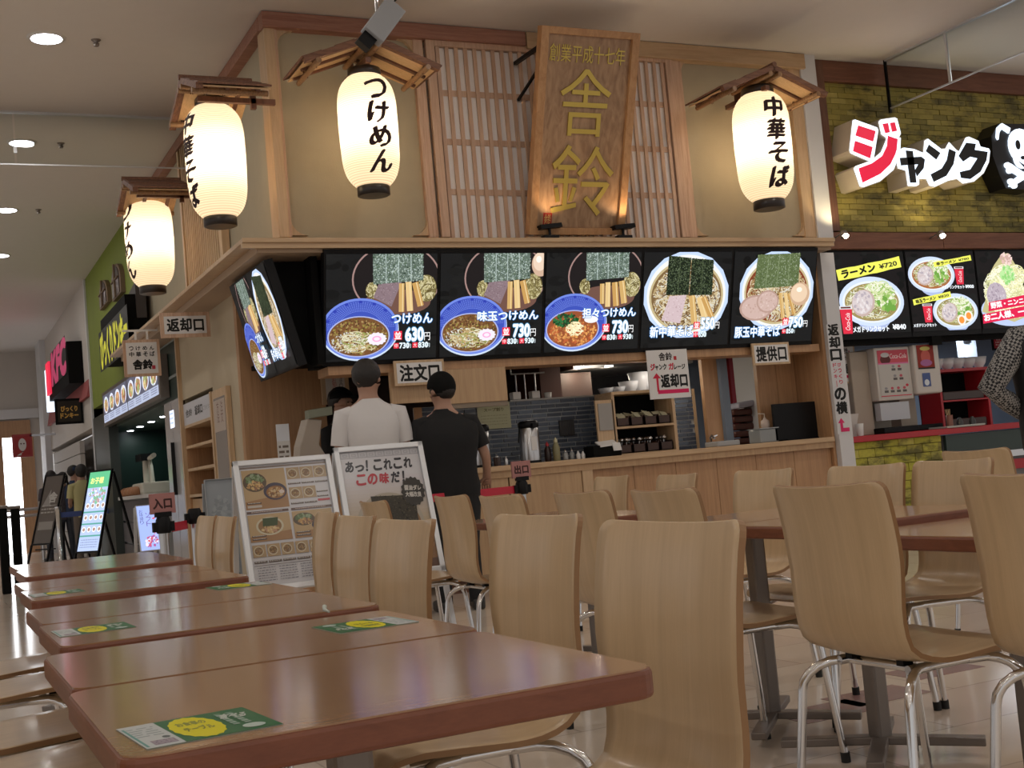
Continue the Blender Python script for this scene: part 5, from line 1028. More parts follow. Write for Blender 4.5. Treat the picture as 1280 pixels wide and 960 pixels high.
for i in range(5): X = hit(1170 + i * 13.5, 458, 1, 9.85).x; bowl(f'white bowl on top of the red shelf, {("leftmost", "second", "middle", "fourth", "rightmost")[i]} of five', X, 9.85, zt3 + .03, .085, .12, group='white bowls on the red shelf')
# clipboard, small sign, cup, jar
a, b, c, d = FR(1197, 426, 1221, 449, 11.2); t = thing('clipboard', 'white sheet on a clip hanging in the right-hand kitchen', 'notice', ((a + b) / 2, 11.2, c)); part('sheet', mat('white_sheet', (.6, .68, .8), .6), t, (a, b, 11.2, 11.21, c, d)); part('clip', black, t, ((a + b) / 2 - .05, (a + b) / 2 + .05, 11.17, 11.2, d - .03, d + .03)); part('hook', steel, t, ((a + b) / 2 - .01, (a + b) / 2 + .01, 11.2, 11.98, d + .01, d + .03))
a, b, c, d = FR(1242, 417, 1262, 435, 10.5); sign('red_notice', 'small red notice with pale print behind the checked-shirt person', (a, 10.5, c), UX, UZ, b - a, d - c, None, frame=blackm, fwid=.02, bg=(.4, .03, .05), deco=lambda A: (A.text('営業', A.W * .15, A.H * .55, A.W * .6, A.H * .32, (.75, .6, .6), .03), A.lines(A.W * .1, A.H * .1, A.W * .8, A.H * .35, 2, (.7, .5, .5), A.H * .1)))
X = hit(1074, 530, 1, 9.42).x; b = MB(); b.lathe([(.03, 0), (.04, .12), (.038, .12), (.028, .01)], (X, 9.42, cz), 16); b.build('paper_cup', white_p, None, label='white paper cup on the red counter beside the pillar', cat='cup')
X = hit(1064, 525, 1, 9.5).x; t = thing('lidded_bin', 'small white hopper-shaped holder beside the drink machine', 'holder', (X, 9.55, cz)); q = MB(); q.prism([(-.06, .0), (.06, .0), (.06, .1), (.1, .22), (-.1, .22), (-.06, .1)], lambda u, v, s: (X + u, 9.5 + s * .12, cz + v)); q.build('body', bg2, t)
X = hit(1187, 525, 1, 9.4).x; t = thing('straw_cup', 'brown cup of wooden sticks on the right-hand counter', 'cup', (X, 9.4, cz + .0)); b = MB(); b.lathe([(.03, .02), (.035, .13), (.033, .13), (.028, .03)], (0, 0, 0), 14); b.build('cup_body', mat('brown_cup', (.25, .1, .07), .4), t, world=False)
for i in range(4): b = MB(); b.tube([(.005 * i - .01, 0, .04), (.02 * i - .035, .01, .19)], .003, 5); b.build('stick', thatch, t, world=False)
for i in range(2): X = hit(1200 + i * 16, 530, 1, 9.42).x; b = MB(); b.lathe([(.03, 0), (.035, .05), (.02, .09), (.01, .1)], (X, 9.42, cz + .0), 14); b.build('condiment_pot', mat('dark_pot', (.05, .05, .05), .3), None, label=('small dark condiment pot beside the stick cup', 'small dark condiment pot, right one on the counter')[i], cat='pot', group='pots on the right-hand counter')
# ================================================================== SIDE PASSAGE: beige wall, return shelf
def SY(x, y=560, X=XS): return hit(x, y, 0, X).y
def SZ(x, y, X=XS): return hit(x, y, 0, X).z
ye = SY(229, 520); r0, r1 = SY(271), SY(233)
zs1 = SZ(250, 526); zs2 = SZ(250, 497)
st('wall_side_near', plaster2, (XS, XS + .3, 11.05, r0, 0, lz - .1), (XS, XS + .3, r0, r1, zs2 + .05, lz - .1), (XS, XS + .3, r1, ye, 0, lz - .1), (XS + .6, XS + .65, r0 - .1, r1 + .1, 0, zs2 + .05))
part_ = thing('return_shelf', 'built-in wooden return shelf with small dishes under the slanting white board', 'shelf', (XS + .1, (r0 + r1) / 2, 0))
zA = SZ(252, 553); zB = SZ(252, 583); zC_ = SZ(252, 617)
part('back_panel', panelw, part_, (XS + .55, XS + .58, r0, r1, 0, zs1)); part('side_panel', panelw, part_, (XS, XS + .58, r0, r0 + .03, 0, zs1)); part('side_panel', panelw, part_, (XS, XS + .58, r1 - .03, r1, 0, zs1))
for z in (zs1, zA, zB, zC_): part('shelf_board', maple, part_, (XS - .01, XS + .56, r0 + .03, r1 - .03, z - .03, z))
part('lower_front', panell, part_, (XS + .02, XS + .04, r0 + .03, r1 - .03, 0, zC_ - .05)); part('edge_post', maple, part_, (XS - .04, XS + .02, r0 - .06, r0, 0, zs2)); part('edge_post', maple, part_, (XS - .04, XS + .02, r1, r1 + .06, 0, lz - .1))
A = Art(r1 - r0, zs2 - zs1, (.6, .6, .64)); A.text('舎鈴', .12, A.H * .35, A.W * .22, A.H * .35, (.1, .1, .1), .03); A.text('返却口', A.W * .4, A.H * .32, A.W * .25, A.H * .4, (.05, .05, .05), .05); A.text('ごちそうさま', A.W * .68, A.H * .4, A.W * .28, A.H * .2, (.2, .2, .2))
t = thing('return_board', 'white board lettered 返却口 over the built-in return shelf', 'sign', (XS, (r0 + r1) / 2, zs1)); part('board', white_p, t, (XS - .0, XS + .02, r0, r1, zs1, zs2)); A.build('print', M_PRINT, t, (XS - .002, r1, zs1), -UY, UZ)
for i, (x, y) in enumerate(((249, 578), (267, 573))):
    Y = r0 + (r1 - r0) * (.55, .2)[i]; b = MB(); b.lathe([(.05, 0), (.085, .1), (.08, .1), (.04, .02)], (XS + .25, Y, zB), 18); b.build('tea_bowl', mat(('pale_green_cup', 'dark_cup')[i], ((.35, .45, .35), (.12, .12, .1))[i], .3), None, label=('pale green cup on the middle return shelf', 'dark bowl on the middle return shelf')[i], cat='cup')
y0, y1 = SY(294), SY(276); za, zb_ = SZ(283, 640), SZ(283, 484)
t = thing('poster_frame', 'tall narrow framed poster on the beige wall beside the return shelf', 'poster', (XS, (y0 + y1) / 2, za)); part('frame', maple, t, (XS - .05, XS - .002, y0, y1, za, zb_), bevel=.004); part('glazing', mat('glossy_poster', (.3, .27, .25), .08, spec=1), t, (XS - .052, XS - .05, y0 + .06, y1 - .06, za + .05, zb_ - .08))
A = Art(y1 - y0 - .12, .3, (.5, .42, .36)); A.vtext('注文', A.W * .6, .28, .1, (.15, .05, .04)); A.vtext('方法', A.W * .25, .28, .1, (.15, .05, .04)); A.build('print', M_PRINT, t, (XS - .053, y1 - .06, zb_ - .4), -UY, UZ)
# steel cabinet between the shops
e1 = SY(205, 540); zst = SZ(215, 500); ztop_ = SZ(213, 425)
t = thing('steel_door', 'tall polished steel cabinet door between the ramen shop and the green shop', 'cabinet', (XS, (ye + e1) / 2, 0)); mir = mat('polished_steel', (.78, .78, .8), .25, .6)
part('door', mir, t, (XS + .02, XS + .06, ye + .08, ye + (e1 - ye) * .62, .1, zst)); part('door', mir, t, (XS + .02, XS + .06, ye + (e1 - ye) * .64, e1, .1, zst)); part('side_post', white_p, t, (XS - .02, XS + .08, ye, ye + .07, 0, lz - .1)); part('handle', black, t, (XS - .02, XS + .02, ye + (e1 - ye) * .6, ye + (e1 - ye) * .62, 1.0, 1.6))
A = Art(.25, .2, (.8, .85, 1)); A.lines(.02, .02, .2, .16, 3, (.3, .4, .8)); A.build('display', M_LIT, t, (XS + .018, ye + .9, SZ(222, 532)), -UY, UZ)
dgreen = mat('dark_green_panel', (.012, .036, .028), .35); 
t = thing('green_shutter', 'dark green panel with white diagonal stripes above the steel cabinet', 'panel', (XS, (ye + e1) / 2, zst)); part('panel', dgreen, t, (XS + .03, XS + .07, ye + .07, e1 + .2, zst, lz - .1))
for k, (z) in enumerate((zst + .25, zst + .65)): part('stripe', mat('grey_stripe', (.3, .34, .34), .5), t, (XS + .02, XS + .03, ye + .07, e1 + .2, z, z + .03))
# ================================================================== GREEN SHOP
green = mat('olive_green_fascia', (.22, .28, .03), .7, var=.08, vscale=3)
gz = SZ(165, 520)
st('wall_green', green, (XS, XS + .25, 16.2, GY, SZ(150, 490), ZC)); 
st('wall_green_inner', dgreen, (XS + 1.6, XS + 1.7, e1, GY, 0, gz + .6), (XS, XS + 1.7, GY - .1, GY, 0, gz), (XS + .1, XS + 1.7, e1 - .1, e1, 0, gz + .6))
st('trim_7', mat('green_soffit', (.12, .16, .14), .5), (XS + .1, XS + 1.7, e1, GY, gz, gz + .06))
st('trim_9', mat('dark_grey_green', (.05, .06, .055), .4), (XS - .02, XS + .12, SY(139, 560), GY - .01, 0, gz + .25)); st('trim_8', white_wall, (XS - .03, XS + .3, GY, GY + .12, 0, ZC))
z1, z0 = SZ(170, 472), SZ(170, 512)
y_a, y_b = SY(207, 480), SY(136, 500)
t = thing('menu_screen', 'long row of lit menu screens with oval dishes over the green shop counter', 'screen', (XS, (y_a + y_b) / 2, z0)); part('bezel', greymetal, t, (XS - .08, XS + .02, y_a - .1, y_b + .1, z0 - .05, z1 + .05))
for s in range(2):
    W = (y_b - y_a) / 2 - .03; A = Art(W, z1 - z0, (.10, .10, .14), 90 + s); A.rect(0, 0, W, A.H * .28, (.45, .5, .65))
    for i in range(4):
        cx_ = W * (.13 + .25 * i); A.ell(cx_, A.H * .62, W * .105, A.H * .3, (.75, .8, .95), 22); A.ell(cx_, A.H * .6, W * .08, A.H * .22, (.35, .16, .1), 18); A.specks(cx_, A.H * .6, W * .07, A.H * .2, 30, [(.6, .3, .15), (.25, .1, .06), (.7, .6, .3), (.3, .4, .15)], .05)
        A.lines(W * (.03 + .25 * i), A.H * .04, W * .18, A.H * .2, 3, (.1, .1, .2))
    A.build('picture', M_SCREEN, t, (XS - .082, y_b - s * (W + .06), z0), -UY, UZ)
for i, (x, y) in enumerate(((150, 530), (162, 524), (174, 518), (188, 511), (203, 504))):
    Y = SY(x, y, XS + .5); p = Vector((XS + .5, Y, gz)); b = MB(); b.lathe([(0, -.01), (.045, -.01), (.05, 0)], p, 16); b.build('ceiling_downlight', glow, None, label=f'small downlight under the green shop soffit, {("leftmost", "second", "middle", "fourth", "rightmost")[i]} of five', cat='light', group='green shop downlights')
for Y in (SY(165, 520, XS + .5), SY(195, 505, XS + .5)): area((XS + .6, Y, gz - .05), .2, 2.5, (.85, 1, .95), name='downlight')
# yellow-lettered sign on the fascia
ya, yb2 = SY(161, 420, XS - .26), SY(124, 430, XS - .26); za_, zb3 = SZ(143, 452, XS - .26), SZ(143, 396, XS - .26)
t = thing('fascia_sign', 'black projecting sign with tall yellow letters on the green fascia', 'sign', (XS, (ya + yb2) / 2, za_)); part('backing', blackm, t, (XS - .25, XS, ya + .2, yb2 - .2, za_ + .05, zb3 + .15))
A = Art(yb2 - ya, zb3 - za_, (.01, .01, .01)); A.text('びっくりドンキー', .1, .05, A.W - .2, A.H - .1, (.85, .8, .05), .07); A.build('lettering', colmat('sign_letters', emit=.6), t, (XS - .26, yb2, za_), -UY, UZ)
for i, (x0, x1, y0_, y1_) in enumerate(((128, 139, 350, 384), (145, 157, 328, 372))):
    Ya, Yb = SY(x1, 360), SY(x0, 360); z0_, z1_ = SZ((x0 + x1) / 2, y1_), SZ((x0 + x1) / 2, y0_)
    t = thing('arched_window', ('far arched brown window relief on the green fascia', 'near arched brown window relief on the green fascia')[i], 'window', (XS, (Ya + Yb) / 2, z0_), group='arched windows on the green fascia')
    W = (Yb - Ya) / 2; cy = (Ya + Yb) / 2; H = z1_ - z0_
    P = [(-W, 0), (W, 0)] + [(W * math.cos(a * PI / 10), H - W * .5 + W * .5 * math.sin(a * PI / 10)) for a in range(11)]
    b = MB(); b.prism(P, lambda u, v, s: (XS - .06 + s * .06, cy + u, z0_ + v)); b.build('surround', mat('brown_surround', (.2, .13, .08), .7), t)
    P2 = [(u * .75, v * .88 + H * .05) for u, v in P]; b = MB(); b.prism(P2, lambda u, v, s: (XS - .07 + s * .01, cy + u, z0_ + v)); b.build('pane', mat('dark_pane', (.05, .035, .03), .3), t)
    part('glazing_bar', MC['brown_surround'], t, (XS - .09, XS - .07, cy - .03, cy + .03, z0_, z1_)); part('glazing_bar', MC['brown_surround'], t, (XS - .09, XS - .07, cy - W * .75, cy + W * .75, z0_ + H * .5, z0_ + H * .54))
Ya, Yb = SY(183, 380), SY(166, 380); t = thing('dark_fascia_box', 'dark projecting box with a pitched top on the green fascia', 'sign box', (XS, (Ya + Yb) / 2, SZ(175, 405))); b = MB(); P = [(Ya, SZ(175, 405)), (Yb, SZ(175, 405)), (Yb, SZ(175, 372)), (Ya, SZ(175, 358))]; b.prism(P, lambda u, v, s: (XS - .12 + s * .12, u, v)); b.build('box_body', mat('dark_grey_box', (.06, .05, .05), .6), t)
# green shop counter and machine
ya, yb2 = SY(207, 640, XS + .15), SY(152, 640, XS + .15); zct = SZ(180, 618, XS + .1)
t = thing('shop_counter', 'dark grey panelled counter of the green shop with a pale top', 'counter', (XS + .4, (ya + yb2) / 2, 0)); part('top', white_p, t, (XS + .05, XS + .8, ya, yb2, zct - .05, zct))
for i in range(3): part('front_panel', mat('slate_grey_panel', (.13, .12, .13), .5), t, (XS + .1, XS + .14, ya, yb2, .05 + i * (zct - .1) / 3 + .01, .05 + (i + 1) * (zct - .1) / 3 - .02))
part('carcass', mat('counter_groove', (.4, .4, .4), .5), t, (XS + .14, XS + .75, ya, yb2, 0, zct - .05))
Y = SY(188, 600, XS + .4); t = thing('coffee_machine', 'white twin-arm machine on the green shop counter', 'machine', (XS + .4, Y, zct)); wp = mat('warm_white_plastic', (.65, .6, .5), .4)
part('body', wp, t, (XS + .2, XS + .6, Y - .5, Y + .45, zct, zct + .17), bevel=.03); b = MB(); b.tube([(XS + .4, Y + .3, zct + .15), (XS + .4, Y + .3, zct + .52)], .05); b.build('arm', wp, t); b = MB(); b.tube([(XS + .4, Y - .2, zct + .15), (XS + .4, Y - .1, zct + .4), (XS + .4, Y - .05, zct + .52), (XS + .4, Y - .45, zct + .55)], .035); b.build('arm', wp, t)
part('screen_head', black, t, (XS + .3, XS + .45, Y + .1, Y + .6, zct + .5, zct + .6)); 
rr = random.Random(9)
for i in range(7):
    yy = Y - .2 + i * .17; b = MB(); b.lathe([(.04, 0), (.09, .03), (.07, .1), (.02, .13)], (XS + .16 + .04 * (i % 2), yy, zct), 12); b.build('food_item', mat(('bun_brown', 'bun_orange')[i % 2], ((.4, .18, .08), (.6, .3, .18))[i % 2], .5), None, label=f'small bun or wrapped snack on the green shop counter, {("nearest", "second", "third", "fourth", "fifth", "sixth", "farthest")[i]} of the heap', cat='food', group='snacks on the green shop counter')
# lit floor poster
def quadpanel(name, label, cat, tl, tr, bl, z, H_floor, art, mt, lit=True, frame=blackm):
    t = thing(name, label, cat, (0, 0, 0)); P0 = D(*bl, z); P1 = D(*tl, z); P2 = D(*tr, z)
    u = Vector((P2.x - P1.x, P2.y - P1.y, 0)).normalized(); return t
def stand(name, label, X0, Y0, Wd, ang, z0, z1, lean, art, mt, frame, legs=True, fr=.03, cat='stand'):
    """panel standing on the floor: lower left corner (X0, Y0), width direction ang (from +X), top leaning away by lean metres"""
    u = Vector((math.cos(ang), math.sin(ang), 0)); back = Vector((-math.sin(ang), math.cos(ang), 0)); P = Vector((X0, Y0, z0)); v = Vector((0, 0, z1 - z0)) + back * lean; H = v.length; v.normalize(); n = u.cross(v)
    t = thing(name, label, cat, (X0 + u.x * Wd / 2, Y0 + u.y * Wd / 2, 0))
    b = MB(); b.obox(P + u * Wd / 2 + v * H / 2 - n * .02, u * (Wd / 2 - .005), v * (H / 2 - .005), n * .008); b.build('back_board', white_p, t)
    for (c_, hu, hv) in ((P + v * H / 2 + u * fr / 2, fr / 2, H / 2), (P + v * H / 2 + u * (Wd - fr / 2), fr / 2, H / 2), (P + u * Wd / 2 + v * fr / 2, Wd / 2, fr / 2), (P + u * Wd / 2 + v * (H - fr / 2), Wd / 2, fr / 2)):
        b = MB(); b.obox(c_ - n * .008, u * hu, v * hv, n * .016); b.build('frame', frame, t, bevel=.004)
    art(Wd - 2 * fr, H - 2 * fr).build('poster', mt, t, P + u * fr + v * fr, u, v, .0 - .008)
    if legs:
        for s in (0, 1):
            q = P + u * (fr / 2 + s * (Wd - fr)); foot = q - v * (z0 / max(v.z, .1)); b = MB(); b.bar(q, foot + Vector((0, 0, .005)), .028, .028, back); b.build('front_leg', frame, t)
            top = q + v * H * .97; b = MB(); b.bar(top - n * .03, Vector((top.x, top.y, 0)) + back * (lean + .09), .026, .026, back); b.build('rear_leg', frame, t)
        b = MB(); q0 = P + back * .08; q0.z = z0 * .8; b.bar(q0, q0 + u * Wd, .02, .02); b.build('stretcher', frame, t)
    return t
def art_led(W, H):
    A = Art(W, H, (.45, .55, .8), 21); A.rect(0, H * .8, W, H * .2, (.12, .5, .25)); A.text('お子様', W * .1, H * .85, W * .6, H * .08, (.9, .95, .3), .04); A.specks(W / 2, H * .7, W * .4, H * .1, 60, [(.8, .8, .9), (.2, .5, .3), (.5, .3, .3)], W * .06)
    for r in range(3):
        A.rect(0, H * (.18 + .15 * r), W, H * .02, (.1, .35, .3))
        for i in range(4): A.ell(W * (.14 + .24 * i), H * (.27 + .15 * r), W * .09, H * .035, (.9, .9, .95), 14); A.ell(W * (.14 + .24 * i), H * (.27 + .15 * r), W * .06, H * .022, (.4, .25, .2), 12)
    A.lines(W * .08, H * .03, W * .8, H * .12, 4, (.25, .3, .5)); return A
p = D(94, 694, 17.5); p.z = 0; P0 = hit(94, 690, 2, .06)
q = D(96, 680, 18.0)
LS = 16.5; a0 = D(94, 692, LS); a1 = D(117, 692, LS); wl = (a1 - a0).length
stand('lit_menu_stand', 'tall leaning menu stand with a lit green-topped poster in the side passage', a0.x, a0.y, .5, -1.05, max(.12, a0.z), D(110, 588, LS).z, .3, art_led, M_LIT, black, fr=.025)
def art_dark(W, H):
    A = Art(W, H, (.12, .1, .09), 22); A.poly([(W * .1, H * .55), (W * .45, H * .8), (W * .55, H * .55)], (.3, .28, .27)); A.text('舎', W * .4, H * .6, W * .45, H * .15, (.5, .48, .46), .04); A.lines(W * .1, H * .42, W * .8, H * .15, 3, (.4, .38, .36)); A.rect(W * .1, H * .2, W * .8, H * .12, (.3, .28, .26)); return A
a0 = D(39, 682, 20.5); stand('menu_stand', 'tall dark unlit leaning menu stand left of the lit green-topped one', a0.x, a0.y, .5, -1.0, max(.2, a0.z), D(60, 593, 20.5).z, .36, art_dark, colmat('glossy_print', rough=.1, spec=1), black, fr=.025)
def art_blue(W, H):
    A = Art(W, H, (.35, .45, .85), 23); A.vtext('お持帰り', W * .12, H * .92, W * .2, (.1, .1, .3)); A.vtext('ソフト', W * .45, H * .85, W * .25, (.15, .1, .35)); A.specks(W * .6, H * .2, W * .35, H * .14, 40, [(.6, .1, .15), (.8, .7, .8), (.4, .1, .3)], W * .08); A.specks(W * .85, H * .5, W * .1, H * .25, 20, [(.6, .1, .15), (.5, .5, .9)], W * .06); return A
a0 = D(176, 690, 12.2); stand('lit_floor_poster', 'low backlit blue-white poster in front of the green shop counter', a0.x, a0.y, .2, .1, max(a0.z, .05), D(174, 632, 12.2).z, .1, art_blue, M_LIT, alu, fr=.008)
# ================================================================== FARTHER ALONG THE PASSAGE
z0, z1 = SZ(80, 517), SZ(80, 503)
b = thing('awning', 'faded red sloping awning band on the pale wall beyond the green shop', 'awning', (XS, 25, z0)); b2 = MB(); b2.prism([(-.01, z0 - .05), (-.07, z0 - .05), (-.01, z0 + .25)], lambda u, v, s: (XS + u, GY + .2 if s == 0 else FY - 2.2, v)); b2.build('canvas', mat('faded_red_canvas', (.38, .09, .09), .7), b)
t = thing('clapboard_wall', 'white clapboard siding beyond the green shop', 'siding', (XS + .1, 25, 0))
for i in range(9): part('siding_board', mat('clapboard', (.5, .47, .44), .7), t, (XS + .0, XS + .06 + .02, GY + 2.3, FY - 2.4, i * .24, i * .24 + .225))
ya, yb2 = SY(85, 470, XS - .26), SY(60, 480, XS - .26); z0, z1 = SZ(70, 508, XS - .26), SZ(70, 442, XS - .26)
t = thing('projecting_lit_sign', 'black sign with red letters and a white lit edge on the far pale wall', 'sign', (XS, (ya + yb2) / 2, z0)); part('backing', blackm, t, (XS - .25, XS, ya, yb2, z0 + .2, z1)); part('lit_edge', face_w, t, (XS - .3, XS - .05, yb2, yb2 + .12, z0, z1 - .1)); part('red_bar', mat('lit_red', (.6, .02, .04), .5, emit=.9, ecol=(.8, .03, .08)), t, (XS - .3, XS - .26, yb2 - .7, yb2 - .1, z0 + .3, z1))
A = Art((yb2 - ya) - .9, (z1 - z0) * .7, (.01, .01, .01)); A.text('KFC', .05, .05, A.W - .1, A.H - .1, (.75, .08, .2), .07, shear=.15); A.build('lettering', colmat('sign_letters2', emit=.5), t, (XS - .26, yb2 - .8, z0 + .4), -UY, UZ)
def flat_sign(name, label, x0, y0, x1, y1, z, bg, art, frame=blackm):
    Yq = D((x0 + x1) / 2, (y0 + y1) / 2, z).y; a, b, c, d = FR(x0, y0, x1, y1, Yq); t = sign(name, label, (a, Yq, c), UX, UZ, b - a, d - c, None, frame=frame, bg=bg, deco=art, fwid=.04, thick=.06); part('bracket', steel, t, (b, XS + .02, Yq, Yq + .03, d - .02, d + .02)); return t
flat_sign('hanging_black_sign', 'square black hanging sign lettered びっくり ドンキー in gold', 72, 501, 101, 527, 21.5, (.02, .015, .01), lambda A: (A.text('びっくり', A.W * .15, A.H * .5, A.W * .7, A.H * .25, (.6, .35, .08), .06), A.text('ドンキー', A.W * .12, A.H * .18, A.W * .76, A.H * .24, (.6, .35, .08), .06)))
flat_sign('hanging_red_sign', 'small square red hanging sign with a white bearded face near the far door', 18, 545, 38, 569, 26, (.3, .03, .03), lambda A: (A.ell(A.W * .5, A.H * .55, A.W * .25, A.H * .33, (.6, .58, .56)), A.ell(A.W * .42, A.H * .6, A.W * .06, A.H * .04, (.1, .05, .05), 8), A.ell(A.W * .6, A.H * .6, A.W * .06, A.H * .04, (.1, .05, .05), 8), A.poly([(A.W * .4, A.H * .35), (A.W * .6, A.H * .35), (A.W * .5, A.H * .12)], (.6, .58, .56)), A.poly([(A.W * .42, A.H * .17), (A.W * .58, A.H * .17), (A.W * .5, A.H * .24)], (.08, .03, .03)), A.poly([(A.W * .12, 0), (A.W * .4, 0), (A.W * .45, A.H * .15)], (.55, .53, .5))), frame=mat('red_edge', (.3, .03, .03), .5))
t = thing('handrail', 'steel handrail with posts before the bright far doorway', 'railing', (0, 24, 0)); y = D(20, 620, 24).y
x0, x1 = hit(-40, 620, 1, y).x, hit(50, 620, 1, y).x
for z in (1.0, .88): q = MB(); q.tube([(x0, y, z), (x1, y, z)], .03); q.build('rail', steel, t)
for i in range(4): x = x0 + (x1 - x0) * i / 3; q = MB(); q.tube([(x, y, 0), (x, y, 1.0)], .03); q.build('post', steel, t)
for i, (x, z) in enumerate(((4, 15), (20, 15.5))):
    p = D(x, 660, z); t = thing('gate_post', ('black floor post at the left edge of the passage', 'black floor post with a round button, right of the other one')[i], 'post', (p.x, p.y, 0)); zt4 = D(x, 636, z).z; part('column', blackm, t, (p.x - .05, p.x + .05, p.y - .1, p.y + .1, 0, zt4), bevel=.01); part('cap', greymetal, t, (p.x - .12, p.x + .06, p.y - .11, p.y + .11, zt4, zt4 + .04), bevel=.01)
p = D(74, 660, 18.9); t = thing('belt_post', 'polished steel belt post in front of the distant queue', 'post', (p.x, p.y, 0)); b = MB(); b.lathe([(.16, 0), (.16, .02), (.04, .05), (.04, .92), (.05, .93), (.05, .99)], (0, 0, 0), 16); b.build('pole', chrome, t, world=False); part('belt', mat('blue_belt', (.05, .08, .25), .6), t, (p.x, p.x + .75, p.y + .0, p.y + .01, .82, .9))
# ================================================================== QUEUE BARRIERS
def belt_post(label, X, Y, h=.93, sgn=None, tag_=None):
    t = thing('belt_post', label, 'post', (X, Y, 0), group='queue posts with red belts')
    b = MB(); b.lathe([(.17, 0), (.17, .02), (.03, .05), (.028, .06), (.028, h - .1)], (0, 0, 0), 20); b.build('pole', steel, t, world=False)
    b = MB(); b.lathe([(.04, h - .1), (.045, h - .09), (.045, h - .02), (.035, h)], (0, 0, 0), 16); b.box(-.065, .065, -.02, .02, h - .09, h - .03); b.build('belt_head', black, t, world=False)
    if sgn:
        A = Art(.15, .12, (.42, .2, .19)); A.text(sgn, .02, .03, .11, .06, (.05, .02, .02), .05); part('sign_clip', black, t, (X - .05, X + .05, Y - .03, Y + .0, h, h + .03)); part('sign_plate', mat('pinkish_plate', (.42, .2, .19), .5), t, (X - .077, X + .077, Y - .018, Y - .006, h + .02, h + .144)); A.build('sign_print', M_PRINT, t, (X - .075, Y - .019, h + .022), UX, UZ)
    return t
def belt(label, a, b, z=.87):
    q = MB(); a, b = Vector(a), Vector(b); q.bar((a.x, a.y, z), (b.x, b.y, z), .004, .055); q.bar((a.x, a.y, z), (b.x, b.y, z), .003, .05)
    return q.build('queue_belt', redbelt, None, label=label, cat='belt', group='red queue belts')
p1 = D(203, 640, 7.6); p2 = D(243, 640, 8.1); p3 = D(652, 606, 9.1); p4 = D(500, 620, 9.6); p5 = D(360, 630, 9.0)
belt_post('queue post with a pinkish 入口 plate in the side passage', p1.x, p1.y, .86, '入口'); belt_post('queue post at the far end of the short red belt in the passage', p2.x, p2.y, .89)
belt_post('queue post with a pinkish 出口 plate before the counter doors', p3.x, p3.y, .87, '出口')
belt('short red belt between the two posts of the side passage', (p1.x + .05, p1.y, 0), (p2.x - .05, p2.y, 0), .79)
p4 = Vector((p3.x - 1.1, p3.y - .25, 0)); belt_post('queue post behind the right-hand menu stand', p4.x, p4.y, .87)
belt('long red belt in front of the counter ending at the 出口 post', (p4.x + .05, p4.y, 0), (p3.x - .05, p3.y, 0), .81)
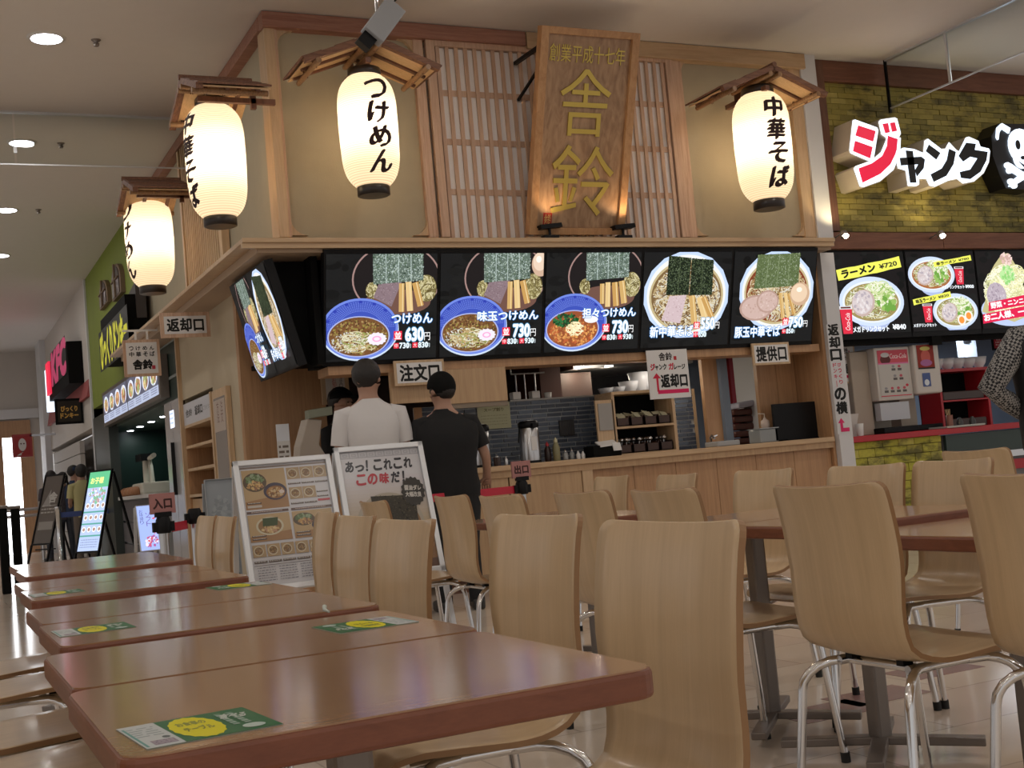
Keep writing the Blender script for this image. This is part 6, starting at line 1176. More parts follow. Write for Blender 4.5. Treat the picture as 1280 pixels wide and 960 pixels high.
# ================================================================== MENU STANDS IN FRONT
def mini(A, x, y, w, h, seed, big=False):
    A.rect(x, y, w, h, (.42, .3, .17)); c = (x + w * .45, y + h * .5)
    A.ell(c[0], c[1], w * .38, h * .4, (.62, .55, .4), 18); A.ell(c[0], c[1], w * .31, h * .32, (.22, .12, .05), 16); A.specks(c[0], c[1], w * .28, h * .28, 26 if not big else 80, [(.35, .2, .08), (.5, .35, .15), (.12, .1, .05), (.4, .3, .2)], w * .05)
def art_menu(W, H):
    A = Art(W, H, (.62, .62, .66), 31); BR = (.10, .07, .06)
    def two(x, y, w, h, kind):
        A.rect(x, y, w, h, (.50, .36, .2)); A.poly([(x, y), (x + w, y), (x + w, y + h * .35), (x, y + h * .2)], (.38, .22, .11))
        if kind == 0: A.ell(x + w * .28, y + h * .68, w * .27, h * .24, (.12, .09, .06), 24); A.specks(x + w * .28, y + h * .76, w * .2, h * .12, 60, [(.2, .28, .14), (.3, .38, .25), (.12, .18, .08)], w * .04); A.specks(x + w * .28, y + h * .6, w * .18, h * .1, 40, [(.5, .3, .12), (.65, .45, .2), (.3, .16, .1)], w * .04); A.ell(x + w * .72, y + h * .42, w * .27, h * .22, (.07, .06, .09), 24); A.ell(x + w * .73, y + h * .4, w * .22, h * .16, (.3, .15, .06), 22); A.specks(x + w * .73, y + h * .4, w * .18, h * .12, 60, [(.45, .25, .1), (.6, .45, .25), (.2, .1, .05)], w * .035); A.ell(x + w * .87, y + h * .4, w * .06, h * .05, (.7, .6, .55), 14)
        else: A.ell(x + w * .5, y + h * .55, w * .33, h * .34, (.6, .56, .42), 26); A.ell(x + w * .5, y + h * .55, w * .28, h * .28, (.3, .18, .08), 24); A.poly([(x + w * .33, y + h * .55), (x + w * .68, y + h * .55), (x + w * .72, y + h * .85), (x + w * .35, y + h * .85)], (.06, .09, .04)); A.specks(x + w * .5, y + h * .42, w * .2, h * .1, 40, [(.6, .42, .2), (.5, .3, .2), (.7, .55, .3)], w * .04)
    def bar_(x, y, w, h=None): A.rect(x, y, w, h or H * .012, BR); A.lines(x + .005, y + .001, w - .01, (h or H * .012) * .9, 1, (.6, .58, .55), H * .005)
    A.rect(0, H * .975, W, H * .015, (.25, .2, .18)); two(W * .02, H * .63, W * .49, H * .335, 0); bar_(W * .04, H * .675, W * .16); A.rect(W * .04, H * .645, W * .16, H * .02, (.55, .5, .45))
    for r in range(2):
        for i in range(3):
            x = W * (.53 + .157 * i); y = H * (.86 - .17 * r)
            if r == 1 and i == 2: bar_(x, y + H * .04, W * .13); bar_(x, y, W * .13); A.rect(x, y - H * .035, W * .14, H * .018, (.5, .06, .08)); continue
            mini(A, x, y, W * .15, H * .1, i); bar_(x, y - H * .045, W * .145, H * .014)
    for x in (.02, .52): A.rect(W * x, H * .595, W * .47, H * .02, (.15, .1, .09)); A.lines(W * (x + .05), H * .598, W * .35, H * .012, 1, (.6, .5, .45), H * .006)
    two(W * .02, H * .36, W * .47, H * .225, 1); two(W * .52, H * .36, W * .46, H * .225, 0); bar_(W * .04, H * .40, W * .16); bar_(W * .04, H * .375, W * .16); bar_(W * .54, H * .40, W * .16); bar_(W * .54, H * .375, W * .16)
    for i in range(6): mini(A, W * (.025 + .16 * i), H * .235, W * .145, H * .1, i); bar_(W * (.025 + .16 * i), H * .185, W * .145, H * .018)
    for i in range(4): A.lines(W * (.05 + .24 * i), H * .03, W * .2, H * .125, 6, (.2, .2, .24), H * .006)
    A.rect(W * .02, H * .165, W * .96, H * .004, BR); return A
def art_aji(W, H):
    A = Art(W, H, (.66, .66, .70), 32)
    for i in range(14): k = i / 13; A.rect(0, 0, W, H * (.78 - .055 * i * .6), (.66 - .18 * k, .64 - .27 * k, .68 - .46 * k))
    A.rect(0, H * .945, W, H * .055, (.42, .42, .46))
    for i in range(9): x = W * (.02 + .11 * i); A.rect(x, H * .952, W * .095, H * .04, (.56, .56, .6)); A.rect(x + W * .02, H * .96, W * .055, H * .022, (.42, .42, .46)); A.rect(x + W * .03, H * .966, W * .035, H * .01, (.56, .56, .6))
    s = 'あっ！これこれ'
    for i, ch in enumerate(s):
        w = W * (.1 if ch != '！' else .03); x = W * (.05 + .128 * i - (.0 if i < 3 else .03)); hh = H * (.085 if ch != 'っ' else .05); A.text(ch, x, H * .835, w, hh, (.03, .03, .04), .045, shear=.15)
    for i, ch in enumerate('この味だ！'): A.text(ch, W * (.16 + .145 * i), H * .72, W * (.115 if ch != '！' else .03), H * .085, (.5, .04, .06) if i < 3 else (.03, .03, .04), .045, shear=.15)
    u, v = W * .5, H * .38; A.ell(u, v, W * .42, H * .26, (.45, .4, .33), 40); A.ell(u, v - .01, W * .38, H * .22, (.3, .17, .08), 36); A.noodles(u, v - H * .05, W * .33, H * .14, 160, [(.6, .45, .25), (.5, .35, .18), (.35, .2, .1)], .008, .6)
    q = [(W * .3, H * .62), (W * .86, H * .6), (W * .84, H * .32), (W * .32, H * .33)]; A.poly(q, (.035, .03, .02)); A.quadspecks(q, 260, [(.06, .055, .035), (.02, .018, .012), (.09, .08, .05)], W * .012)
    A.rect(0, 0, W, H * .3, (.25, .13, .06)); A.noodles(u, H * .25, W * .45, H * .08, 80, [(.5, .35, .2), (.6, .45, .28)], .01, .6)
    A.text('円', W * .86, H * .12, W * .05, H * .035, (.05, .03, .02), .05); A.rect(0, 0, W, H * .07, (.12, .06, .04))
    A.ell(W * .84, H * .63, W * .145, H * .12, (.04, .038, .035), 32, jag=.06); A.text('醤油ダレ', W * .735, H * .645, W * .21, H * .042, (.6, .58, .55), .04, rot=-.08); A.text('大幅改良', W * .735, H * .59, W * .2, H * .042, (.6, .58, .55), .04, rot=-.08); return A
def menu_stand(name, label, tl, tr, br, z, art):
    P1 = D(*tl, z); P2 = D(*tr, z); Y1 = P1.y; W = hit(tr[0], tr[1], 1, Y1).x - P1.x; lean = .21; q = hit(*br, 1, Y1 - lean)
    return stand(name, label, P1.x, Y1 - lean, W, 0, max(q.z, .12), P1.z, lean, art, colmat('glossy_poster_print', rough=.22, spec=.6), alu, fr=.032)
menu_stand('menu_stand', 'silver-framed menu stand with a grid of small dish photographs', (290, 577), (412, 567), (428, 728), 6.8, art_menu)
menu_stand('menu_stand', 'silver-framed menu stand reading あっ！これこれこの味だ！', (416, 560), (527, 551), (556, 713), 7.1, art_aji)
p = D(255, 600, 8.6); q = D(290, 640, 8.6); A = None
def art_grey(W, H): A = Art(W, H, (.3, .33, .36), 33); A.specks(W * .5, H * .55, W * .4, H * .3, 120, [(.34, .37, .4), (.25, .28, .3)], W * .1); A.specks(W * .6, H * .15, W * .35, H * .1, 60, [(.05, .06, .06), (.1, .12, .13)], W * .06); return A
stand('grey_board', 'plain grey-blue board leaning behind the passage chairs', p.x, p.y - .1, .2, 0, .3, p.z, .1, art_grey, M_PRINT, mat('grey_edge', (.3, .32, .34), .6), fr=.006)

# ================================================================== CHAIRS
def chair_profile():
    P = [(.225, .425), (.21, .445), (.17, .452), (.08, .447), (-.02, .44), (-.10, .437), (-.15, .446), (-.187, .472), (-.206, .515), (-.213, .57), (-.218, .65), (-.225, .73), (-.236, .805), (-.250, .860)]
    return [Vector((x, 0, z)) for x, z in P]
def shell_mesh():
    P = chair_profile(); N = len(P); M = 14; th = .012; b = MB()
    L = [0]
    for i in range(1, N): L.append(L[-1] + (P[i] - P[i - 1]).length)
    T = L[-1]; top = []; bot = []
    # resample near the ends for rounded corners
    ss = []; r = .026
    for k in range(5): ss.append(r * (1 - math.cos(k / 4 * PI / 2)))
    ss += [s for s in np.linspace(r + .02, T - r - .02, 22)]
    for k in range(5): ss.append(T - r + r * math.sin(k / 4 * PI / 2))
    for s in ss:
        j = max(i for i in range(N) if L[i] <= s + 1e-9); j = min(j, N - 2); t = (s - L[j]) / (L[j + 1] - L[j]); p = P[j].lerp(P[j + 1], t)
        tg0 = (P[min(j + 1, N - 1)] - P[j]).normalized(); tgp = (P[j] - P[max(j - 1, 0)]).normalized() if j else tg0; tgn = (P[min(j + 2, N - 1)] - P[j + 1]).normalized() if j + 2 < N else tg0
        tg = ((tgp + tg0).normalized()).lerp((tg0 + tgn).normalized(), t).normalized(); nrm = Vector((tg.z, 0, -tg.x)) * 1.0   # towards the sitter
        if nrm.z < 0 and s < .3: nrm = -nrm
        if s >= .3 and nrm.x < 0: nrm = -nrm
        hw = .205 - .012 * math.sin(PI * min(max((s / T - .3) / .5, 0), 1))
        if s < r: hw -= r - math.sqrt(max(r * r - (r - s) ** 2, 0))
        if s > T - r: hw -= r - math.sqrt(max(r * r - (s - T + r) ** 2, 0))
        f = s / T; c = .004 if f < .35 else .004 + .03 * min((f - .35) / .4, 1)
        rt, rb = [], []
        for k in range(M + 1):
            y = (k / M * 2 - 1) * hw; off = c * ((y / .205) ** 2); q = Vector((p.x, y, p.z)) + nrm * off
            rt.append(q + nrm * th / 2); rb.append(q - nrm * th / 2)
        top.append(rt); bot.append(rb)
    K = len(top); vs = [v for r_ in top for v in r_] + [v for r_ in bot for v in r_]; o = K * (M + 1); idx = lambda a, k: a * (M + 1) + k
    fs = []
    for a in range(K - 1):
        for k in range(M): fs.append((idx(a, k), idx(a, k + 1), idx(a + 1, k + 1), idx(a + 1, k))); fs.append((o + idx(a, k), o + idx(a + 1, k), o + idx(a + 1, k + 1), o + idx(a, k + 1)))
    b.add(vs, fs, True); b.cur = 1; e = []
    for a in range(K - 1): e += [(idx(a, 0), idx(a + 1, 0), o + idx(a + 1, 0), o + idx(a, 0)), (idx(a, M), o + idx(a, M), o + idx(a + 1, M), idx(a + 1, M))]
    for k in range(M): e += [(idx(0, k), o + idx(0, k), o + idx(0, k + 1), idx(0, k + 1)), (idx(K - 1, k), idx(K - 1, k + 1), o + idx(K - 1, k + 1), o + idx(K - 1, k))]
    b.f += e; b.mi += [1] * len(e); b.sm += [False] * len(e)
    return b
def make_chair(label):
    t = thing('plywood_chair', label, 'chair', group='moulded plywood chairs of the food court')
    shell_mesh().build('seat_shell', [ply, ply_edge], t, world=False)
    R = .0115
    for sx in (1, -1):
        for sy in (1, -1):
            x0, y0 = sx * .11 - .0, sy * .12; X1, Y1 = sx * .185 - .015, sy * .19; pts = [(x0 * .5, y0, .418), (x0, y0 + sy * .01, .418)]
            for k in range(1, 6): a = k / 5 * PI / 2; pts.append((x0 + (X1 - x0) * math.sin(a), y0 + sy * .01 + (Y1 - y0 - sy * .01) * math.sin(a), .418 - .075 * (1 - math.cos(a))))
            pts.append((X1 + sx * .035, Y1 + sy * .02, .012)); b = MB(); b.tube(pts, R, 10); leg = b.build('leg', chrome, t, world=False)
            b = MB(); b.tube([(X1 + sx * .034, Y1 + sy * .0195, .03), (X1 + sx * .0352, Y1 + sy * .0201, 0)], R * 1.25, 10); f = b.build('foot', rubber, leg, world=False)
    b = MB()
    for sy in (1, -1): b.tube([(-.13, sy * .12, .418), (.16, sy * .12, .42)], R, 8)
    b.tube([(-.1, -.12, .418), (-.1, .12, .418)], R, 8); b.tube([(.1, -.12, .419), (.1, .12, .419)], R, 8); b.build('seat_frame', chrome, t, world=False)
    for x in (-.11, .13):
        for y in (-.09, .09): b = MB(); b.box(x - .015, x + .015, y - .012, y + .012, .424, .439); b.build('seat_pad', black, t, world=False)
    return t
proto = make_chair('x'); used = [False]
def chair(label, bx, by, facing, rot=0, seat=False):
    """bx, by: plan position of the middle of the back's top edge; facing +1 towards +X, -1 towards -X"""
    o = proto if not used[0] else copy_tree(proto); used[0] = True
    a = (0 if facing > 0 else PI) + rot; off = Vector((-.25, 0)); c, s = math.cos(a), math.sin(a)
    o.location = (bx - off.x * c, by - off.x * s, 0); o.rotation_euler = (0, 0, a); o['label'] = label; return o
for l, x, y, f, r in (
    ('plywood chair facing left at the nearest table corner, its back largest in the photo', 1.083, 1.67, -1, 0),
    ('plywood chair facing left, second behind the largest one', 1.215, 2.40, -1, 0),
    ('plywood chair facing left before the あっ！ menu stand, right one of the close pair', 1.11, 2.93, -1, 0),
    ('plywood chair facing left, a lighter strip behind its neighbour of the close pair', 1.225, 3.66, -1, -.05),
    ('plywood chair before the dish-photo menu stand, seen almost edge-on', 1.40, 4.55, -1, -.12),
    ('plywood chair facing left, right one of the two beyond the far table end', 1.255, 5.62, -1, -.03),
    ('plywood chair facing left, left one of the two beyond the far table end', 1.31, 6.30, -1, 0),
    ('large plywood chair seen from behind in the right foreground', 1.93, 2.40, 1, 0),
    ('plywood chair seen from behind, cut by the right picture edge', 2.10, 1.93, 1, 0),
    ('plywood chair seen from behind, leftmost of the row, beside the menu stand', 2.23, 5.50, 1, 0),
    ('plywood chair seen from behind, second of the row, before the 出口 post', 2.055, 4.55, 1, 0),
    ('plywood chair seen from behind, third of the row, beside the largest chair back', 2.08, 3.92, 1, 0),
    ('plywood chair seen from behind, fourth of the row, peeking over the largest chair back', 2.02, 3.28, 1, -.05),
    ('small plywood chair seen from behind just before the あっ！ menu stand', 2.03, 6.05, 1, 0),
    ('small plywood chair facing left before the counter doors, farthest of the right group', 3.83, 6.62, -1, 0),
    ('plywood chair facing left before the dark counter boards', 3.42, 5.25, -1, -.08),
    ('plywood chair facing left behind the left end of the right-hand tables', 3.31, 4.40, -1, 0),
    ('plywood chair facing left beneath the white pillar notice', 3.16, 3.58, -1, 0),
    ('plywood chair facing left at the yellow brick counter, its seat bend shining', 3.17, 3.16, -1, -.12),
    ('plywood chair seen from behind, only its curved top showing by the serving unit', 4.35, 4.28, 1, 0)):
    chair(l, x, y, f, r)
for i, y in enumerate((1.52, 2.05, 2.72, 3.24, 4.05, 4.6)):
    chair(f'{("nearest", "second", "third", "fourth", "fifth", "farthest")[i]} plywood chair tucked under the left side of the left tables', -.16 + .025 * i, y, 1, .02 * (-1) ** i)
# ================================================================== TABLES
def slab(b, W, Dp, z0, z1, r=.035, inset=0):
    P = []
    for (cx_, cy_, a0) in ((W / 2 - r, Dp / 2 - r, 0), (-W / 2 + r, Dp / 2 - r, 1), (-W / 2 + r, -Dp / 2 + r, 2), (W / 2 - r, -Dp / 2 + r, 3)):
        for k in range(6): a = (a0 + k / 5) * PI / 2; P.append((cx_ + (r - inset) * math.cos(a), cy_ + (r - inset) * math.sin(a)))
    b.prism(P, lambda u, v, s: (u, v, z1 if s else z0)); return b
def table(label, x0, x1, y0, y1, rz=0, zt=.71, dz=0):
    W, Dp = x1 - x0, y1 - y0; t = thing('dining_table', label, 'table', ((x0 + x1) / 2, (y0 + y1) / 2, dz), rz, 'square food-court tables')
    slab(MB(), W - .004, Dp - .004, zt - .038, zt - .0015).build('edge_band', edgeband, t, world=False, bevel=.006)
    slab(MB(), W - .012, Dp - .012, zt - .01, zt, .033).build('top', laminate, t, world=False)
    b = MB(); b.box(-.027, .027, -.027, .027, .03, zt - .05); b.build('column', greymetal, t, world=False, bevel=.01)
    for k in range(4):
        a = PI / 4 + k * PI / 2; b = MB(); b.bar((0, 0, .03), (math.cos(a) * .3, math.sin(a) * .3, .022), .05, .025); b.build('foot', greymetal, t, world=False, bevel=.004)
    b = MB(); b.box(-W * .3, W * .3, -.03, .03, zt - .055, zt - .038); b.box(-.03, .03, -Dp * .3, Dp * .3, zt - .055, zt - .038); b.build('bracket', blackm, t, world=False); return t
TB = (('nearest table of the left row, with the large green and yellow sticker', .165, .815, 1.335, 1.895), ('second table of the left row, joined behind the nearest one', .175, .825, 1.90, 2.40),
      ('third table of the left row, sticker at its left front', .215, .86, 2.50, 3.03), ('fourth table of the left row, joined behind the third', .225, .87, 3.035, 3.55),
      ('fifth table of the left row, faint sticker at its left front', .265, .905, 3.86, 4.40), ('sixth table of the left row, joined behind the fifth', .28, .915, 4.405, 4.93),
      ('seventh table of the left row', .345, 1.01, 5.3, 5.9), ('eighth and farthest table of the left row', .36, 1.02, 5.905, 6.6),
      ('table at the right with a brown edge, between the two foreground chair backs', 2.24, 2.91, 2.12, 2.72),
      ('right-hand table standing slightly higher, behind the large foreground chair', 2.25, 2.93, 2.77, 3.29), ('right-hand table joined behind the slightly higher one', 2.25, 2.93, 3.295, 3.85),
      ('fifth right-hand table, in the middle distance', 2.5, 3.15, 4.9, 5.5), ('sixth right-hand table, nearest the menu stand', 2.5, 3.15, 5.505, 6.15))
for q in TB: table(*q, dz=.02 if 'higher' in q[0] else 0)
# ================================================================== STICKERS
def art_st(W, H):
    A = Art(W, H, (.02, .13, .045), 51); A.rect(0, 0, W * .28, H, (.5, .53, .53)); A.lines(W * .04, H * .42, W * .2, H * .45, 5, (.25, .3, .3), H * .03)
    A.rect(W * .015, H * .05, W * .02, H * .85, (.12, .3, .27)); A.ell(W * .22, H * .34, W * .03, H * .05, (.1, .12, .12), 10); A.rect(W * .08, H * .08, W * .17, H * .18, (.25, .2, .25)); A.lines(W * .085, H * .09, W * .16, H * .16, 4, (.4, .36, .4), H * .02)
    A.ell(W * .49, H * .5, W * .185, H * .46, (.68, .62, .0), 34, jag=.025); A.text('お食事の', W * .38, H * .6, W * .22, H * .16, (.25, .27, .04), .05); A.text('テーブル', W * .38, H * .35, W * .22, H * .16, (.25, .27, .04), .05)
    for i in range(2): A.rect(W * (.72 + .09 * i), H * .3, W * .05, H * .55, (.3, .38, .33)); A.lines(W * (.72 + .09 * i), H * .3, W * .05, H * .55, 6, (.06, .2, .1), H * .03)
    A.ell(W * .83, H * .16, W * .085, H * .09, (.45, .55, .5), 18); A.text('食べる', W * .7, H * .62, W * .2, H * .2, (.5, .55, .5), .05, rot=-.3); return A
def sticker(label, x, y, z, ang, W=.235, H=.105):
    t = thing('table_sticker', label, 'sticker', (x, y, z), group='green and yellow table stickers'); u = Vector((math.cos(ang), math.sin(ang), 0)); v = Vector((-math.sin(ang), math.cos(ang), 0))
    b = MB(); c = Vector((x, y, z + .0006)) + u * W / 2 + v * H / 2; b.obox(c, u * W / 2, v * H / 2, (0, 0, .0005)); b.build('film', mat('sticker_film', (.3, .35, .3), .4), t); art_st(W, H).build('print', colmat('laminate_sticker', rough=.5, spec=.2), t, (x, y, z + .0012), u, v, .0002)
s0, s1 = hit(184, 938, 2, .71), hit(354, 906, 2, .71); print('STK', s0, s1, (s1 - s0).length)
RT = (hit(152, 912, 2, .71) - s0).length / (s1 - s0).length; W = (s1 - s0).length; sticker('large sticker at the left front corner of the nearest table', s0.x, s0.y, .71, math.atan2(s1.y - s0.y, s1.x - s0.x), W, W * RT)
s0, s1 = hit(484, 771, 2, .71), hit(397, 773, 2, .71); sticker('curling sticker at the far right of the second table', s0.x, s0.y, .71, PI + .05, .15, .15)
b = MB(); p = hit(399, 768, 2, .71); b.tube([(p.x + .012, p.y - .03, .7155), (p.x + .012, p.y + .0, .7175), (p.x + .018, p.y + .02, .722)], [.002, .004, .005], 8); b.build('curled_corner', mat('pale_curl', (.5, .55, .5), .5), bpy.data.objects['table_sticker.001'])
for l, a_, c_ in (('sticker at the left front of the third table', (75, 797), (172, 780)), ('small sticker at the far right of the fourth table', (322, 727), (262, 731)), ('faint sticker at the left front of the fifth table', (42, 747), (108, 738))):
    s0, s1 = hit(*a_, 2, .71), hit(*c_, 2, .71); sticker(l, s0.x, s0.y, .71, (PI if s1.x < s0.x else 0) + .03, .15, .15)
# ================================================================== PEOPLE
def skin_obj(name, m, V, Eg, Rd, parent, root=0, sub=2, squash=None):
    me = bpy.data.meshes.new(name); me.from_pydata([tuple(v) for v in V], Eg, []); o = bpy.data.objects.new(name, me); C.objects.link(o)
    o.modifiers.new('skin', 'SKIN').use_smooth_shade = True; sv = me.skin_vertices[0].data if me.skin_vertices else None
    if sv is None:
        bpy.context.view_layer.objects.active = o; bpy.ops.mesh.customdata_skin_add() if hasattr(bpy.ops.mesh, 'customdata_skin_add') else None; sv = me.skin_vertices[0].data
    for i, r in enumerate(Rd): sv[i].radius = (r, r) if not isinstance(r, tuple) else r; sv[i].use_root = (i == root)
    s = o.modifiers.new('sub', 'SUBSURF'); s.levels = sub; s.render_levels = sub
    dg = bpy.context.evaluated_depsgraph_get(); m2 = bpy.data.meshes.new_from_object(o.evaluated_get(dg)); bpy.data.objects.remove(o)
    if squash:
        for v in m2.vertices: v.co = squash(v.co)
    m2.materials.clear(); m2.materials.append(m)
    for p in m2.polygons: p.use_smooth = True
    ob = bpy.data.objects.new(name, m2); C.objects.link(ob); ob.parent = parent; return ob
skinm = mat('skin', (.42, .24, .17), .5); hairm = mat('dark_hair', (.012, .009, .008), .5, bump=.5, bscale=120); shoem = mat('dark_shoe', (.03, .03, .03), .5)
def person(label, X, Y, rz, h, top_m, bot_m, arms, hair='short', cap=None, sleeve='short', head_turn=0, group=None, detail=True, bend=0, apron=None, bulk=1.0, slouch=.03):
    """local frame: facing +y, x to the right; arms = (left elbow, left hand, right elbow, right hand) relative to the shoulder"""
    s = h / 1.75; t = thing('person', label, 'person', (X, Y, 0), rz, group)
    def S(p): return Vector(p) * s
    sq = .72
    def squash(co):
        z = co.z / s; f = sq if z < 1.40 else (sq + (1 - sq) * min((z - 1.40) / .08, 1)); 
        if abs(co.y) > .2 * s or z < .12: return Vector(co)
        return Vector((co.x, co.y * f, co.z))
    sl = slouch
    J = {'pel': (0, 0, .93), 'wst': (0, .0, 1.06), 'chs': (0, -.01, 1.24), 'nkb': (0, sl, 1.43), 'nk': (0, sl + .01, 1.50), 'hd0': (0, sl + .02, 1.56), 'hd1': (0, sl + .02, 1.63), 'hd2': (0, sl + .015, 1.69)}
    R = {'pel': .11, 'wst': .10, 'chs': .105, 'nkb': .055, 'nk': .058, 'hd0': .072, 'hd1': .088, 'hd2': .072}
    E_ = [('pel', 'wst'), ('wst', 'chs'), ('chs', 'nkb'), ('nkb', 'nk'), ('nk', 'hd0'), ('hd0', 'hd1'), ('hd1', 'hd2')]
    for sd, nm in ((-1, 'l'), (1, 'r')):
        J['sh' + nm] = (sd * .185, sl * .5, 1.385); R['sh' + nm] = .045
        J['hp' + nm] = (sd * .095, 0, .88); R['hp' + nm] = .07; J['kn' + nm] = (sd * .11, .01, .48); R['kn' + nm] = .058; J['an' + nm] = (sd * .12, -.02, .09); R['an' + nm] = .042; J['to' + nm] = (sd * .14, .13, .04); R['to' + nm] = .038
        E_ += [('nkb', 'sh' + nm), ('pel', 'hp' + nm), ('hp' + nm, 'kn' + nm), ('kn' + nm, 'an' + nm), ('an' + nm, 'to' + nm)]
        el, ha = (arms[0], arms[1]) if nm == 'l' else (arms[2], arms[3]); b0 = Vector(J['sh' + nm]); J['el' + nm] = b0 + Vector(el); J['wr' + nm] = b0 + Vector(ha); R['el' + nm] = .041; R['wr' + nm] = .028
        d = (Vector(J['wr' + nm]) - Vector(J['el' + nm])).normalized(); J['pa' + nm] = Vector(J['wr' + nm]) + d * .06; R['pa' + nm] = .032; E_ += [('sh' + nm, 'el' + nm), ('el' + nm, 'wr' + nm), ('wr' + nm, 'pa' + nm)]
        if detail:
            side = Vector((sd, 0, 0)); side = (side - d * side.dot(d)).normalized(); up_ = d.cross(side)
            for k, (o_, L_) in enumerate(((-.03, .065), (-.01, .078), (.01, .074), (.03, .058))):
                a = Vector(J['pa' + nm]) + d * .03 + side * o_; J[f'f{k}{nm}'] = a; J[f'g{k}{nm}'] = a + d * L_ * .6 + up_ * .01; J[f'h{k}{nm}'] = a + d * L_ + up_ * .03
                R[f'f{k}{nm}'] = .0095; R[f'g{k}{nm}'] = .0085; R[f'h{k}{nm}'] = .0075; E_ += [('pa' + nm, f'f{k}{nm}'), (f'f{k}{nm}', f'g{k}{nm}'), (f'g{k}{nm}', f'h{k}{nm}')]
            a = Vector(J['wr' + nm]) + d * .03 - side * .035; J['t0' + nm] = a; J['t1' + nm] = a + d * .045 - side * .02; R['t0' + nm] = .011; R['t1' + nm] = .009; E_ += [('wr' + nm, 't0' + nm), ('t0' + nm, 't1' + nm)]
    J['ns'] = (0, J['hd0'][1] + .098, 1.60); R['ns'] = .013; E_.append(('hd1', 'ns')) 
    J['ch'] = (0, J['hd0'][1] + .06, 1.535); R['ch'] = .03; E_.append(('hd0', 'ch'))
    for sd, nm in ((-1, 'l'), (1, 'r')): J['ea' + nm] = (sd * .088, J['hd0'][1] - .005, 1.605); R['ea' + nm] = (.022, .012); E_.append(('hd1', 'ea' + nm))
    hc = Vector((0, J['hd0'][1], 0)); rot = Matrix.Rotation(head_turn, 3, 'Z')
    for k in J:
        if k[:2] in ('hd', 'ns', 'ch', 'ea'): v = Vector(J[k]) - hc; J[k] = rot @ v + hc
    ks = list(J); ix = {k: i for i, k in enumerate(ks)}
    def mk(name, m, keys, extra, J2=None, sub=2, root='pel'):
        JJ = dict(J); JJ.update(J2 or {}); kk = [k for k in keys]; V = [S(JJ[k]) for k in kk]; ii = {k: i for i, k in enumerate(kk)}
        Eg = [(ii[a], ii[b]) for a, b in E_ if a in ii and b in ii] + [(ii[a], ii[b]) for a, b in (J2 or {}).get('_e', [])]
        Rr = []
        for k in kk:
            r = R.get(k, .05); e = extra(k) if callable(extra) else extra; Rr.append(tuple((q + e) * s for q in r) if isinstance(r, tuple) else (r + e) * s * (bulk if k in ('pel', 'wst', 'chs') else 1))
        return skin_obj(name, m, V, Eg, Rr, t, ii.get(root, 0), sub, squash)
    body = mk('body', skinm, ks, 0, sub=2)
    # clothes: lofted torso with sleeves, and trousers
    def loft(b, secs, n=28, wr=.0, ph=0):
        vs = []; fs = []
        for (z, rx, ry, yo) in secs:
            for k in range(n):
                t_ = 2 * PI * k / n; cx_, sy_ = math.cos(t_), math.sin(t_); e = .82
                wv = 1 + wr * (math.sin(5 * t_ + z * 23 + ph) * .6 + math.sin(9 * t_ - z * 31) * .4)
                vs.append(S((rx * wv * abs(cx_) ** e * (1 if cx_ > 0 else -1), yo + ry * wv * abs(sy_) ** e * (1 if sy_ > 0 else -1), z)))
        for i in range(len(secs) - 1):
            for k in range(n): fs.append((i * n + k, i * n + (k + 1) % n, (i + 1) * n + (k + 1) % n, (i + 1) * n + k))
        b.add(vs, fs, True); b.add(vs[-n:], [tuple(range(n))]); b.add(vs[:n], [tuple(range(n - 1, -1, -1))])
    B_ = bulk; b = MB()
    loft(b, [(.84, .168 * B_, .118 * B_, 0), (.90, .172 * B_, .122 * B_, 0), (1.0, .162 * B_, .115 * B_, 0), (1.1, .163 * B_, .113 * B_, -.005), (1.2, .178 * B_, .118 * B_, -.012), (1.29, .19 * B_, .122 * B_, -.012 + sl * .3), (1.355, .198 * B_, .112 * B_, sl * .5), (1.40, .185 * B_, .092, sl * .7), (1.432, .15, .08, sl * .9), (1.46, .10, .07, sl), (1.485, .072, .064, sl + .005)], wr=.018)
    for nm, sd in (('l', -1), ('r', 1)):
        sh_, el, wr_ = (Vector(J[q + nm]) for q in ('sh', 'el', 'wr')); sq_ = lambda v: S((v[0], v[1] * sq if abs(v[1]) < .2 else v[1], v[2]))
        s0_ = sh_ + Vector((-sd * .05, 0, .0)); end = sh_.lerp(el, .74)
        if sleeve == 'short': b.tube([sq_(s0_), sq_(sh_ + Vector((0, 0, -.005))), sq_(sh_.lerp(el, .35)), sq_(end)], [.06 * s, .07 * s, .069 * s, .066 * s], 16)
        else: b.tube([sq_(s0_), sq_(sh_ + Vector((0, 0, -.005))), sq_(sh_.lerp(el, .4)), sq_(el), sq_(el.lerp(wr_, .5)), sq_(el.lerp(wr_, .95))], [.065 * s, .077 * s, .072 * s, .068 * s, .055 * s, .042 * s], 16)
    b.build('shirt', top_m, t, world=False)
    b = MB(); loft(b, [(.80, .15 * B_, .105 * B_, 0), (.86, .158 * B_, .112 * B_, 0), (.93, .15 * B_, .105 * B_, 0)])
    for nm in 'lr':
        hp, kn, an = (Vector(J[q + nm]) for q in ('hp', 'kn', 'an')); b.tube([S(hp + Vector((0, 0, .02))), S(hp.lerp(kn, .3)), S(kn), S(kn.lerp(an, .5)), S(an + Vector((0, 0, -.03)))], [.098 * s * B_, .09 * s * B_, .068 * s, .06 * s, .056 * s], 16)
    b.build('trousers', bot_m, t, world=False)
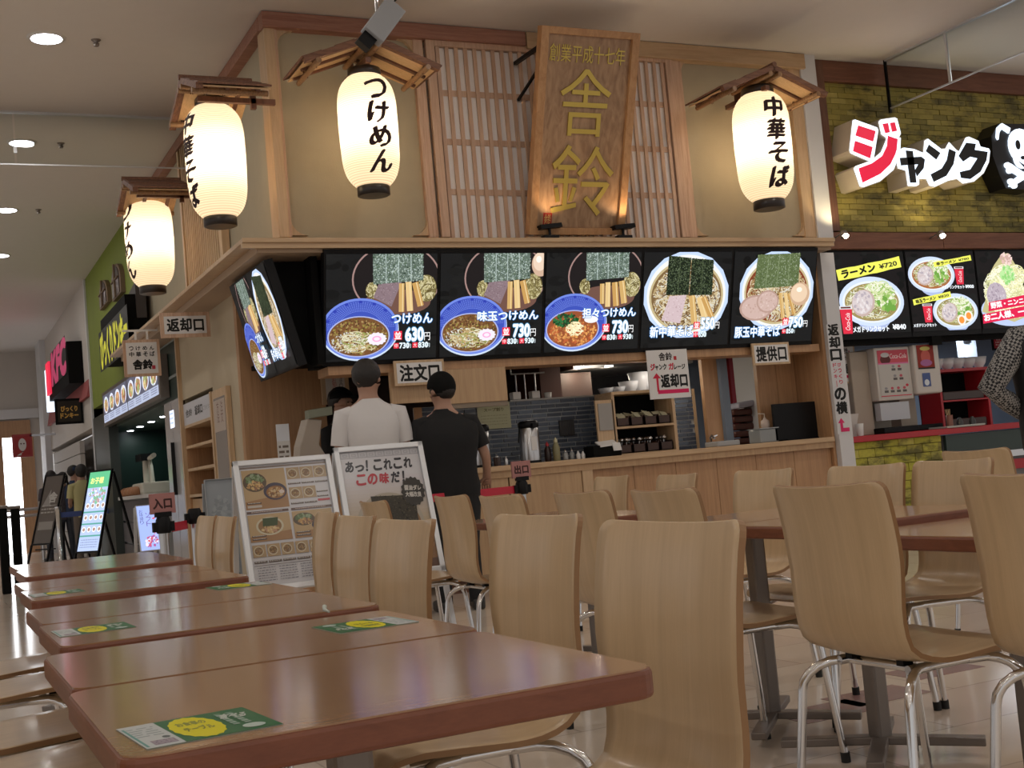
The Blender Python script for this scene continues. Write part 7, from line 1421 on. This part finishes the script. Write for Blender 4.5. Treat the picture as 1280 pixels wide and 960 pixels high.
    for nm in 'lr':
        a, b_ = S(J['an' + nm]), S(J['to' + nm]); q = MB(); q.obox(Vector(((a.x + b_.x) / 2, (a.y + b_.y) / 2 - .01, .04 * s)), Vector((.045 * s, 0, 0)), Vector(((b_.x - a.x) / 2, .13 * s, 0)), Vector((0, 0, .04 * s))); q.build('shoe', shoem, t, world=False, bevel=.02 * s)
    # hair or hat: ellipsoidal shell over the skull
    def shell(name, m, zc, rx, ry, rz_, cut, yo=0, n=24, k=14, wob=0):
        b = MB(); vs = []; fs = []; rr2 = random.Random(4)
        for i in range(k + 1):
            ph = -PI / 2 + (PI / 2 - -PI / 2) * i / k
            for j in range(n):
                th = 2 * PI * j / n; x, y, z = rx * math.cos(ph) * math.cos(th), ry * math.cos(ph) * math.sin(th), rz_ * math.sin(ph); w_ = 1 + wob * rr2.uniform(-1, 1)
                z = max(z, cut(y)); v = rot @ Vector((x * w_, y * w_ + yo, z)); vs.append(S(v + hc + Vector((0, 0, zc))))
        for i in range(k):
            for j in range(n): fs.append((i * n + j, i * n + (j + 1) % n, (i + 1) * n + (j + 1) % n, (i + 1) * n + j))
        b.add(vs, fs, True); return b.build(name, m, t, world=False)
    if hair == 'short': shell('hair', hairm, 1.655, .098, .112, .112, lambda y: .02 if y > .05 else (-.035 if y > -.02 else -.11), -.012, wob=.04)
    if hair == 'long': shell('hair', hairm, 1.645, .102, .115, .125, lambda y: .02 if y > .05 else (-.1 if y > -.02 else -.19), -.02, wob=.03)
    if cap is not None:
        if hair != 'beanie': shell('cap', cap, 1.66, .102, .114, .10, lambda y: .0, -.005); q = MB(); c_ = S(rot @ Vector((0, .13, 0)) + hc + Vector((0, 0, 1.665))); dv = rot @ Vector((0, 1, 0)); q.obox(c_, (rot @ Vector((1, 0, 0))) * .07 * s, dv * .05 * s, Vector((0, 0, .006 * s))); q.build('cap_peak', cap, t, world=False, bevel=.004)
        else: shell('beanie', cap, 1.655, .104, .115, .118, lambda y: -.01 if y > 0 else -.055, -.004); shell('hair', hairm, 1.63, .092, .104, .09, lambda y: -.02 if y > 0 else -.07, -.012)
    # face: eyes and mouth
    for sd in (-1, 1):
        p = S(rot @ Vector((sd * .033, .084, 0)) + hc + Vector((0, 0, 1.622))); q = MB(); q.lathe([(0, -.007 * s), (.011 * s, 0), (0, .007 * s)], p, 8); q.build('eye', mat('eye', (.02, .015, .015), .2), t, world=False)
    q = MB(); q.obox(S(rot @ Vector((0, .088, 0)) + hc + Vector((0, 0, 1.562))), (rot @ Vector((.022, 0, 0))) * s, (rot @ Vector((0, .006, 0))) * s, (0, 0, .004 * s)); q.build('mouth', mat('lips', (.3, .1, .09), .5), t, world=False, bevel=.002)
    return t, S, J
whiteT = mat('white_cotton', (.66, .64, .64), .85, bump=.25, bscale=14); blackT = mat('black_cotton', (.008, .008, .009), .9, bump=.2, bscale=14); jean = mat('dark_jeans', (.03, .035, .05), .8)
fw = ((-.04, .02, -.28), (.02, .22, -.34), (.04, .02, -.28), (-.02, .22, -.34))
k = D(458, 450, 8.75); person('person in a white T-shirt with short dark hair, standing at the order counter', k.x, k.y, -.15, k.z, whiteT, jean, ((-.05, .0, -.28), (.0, .16, -.44), (.05, .0, -.28), (0, .16, -.44)), head_turn=-.45, bulk=1.0, slouch=.02)
k = D(544, 467, 8.85); t, S_, J_ = person('person in a black T-shirt and black knitted cap, right of the one in white', k.x + .05, k.y, -.2, k.z, blackT, mat('black_trousers', (.01, .01, .012), .8), ((-.06, .0, -.28), (-.0, .2, -.36), (.1, .0, -.27), (.12, .14, -.42)), hair='beanie', cap=blackm, head_turn=.55, bulk=1.25, slouch=.05)
q = D(596, 540, 8.2)
k = D(405, 487, 10.8); person('staff member in a black cap and black shirt behind the order counter', k.x + .1, k.y, PI + .75, k.z, blackT, blackT, fw, cap=blackm, hair='short', detail=False)
# person at the right edge in a checked shirt
def check_mat():
    m, nt, b = base('checked_cloth'); tc = nd(nt, 'ShaderNodeTexCoord'); ck = nd(nt, 'ShaderNodeTexChecker'); ck.inputs['Scale'].default_value = 75; ck.inputs['Color1'].default_value = (.32, .31, .30, 1); ck.inputs['Color2'].default_value = (.02, .02, .025, 1)
    mp = nd(nt, 'ShaderNodeMapping'); mp.inputs['Rotation'].default_value = (.3, .2, .5); nt.links.new(tc.outputs['Object'], mp.inputs[0]); nt.links.new(mp.outputs[0], ck.inputs['Vector']); nt.links.new(ck.outputs[0], b.inputs['Base Color']); b.inputs['Roughness'].default_value = .9; return m
k = D(1318, 420, 6.7)
t, S_, J_ = person('person in a grey checked long-sleeved shirt and black vest at the right picture edge', k.x, k.y, -.35, 1.80, check_mat(), mat('black_trousers', (.01, .01, .012), .8), ((-.2, -.04, -.25), (.02, .12, -.40), (.09, -.02, -.27), (-.05, .18, -.3)), sleeve='long', bulk=1.2)
b = MB(); b.lathe([(.185, .82), (.19, .95), (.185, 1.1), (.2, 1.25), (.205, 1.38), (.16, 1.46), (.1, 1.5)], (0, 0, 0), 20); b.v = [(x * 1.24, y * .92 + .005, z) for x, y, z in b.v]; b.build('vest', mat('black_vest', (.01, .01, .012), .7), t, world=False)
# distant queue at the left
dk = mat('dark_floral', (.07, .06, .07), .9, var=.6, vscale=25); yl = mat('pale_yellow_top', (.5, .45, .22), .9); nv = mat('navy_cloth', (.02, .035, .08), .9); ty_ = mat('taupe_cloth', (.15, .12, .1), .9)
for l, x, z, h, tm, bm2, hr, rz_, cp in (('distant person with short dark hair, leftmost of the far queue', 66, 22.8, 1.66, dk, jean, 'short', .3, None), ('distant person in a dark patterned top behind the unlit menu stand', 80, 21.7, 1.58, dk, jean, 'long', .2, None), ('distant person in a navy top and cap in the far queue', 91, 21.6, 1.68, nv, jean, 'short', -1.3, nv), ('distant person with long dark hair in a pale yellow top in the far queue', 104, 20.3, 1.64, yl, ty_, 'long', .2, None)):
    k = D(x, 620, z); person(l, k.x, k.y, rz_, h, tm, bm2, fw, hair=hr, cap=cp, detail=False)
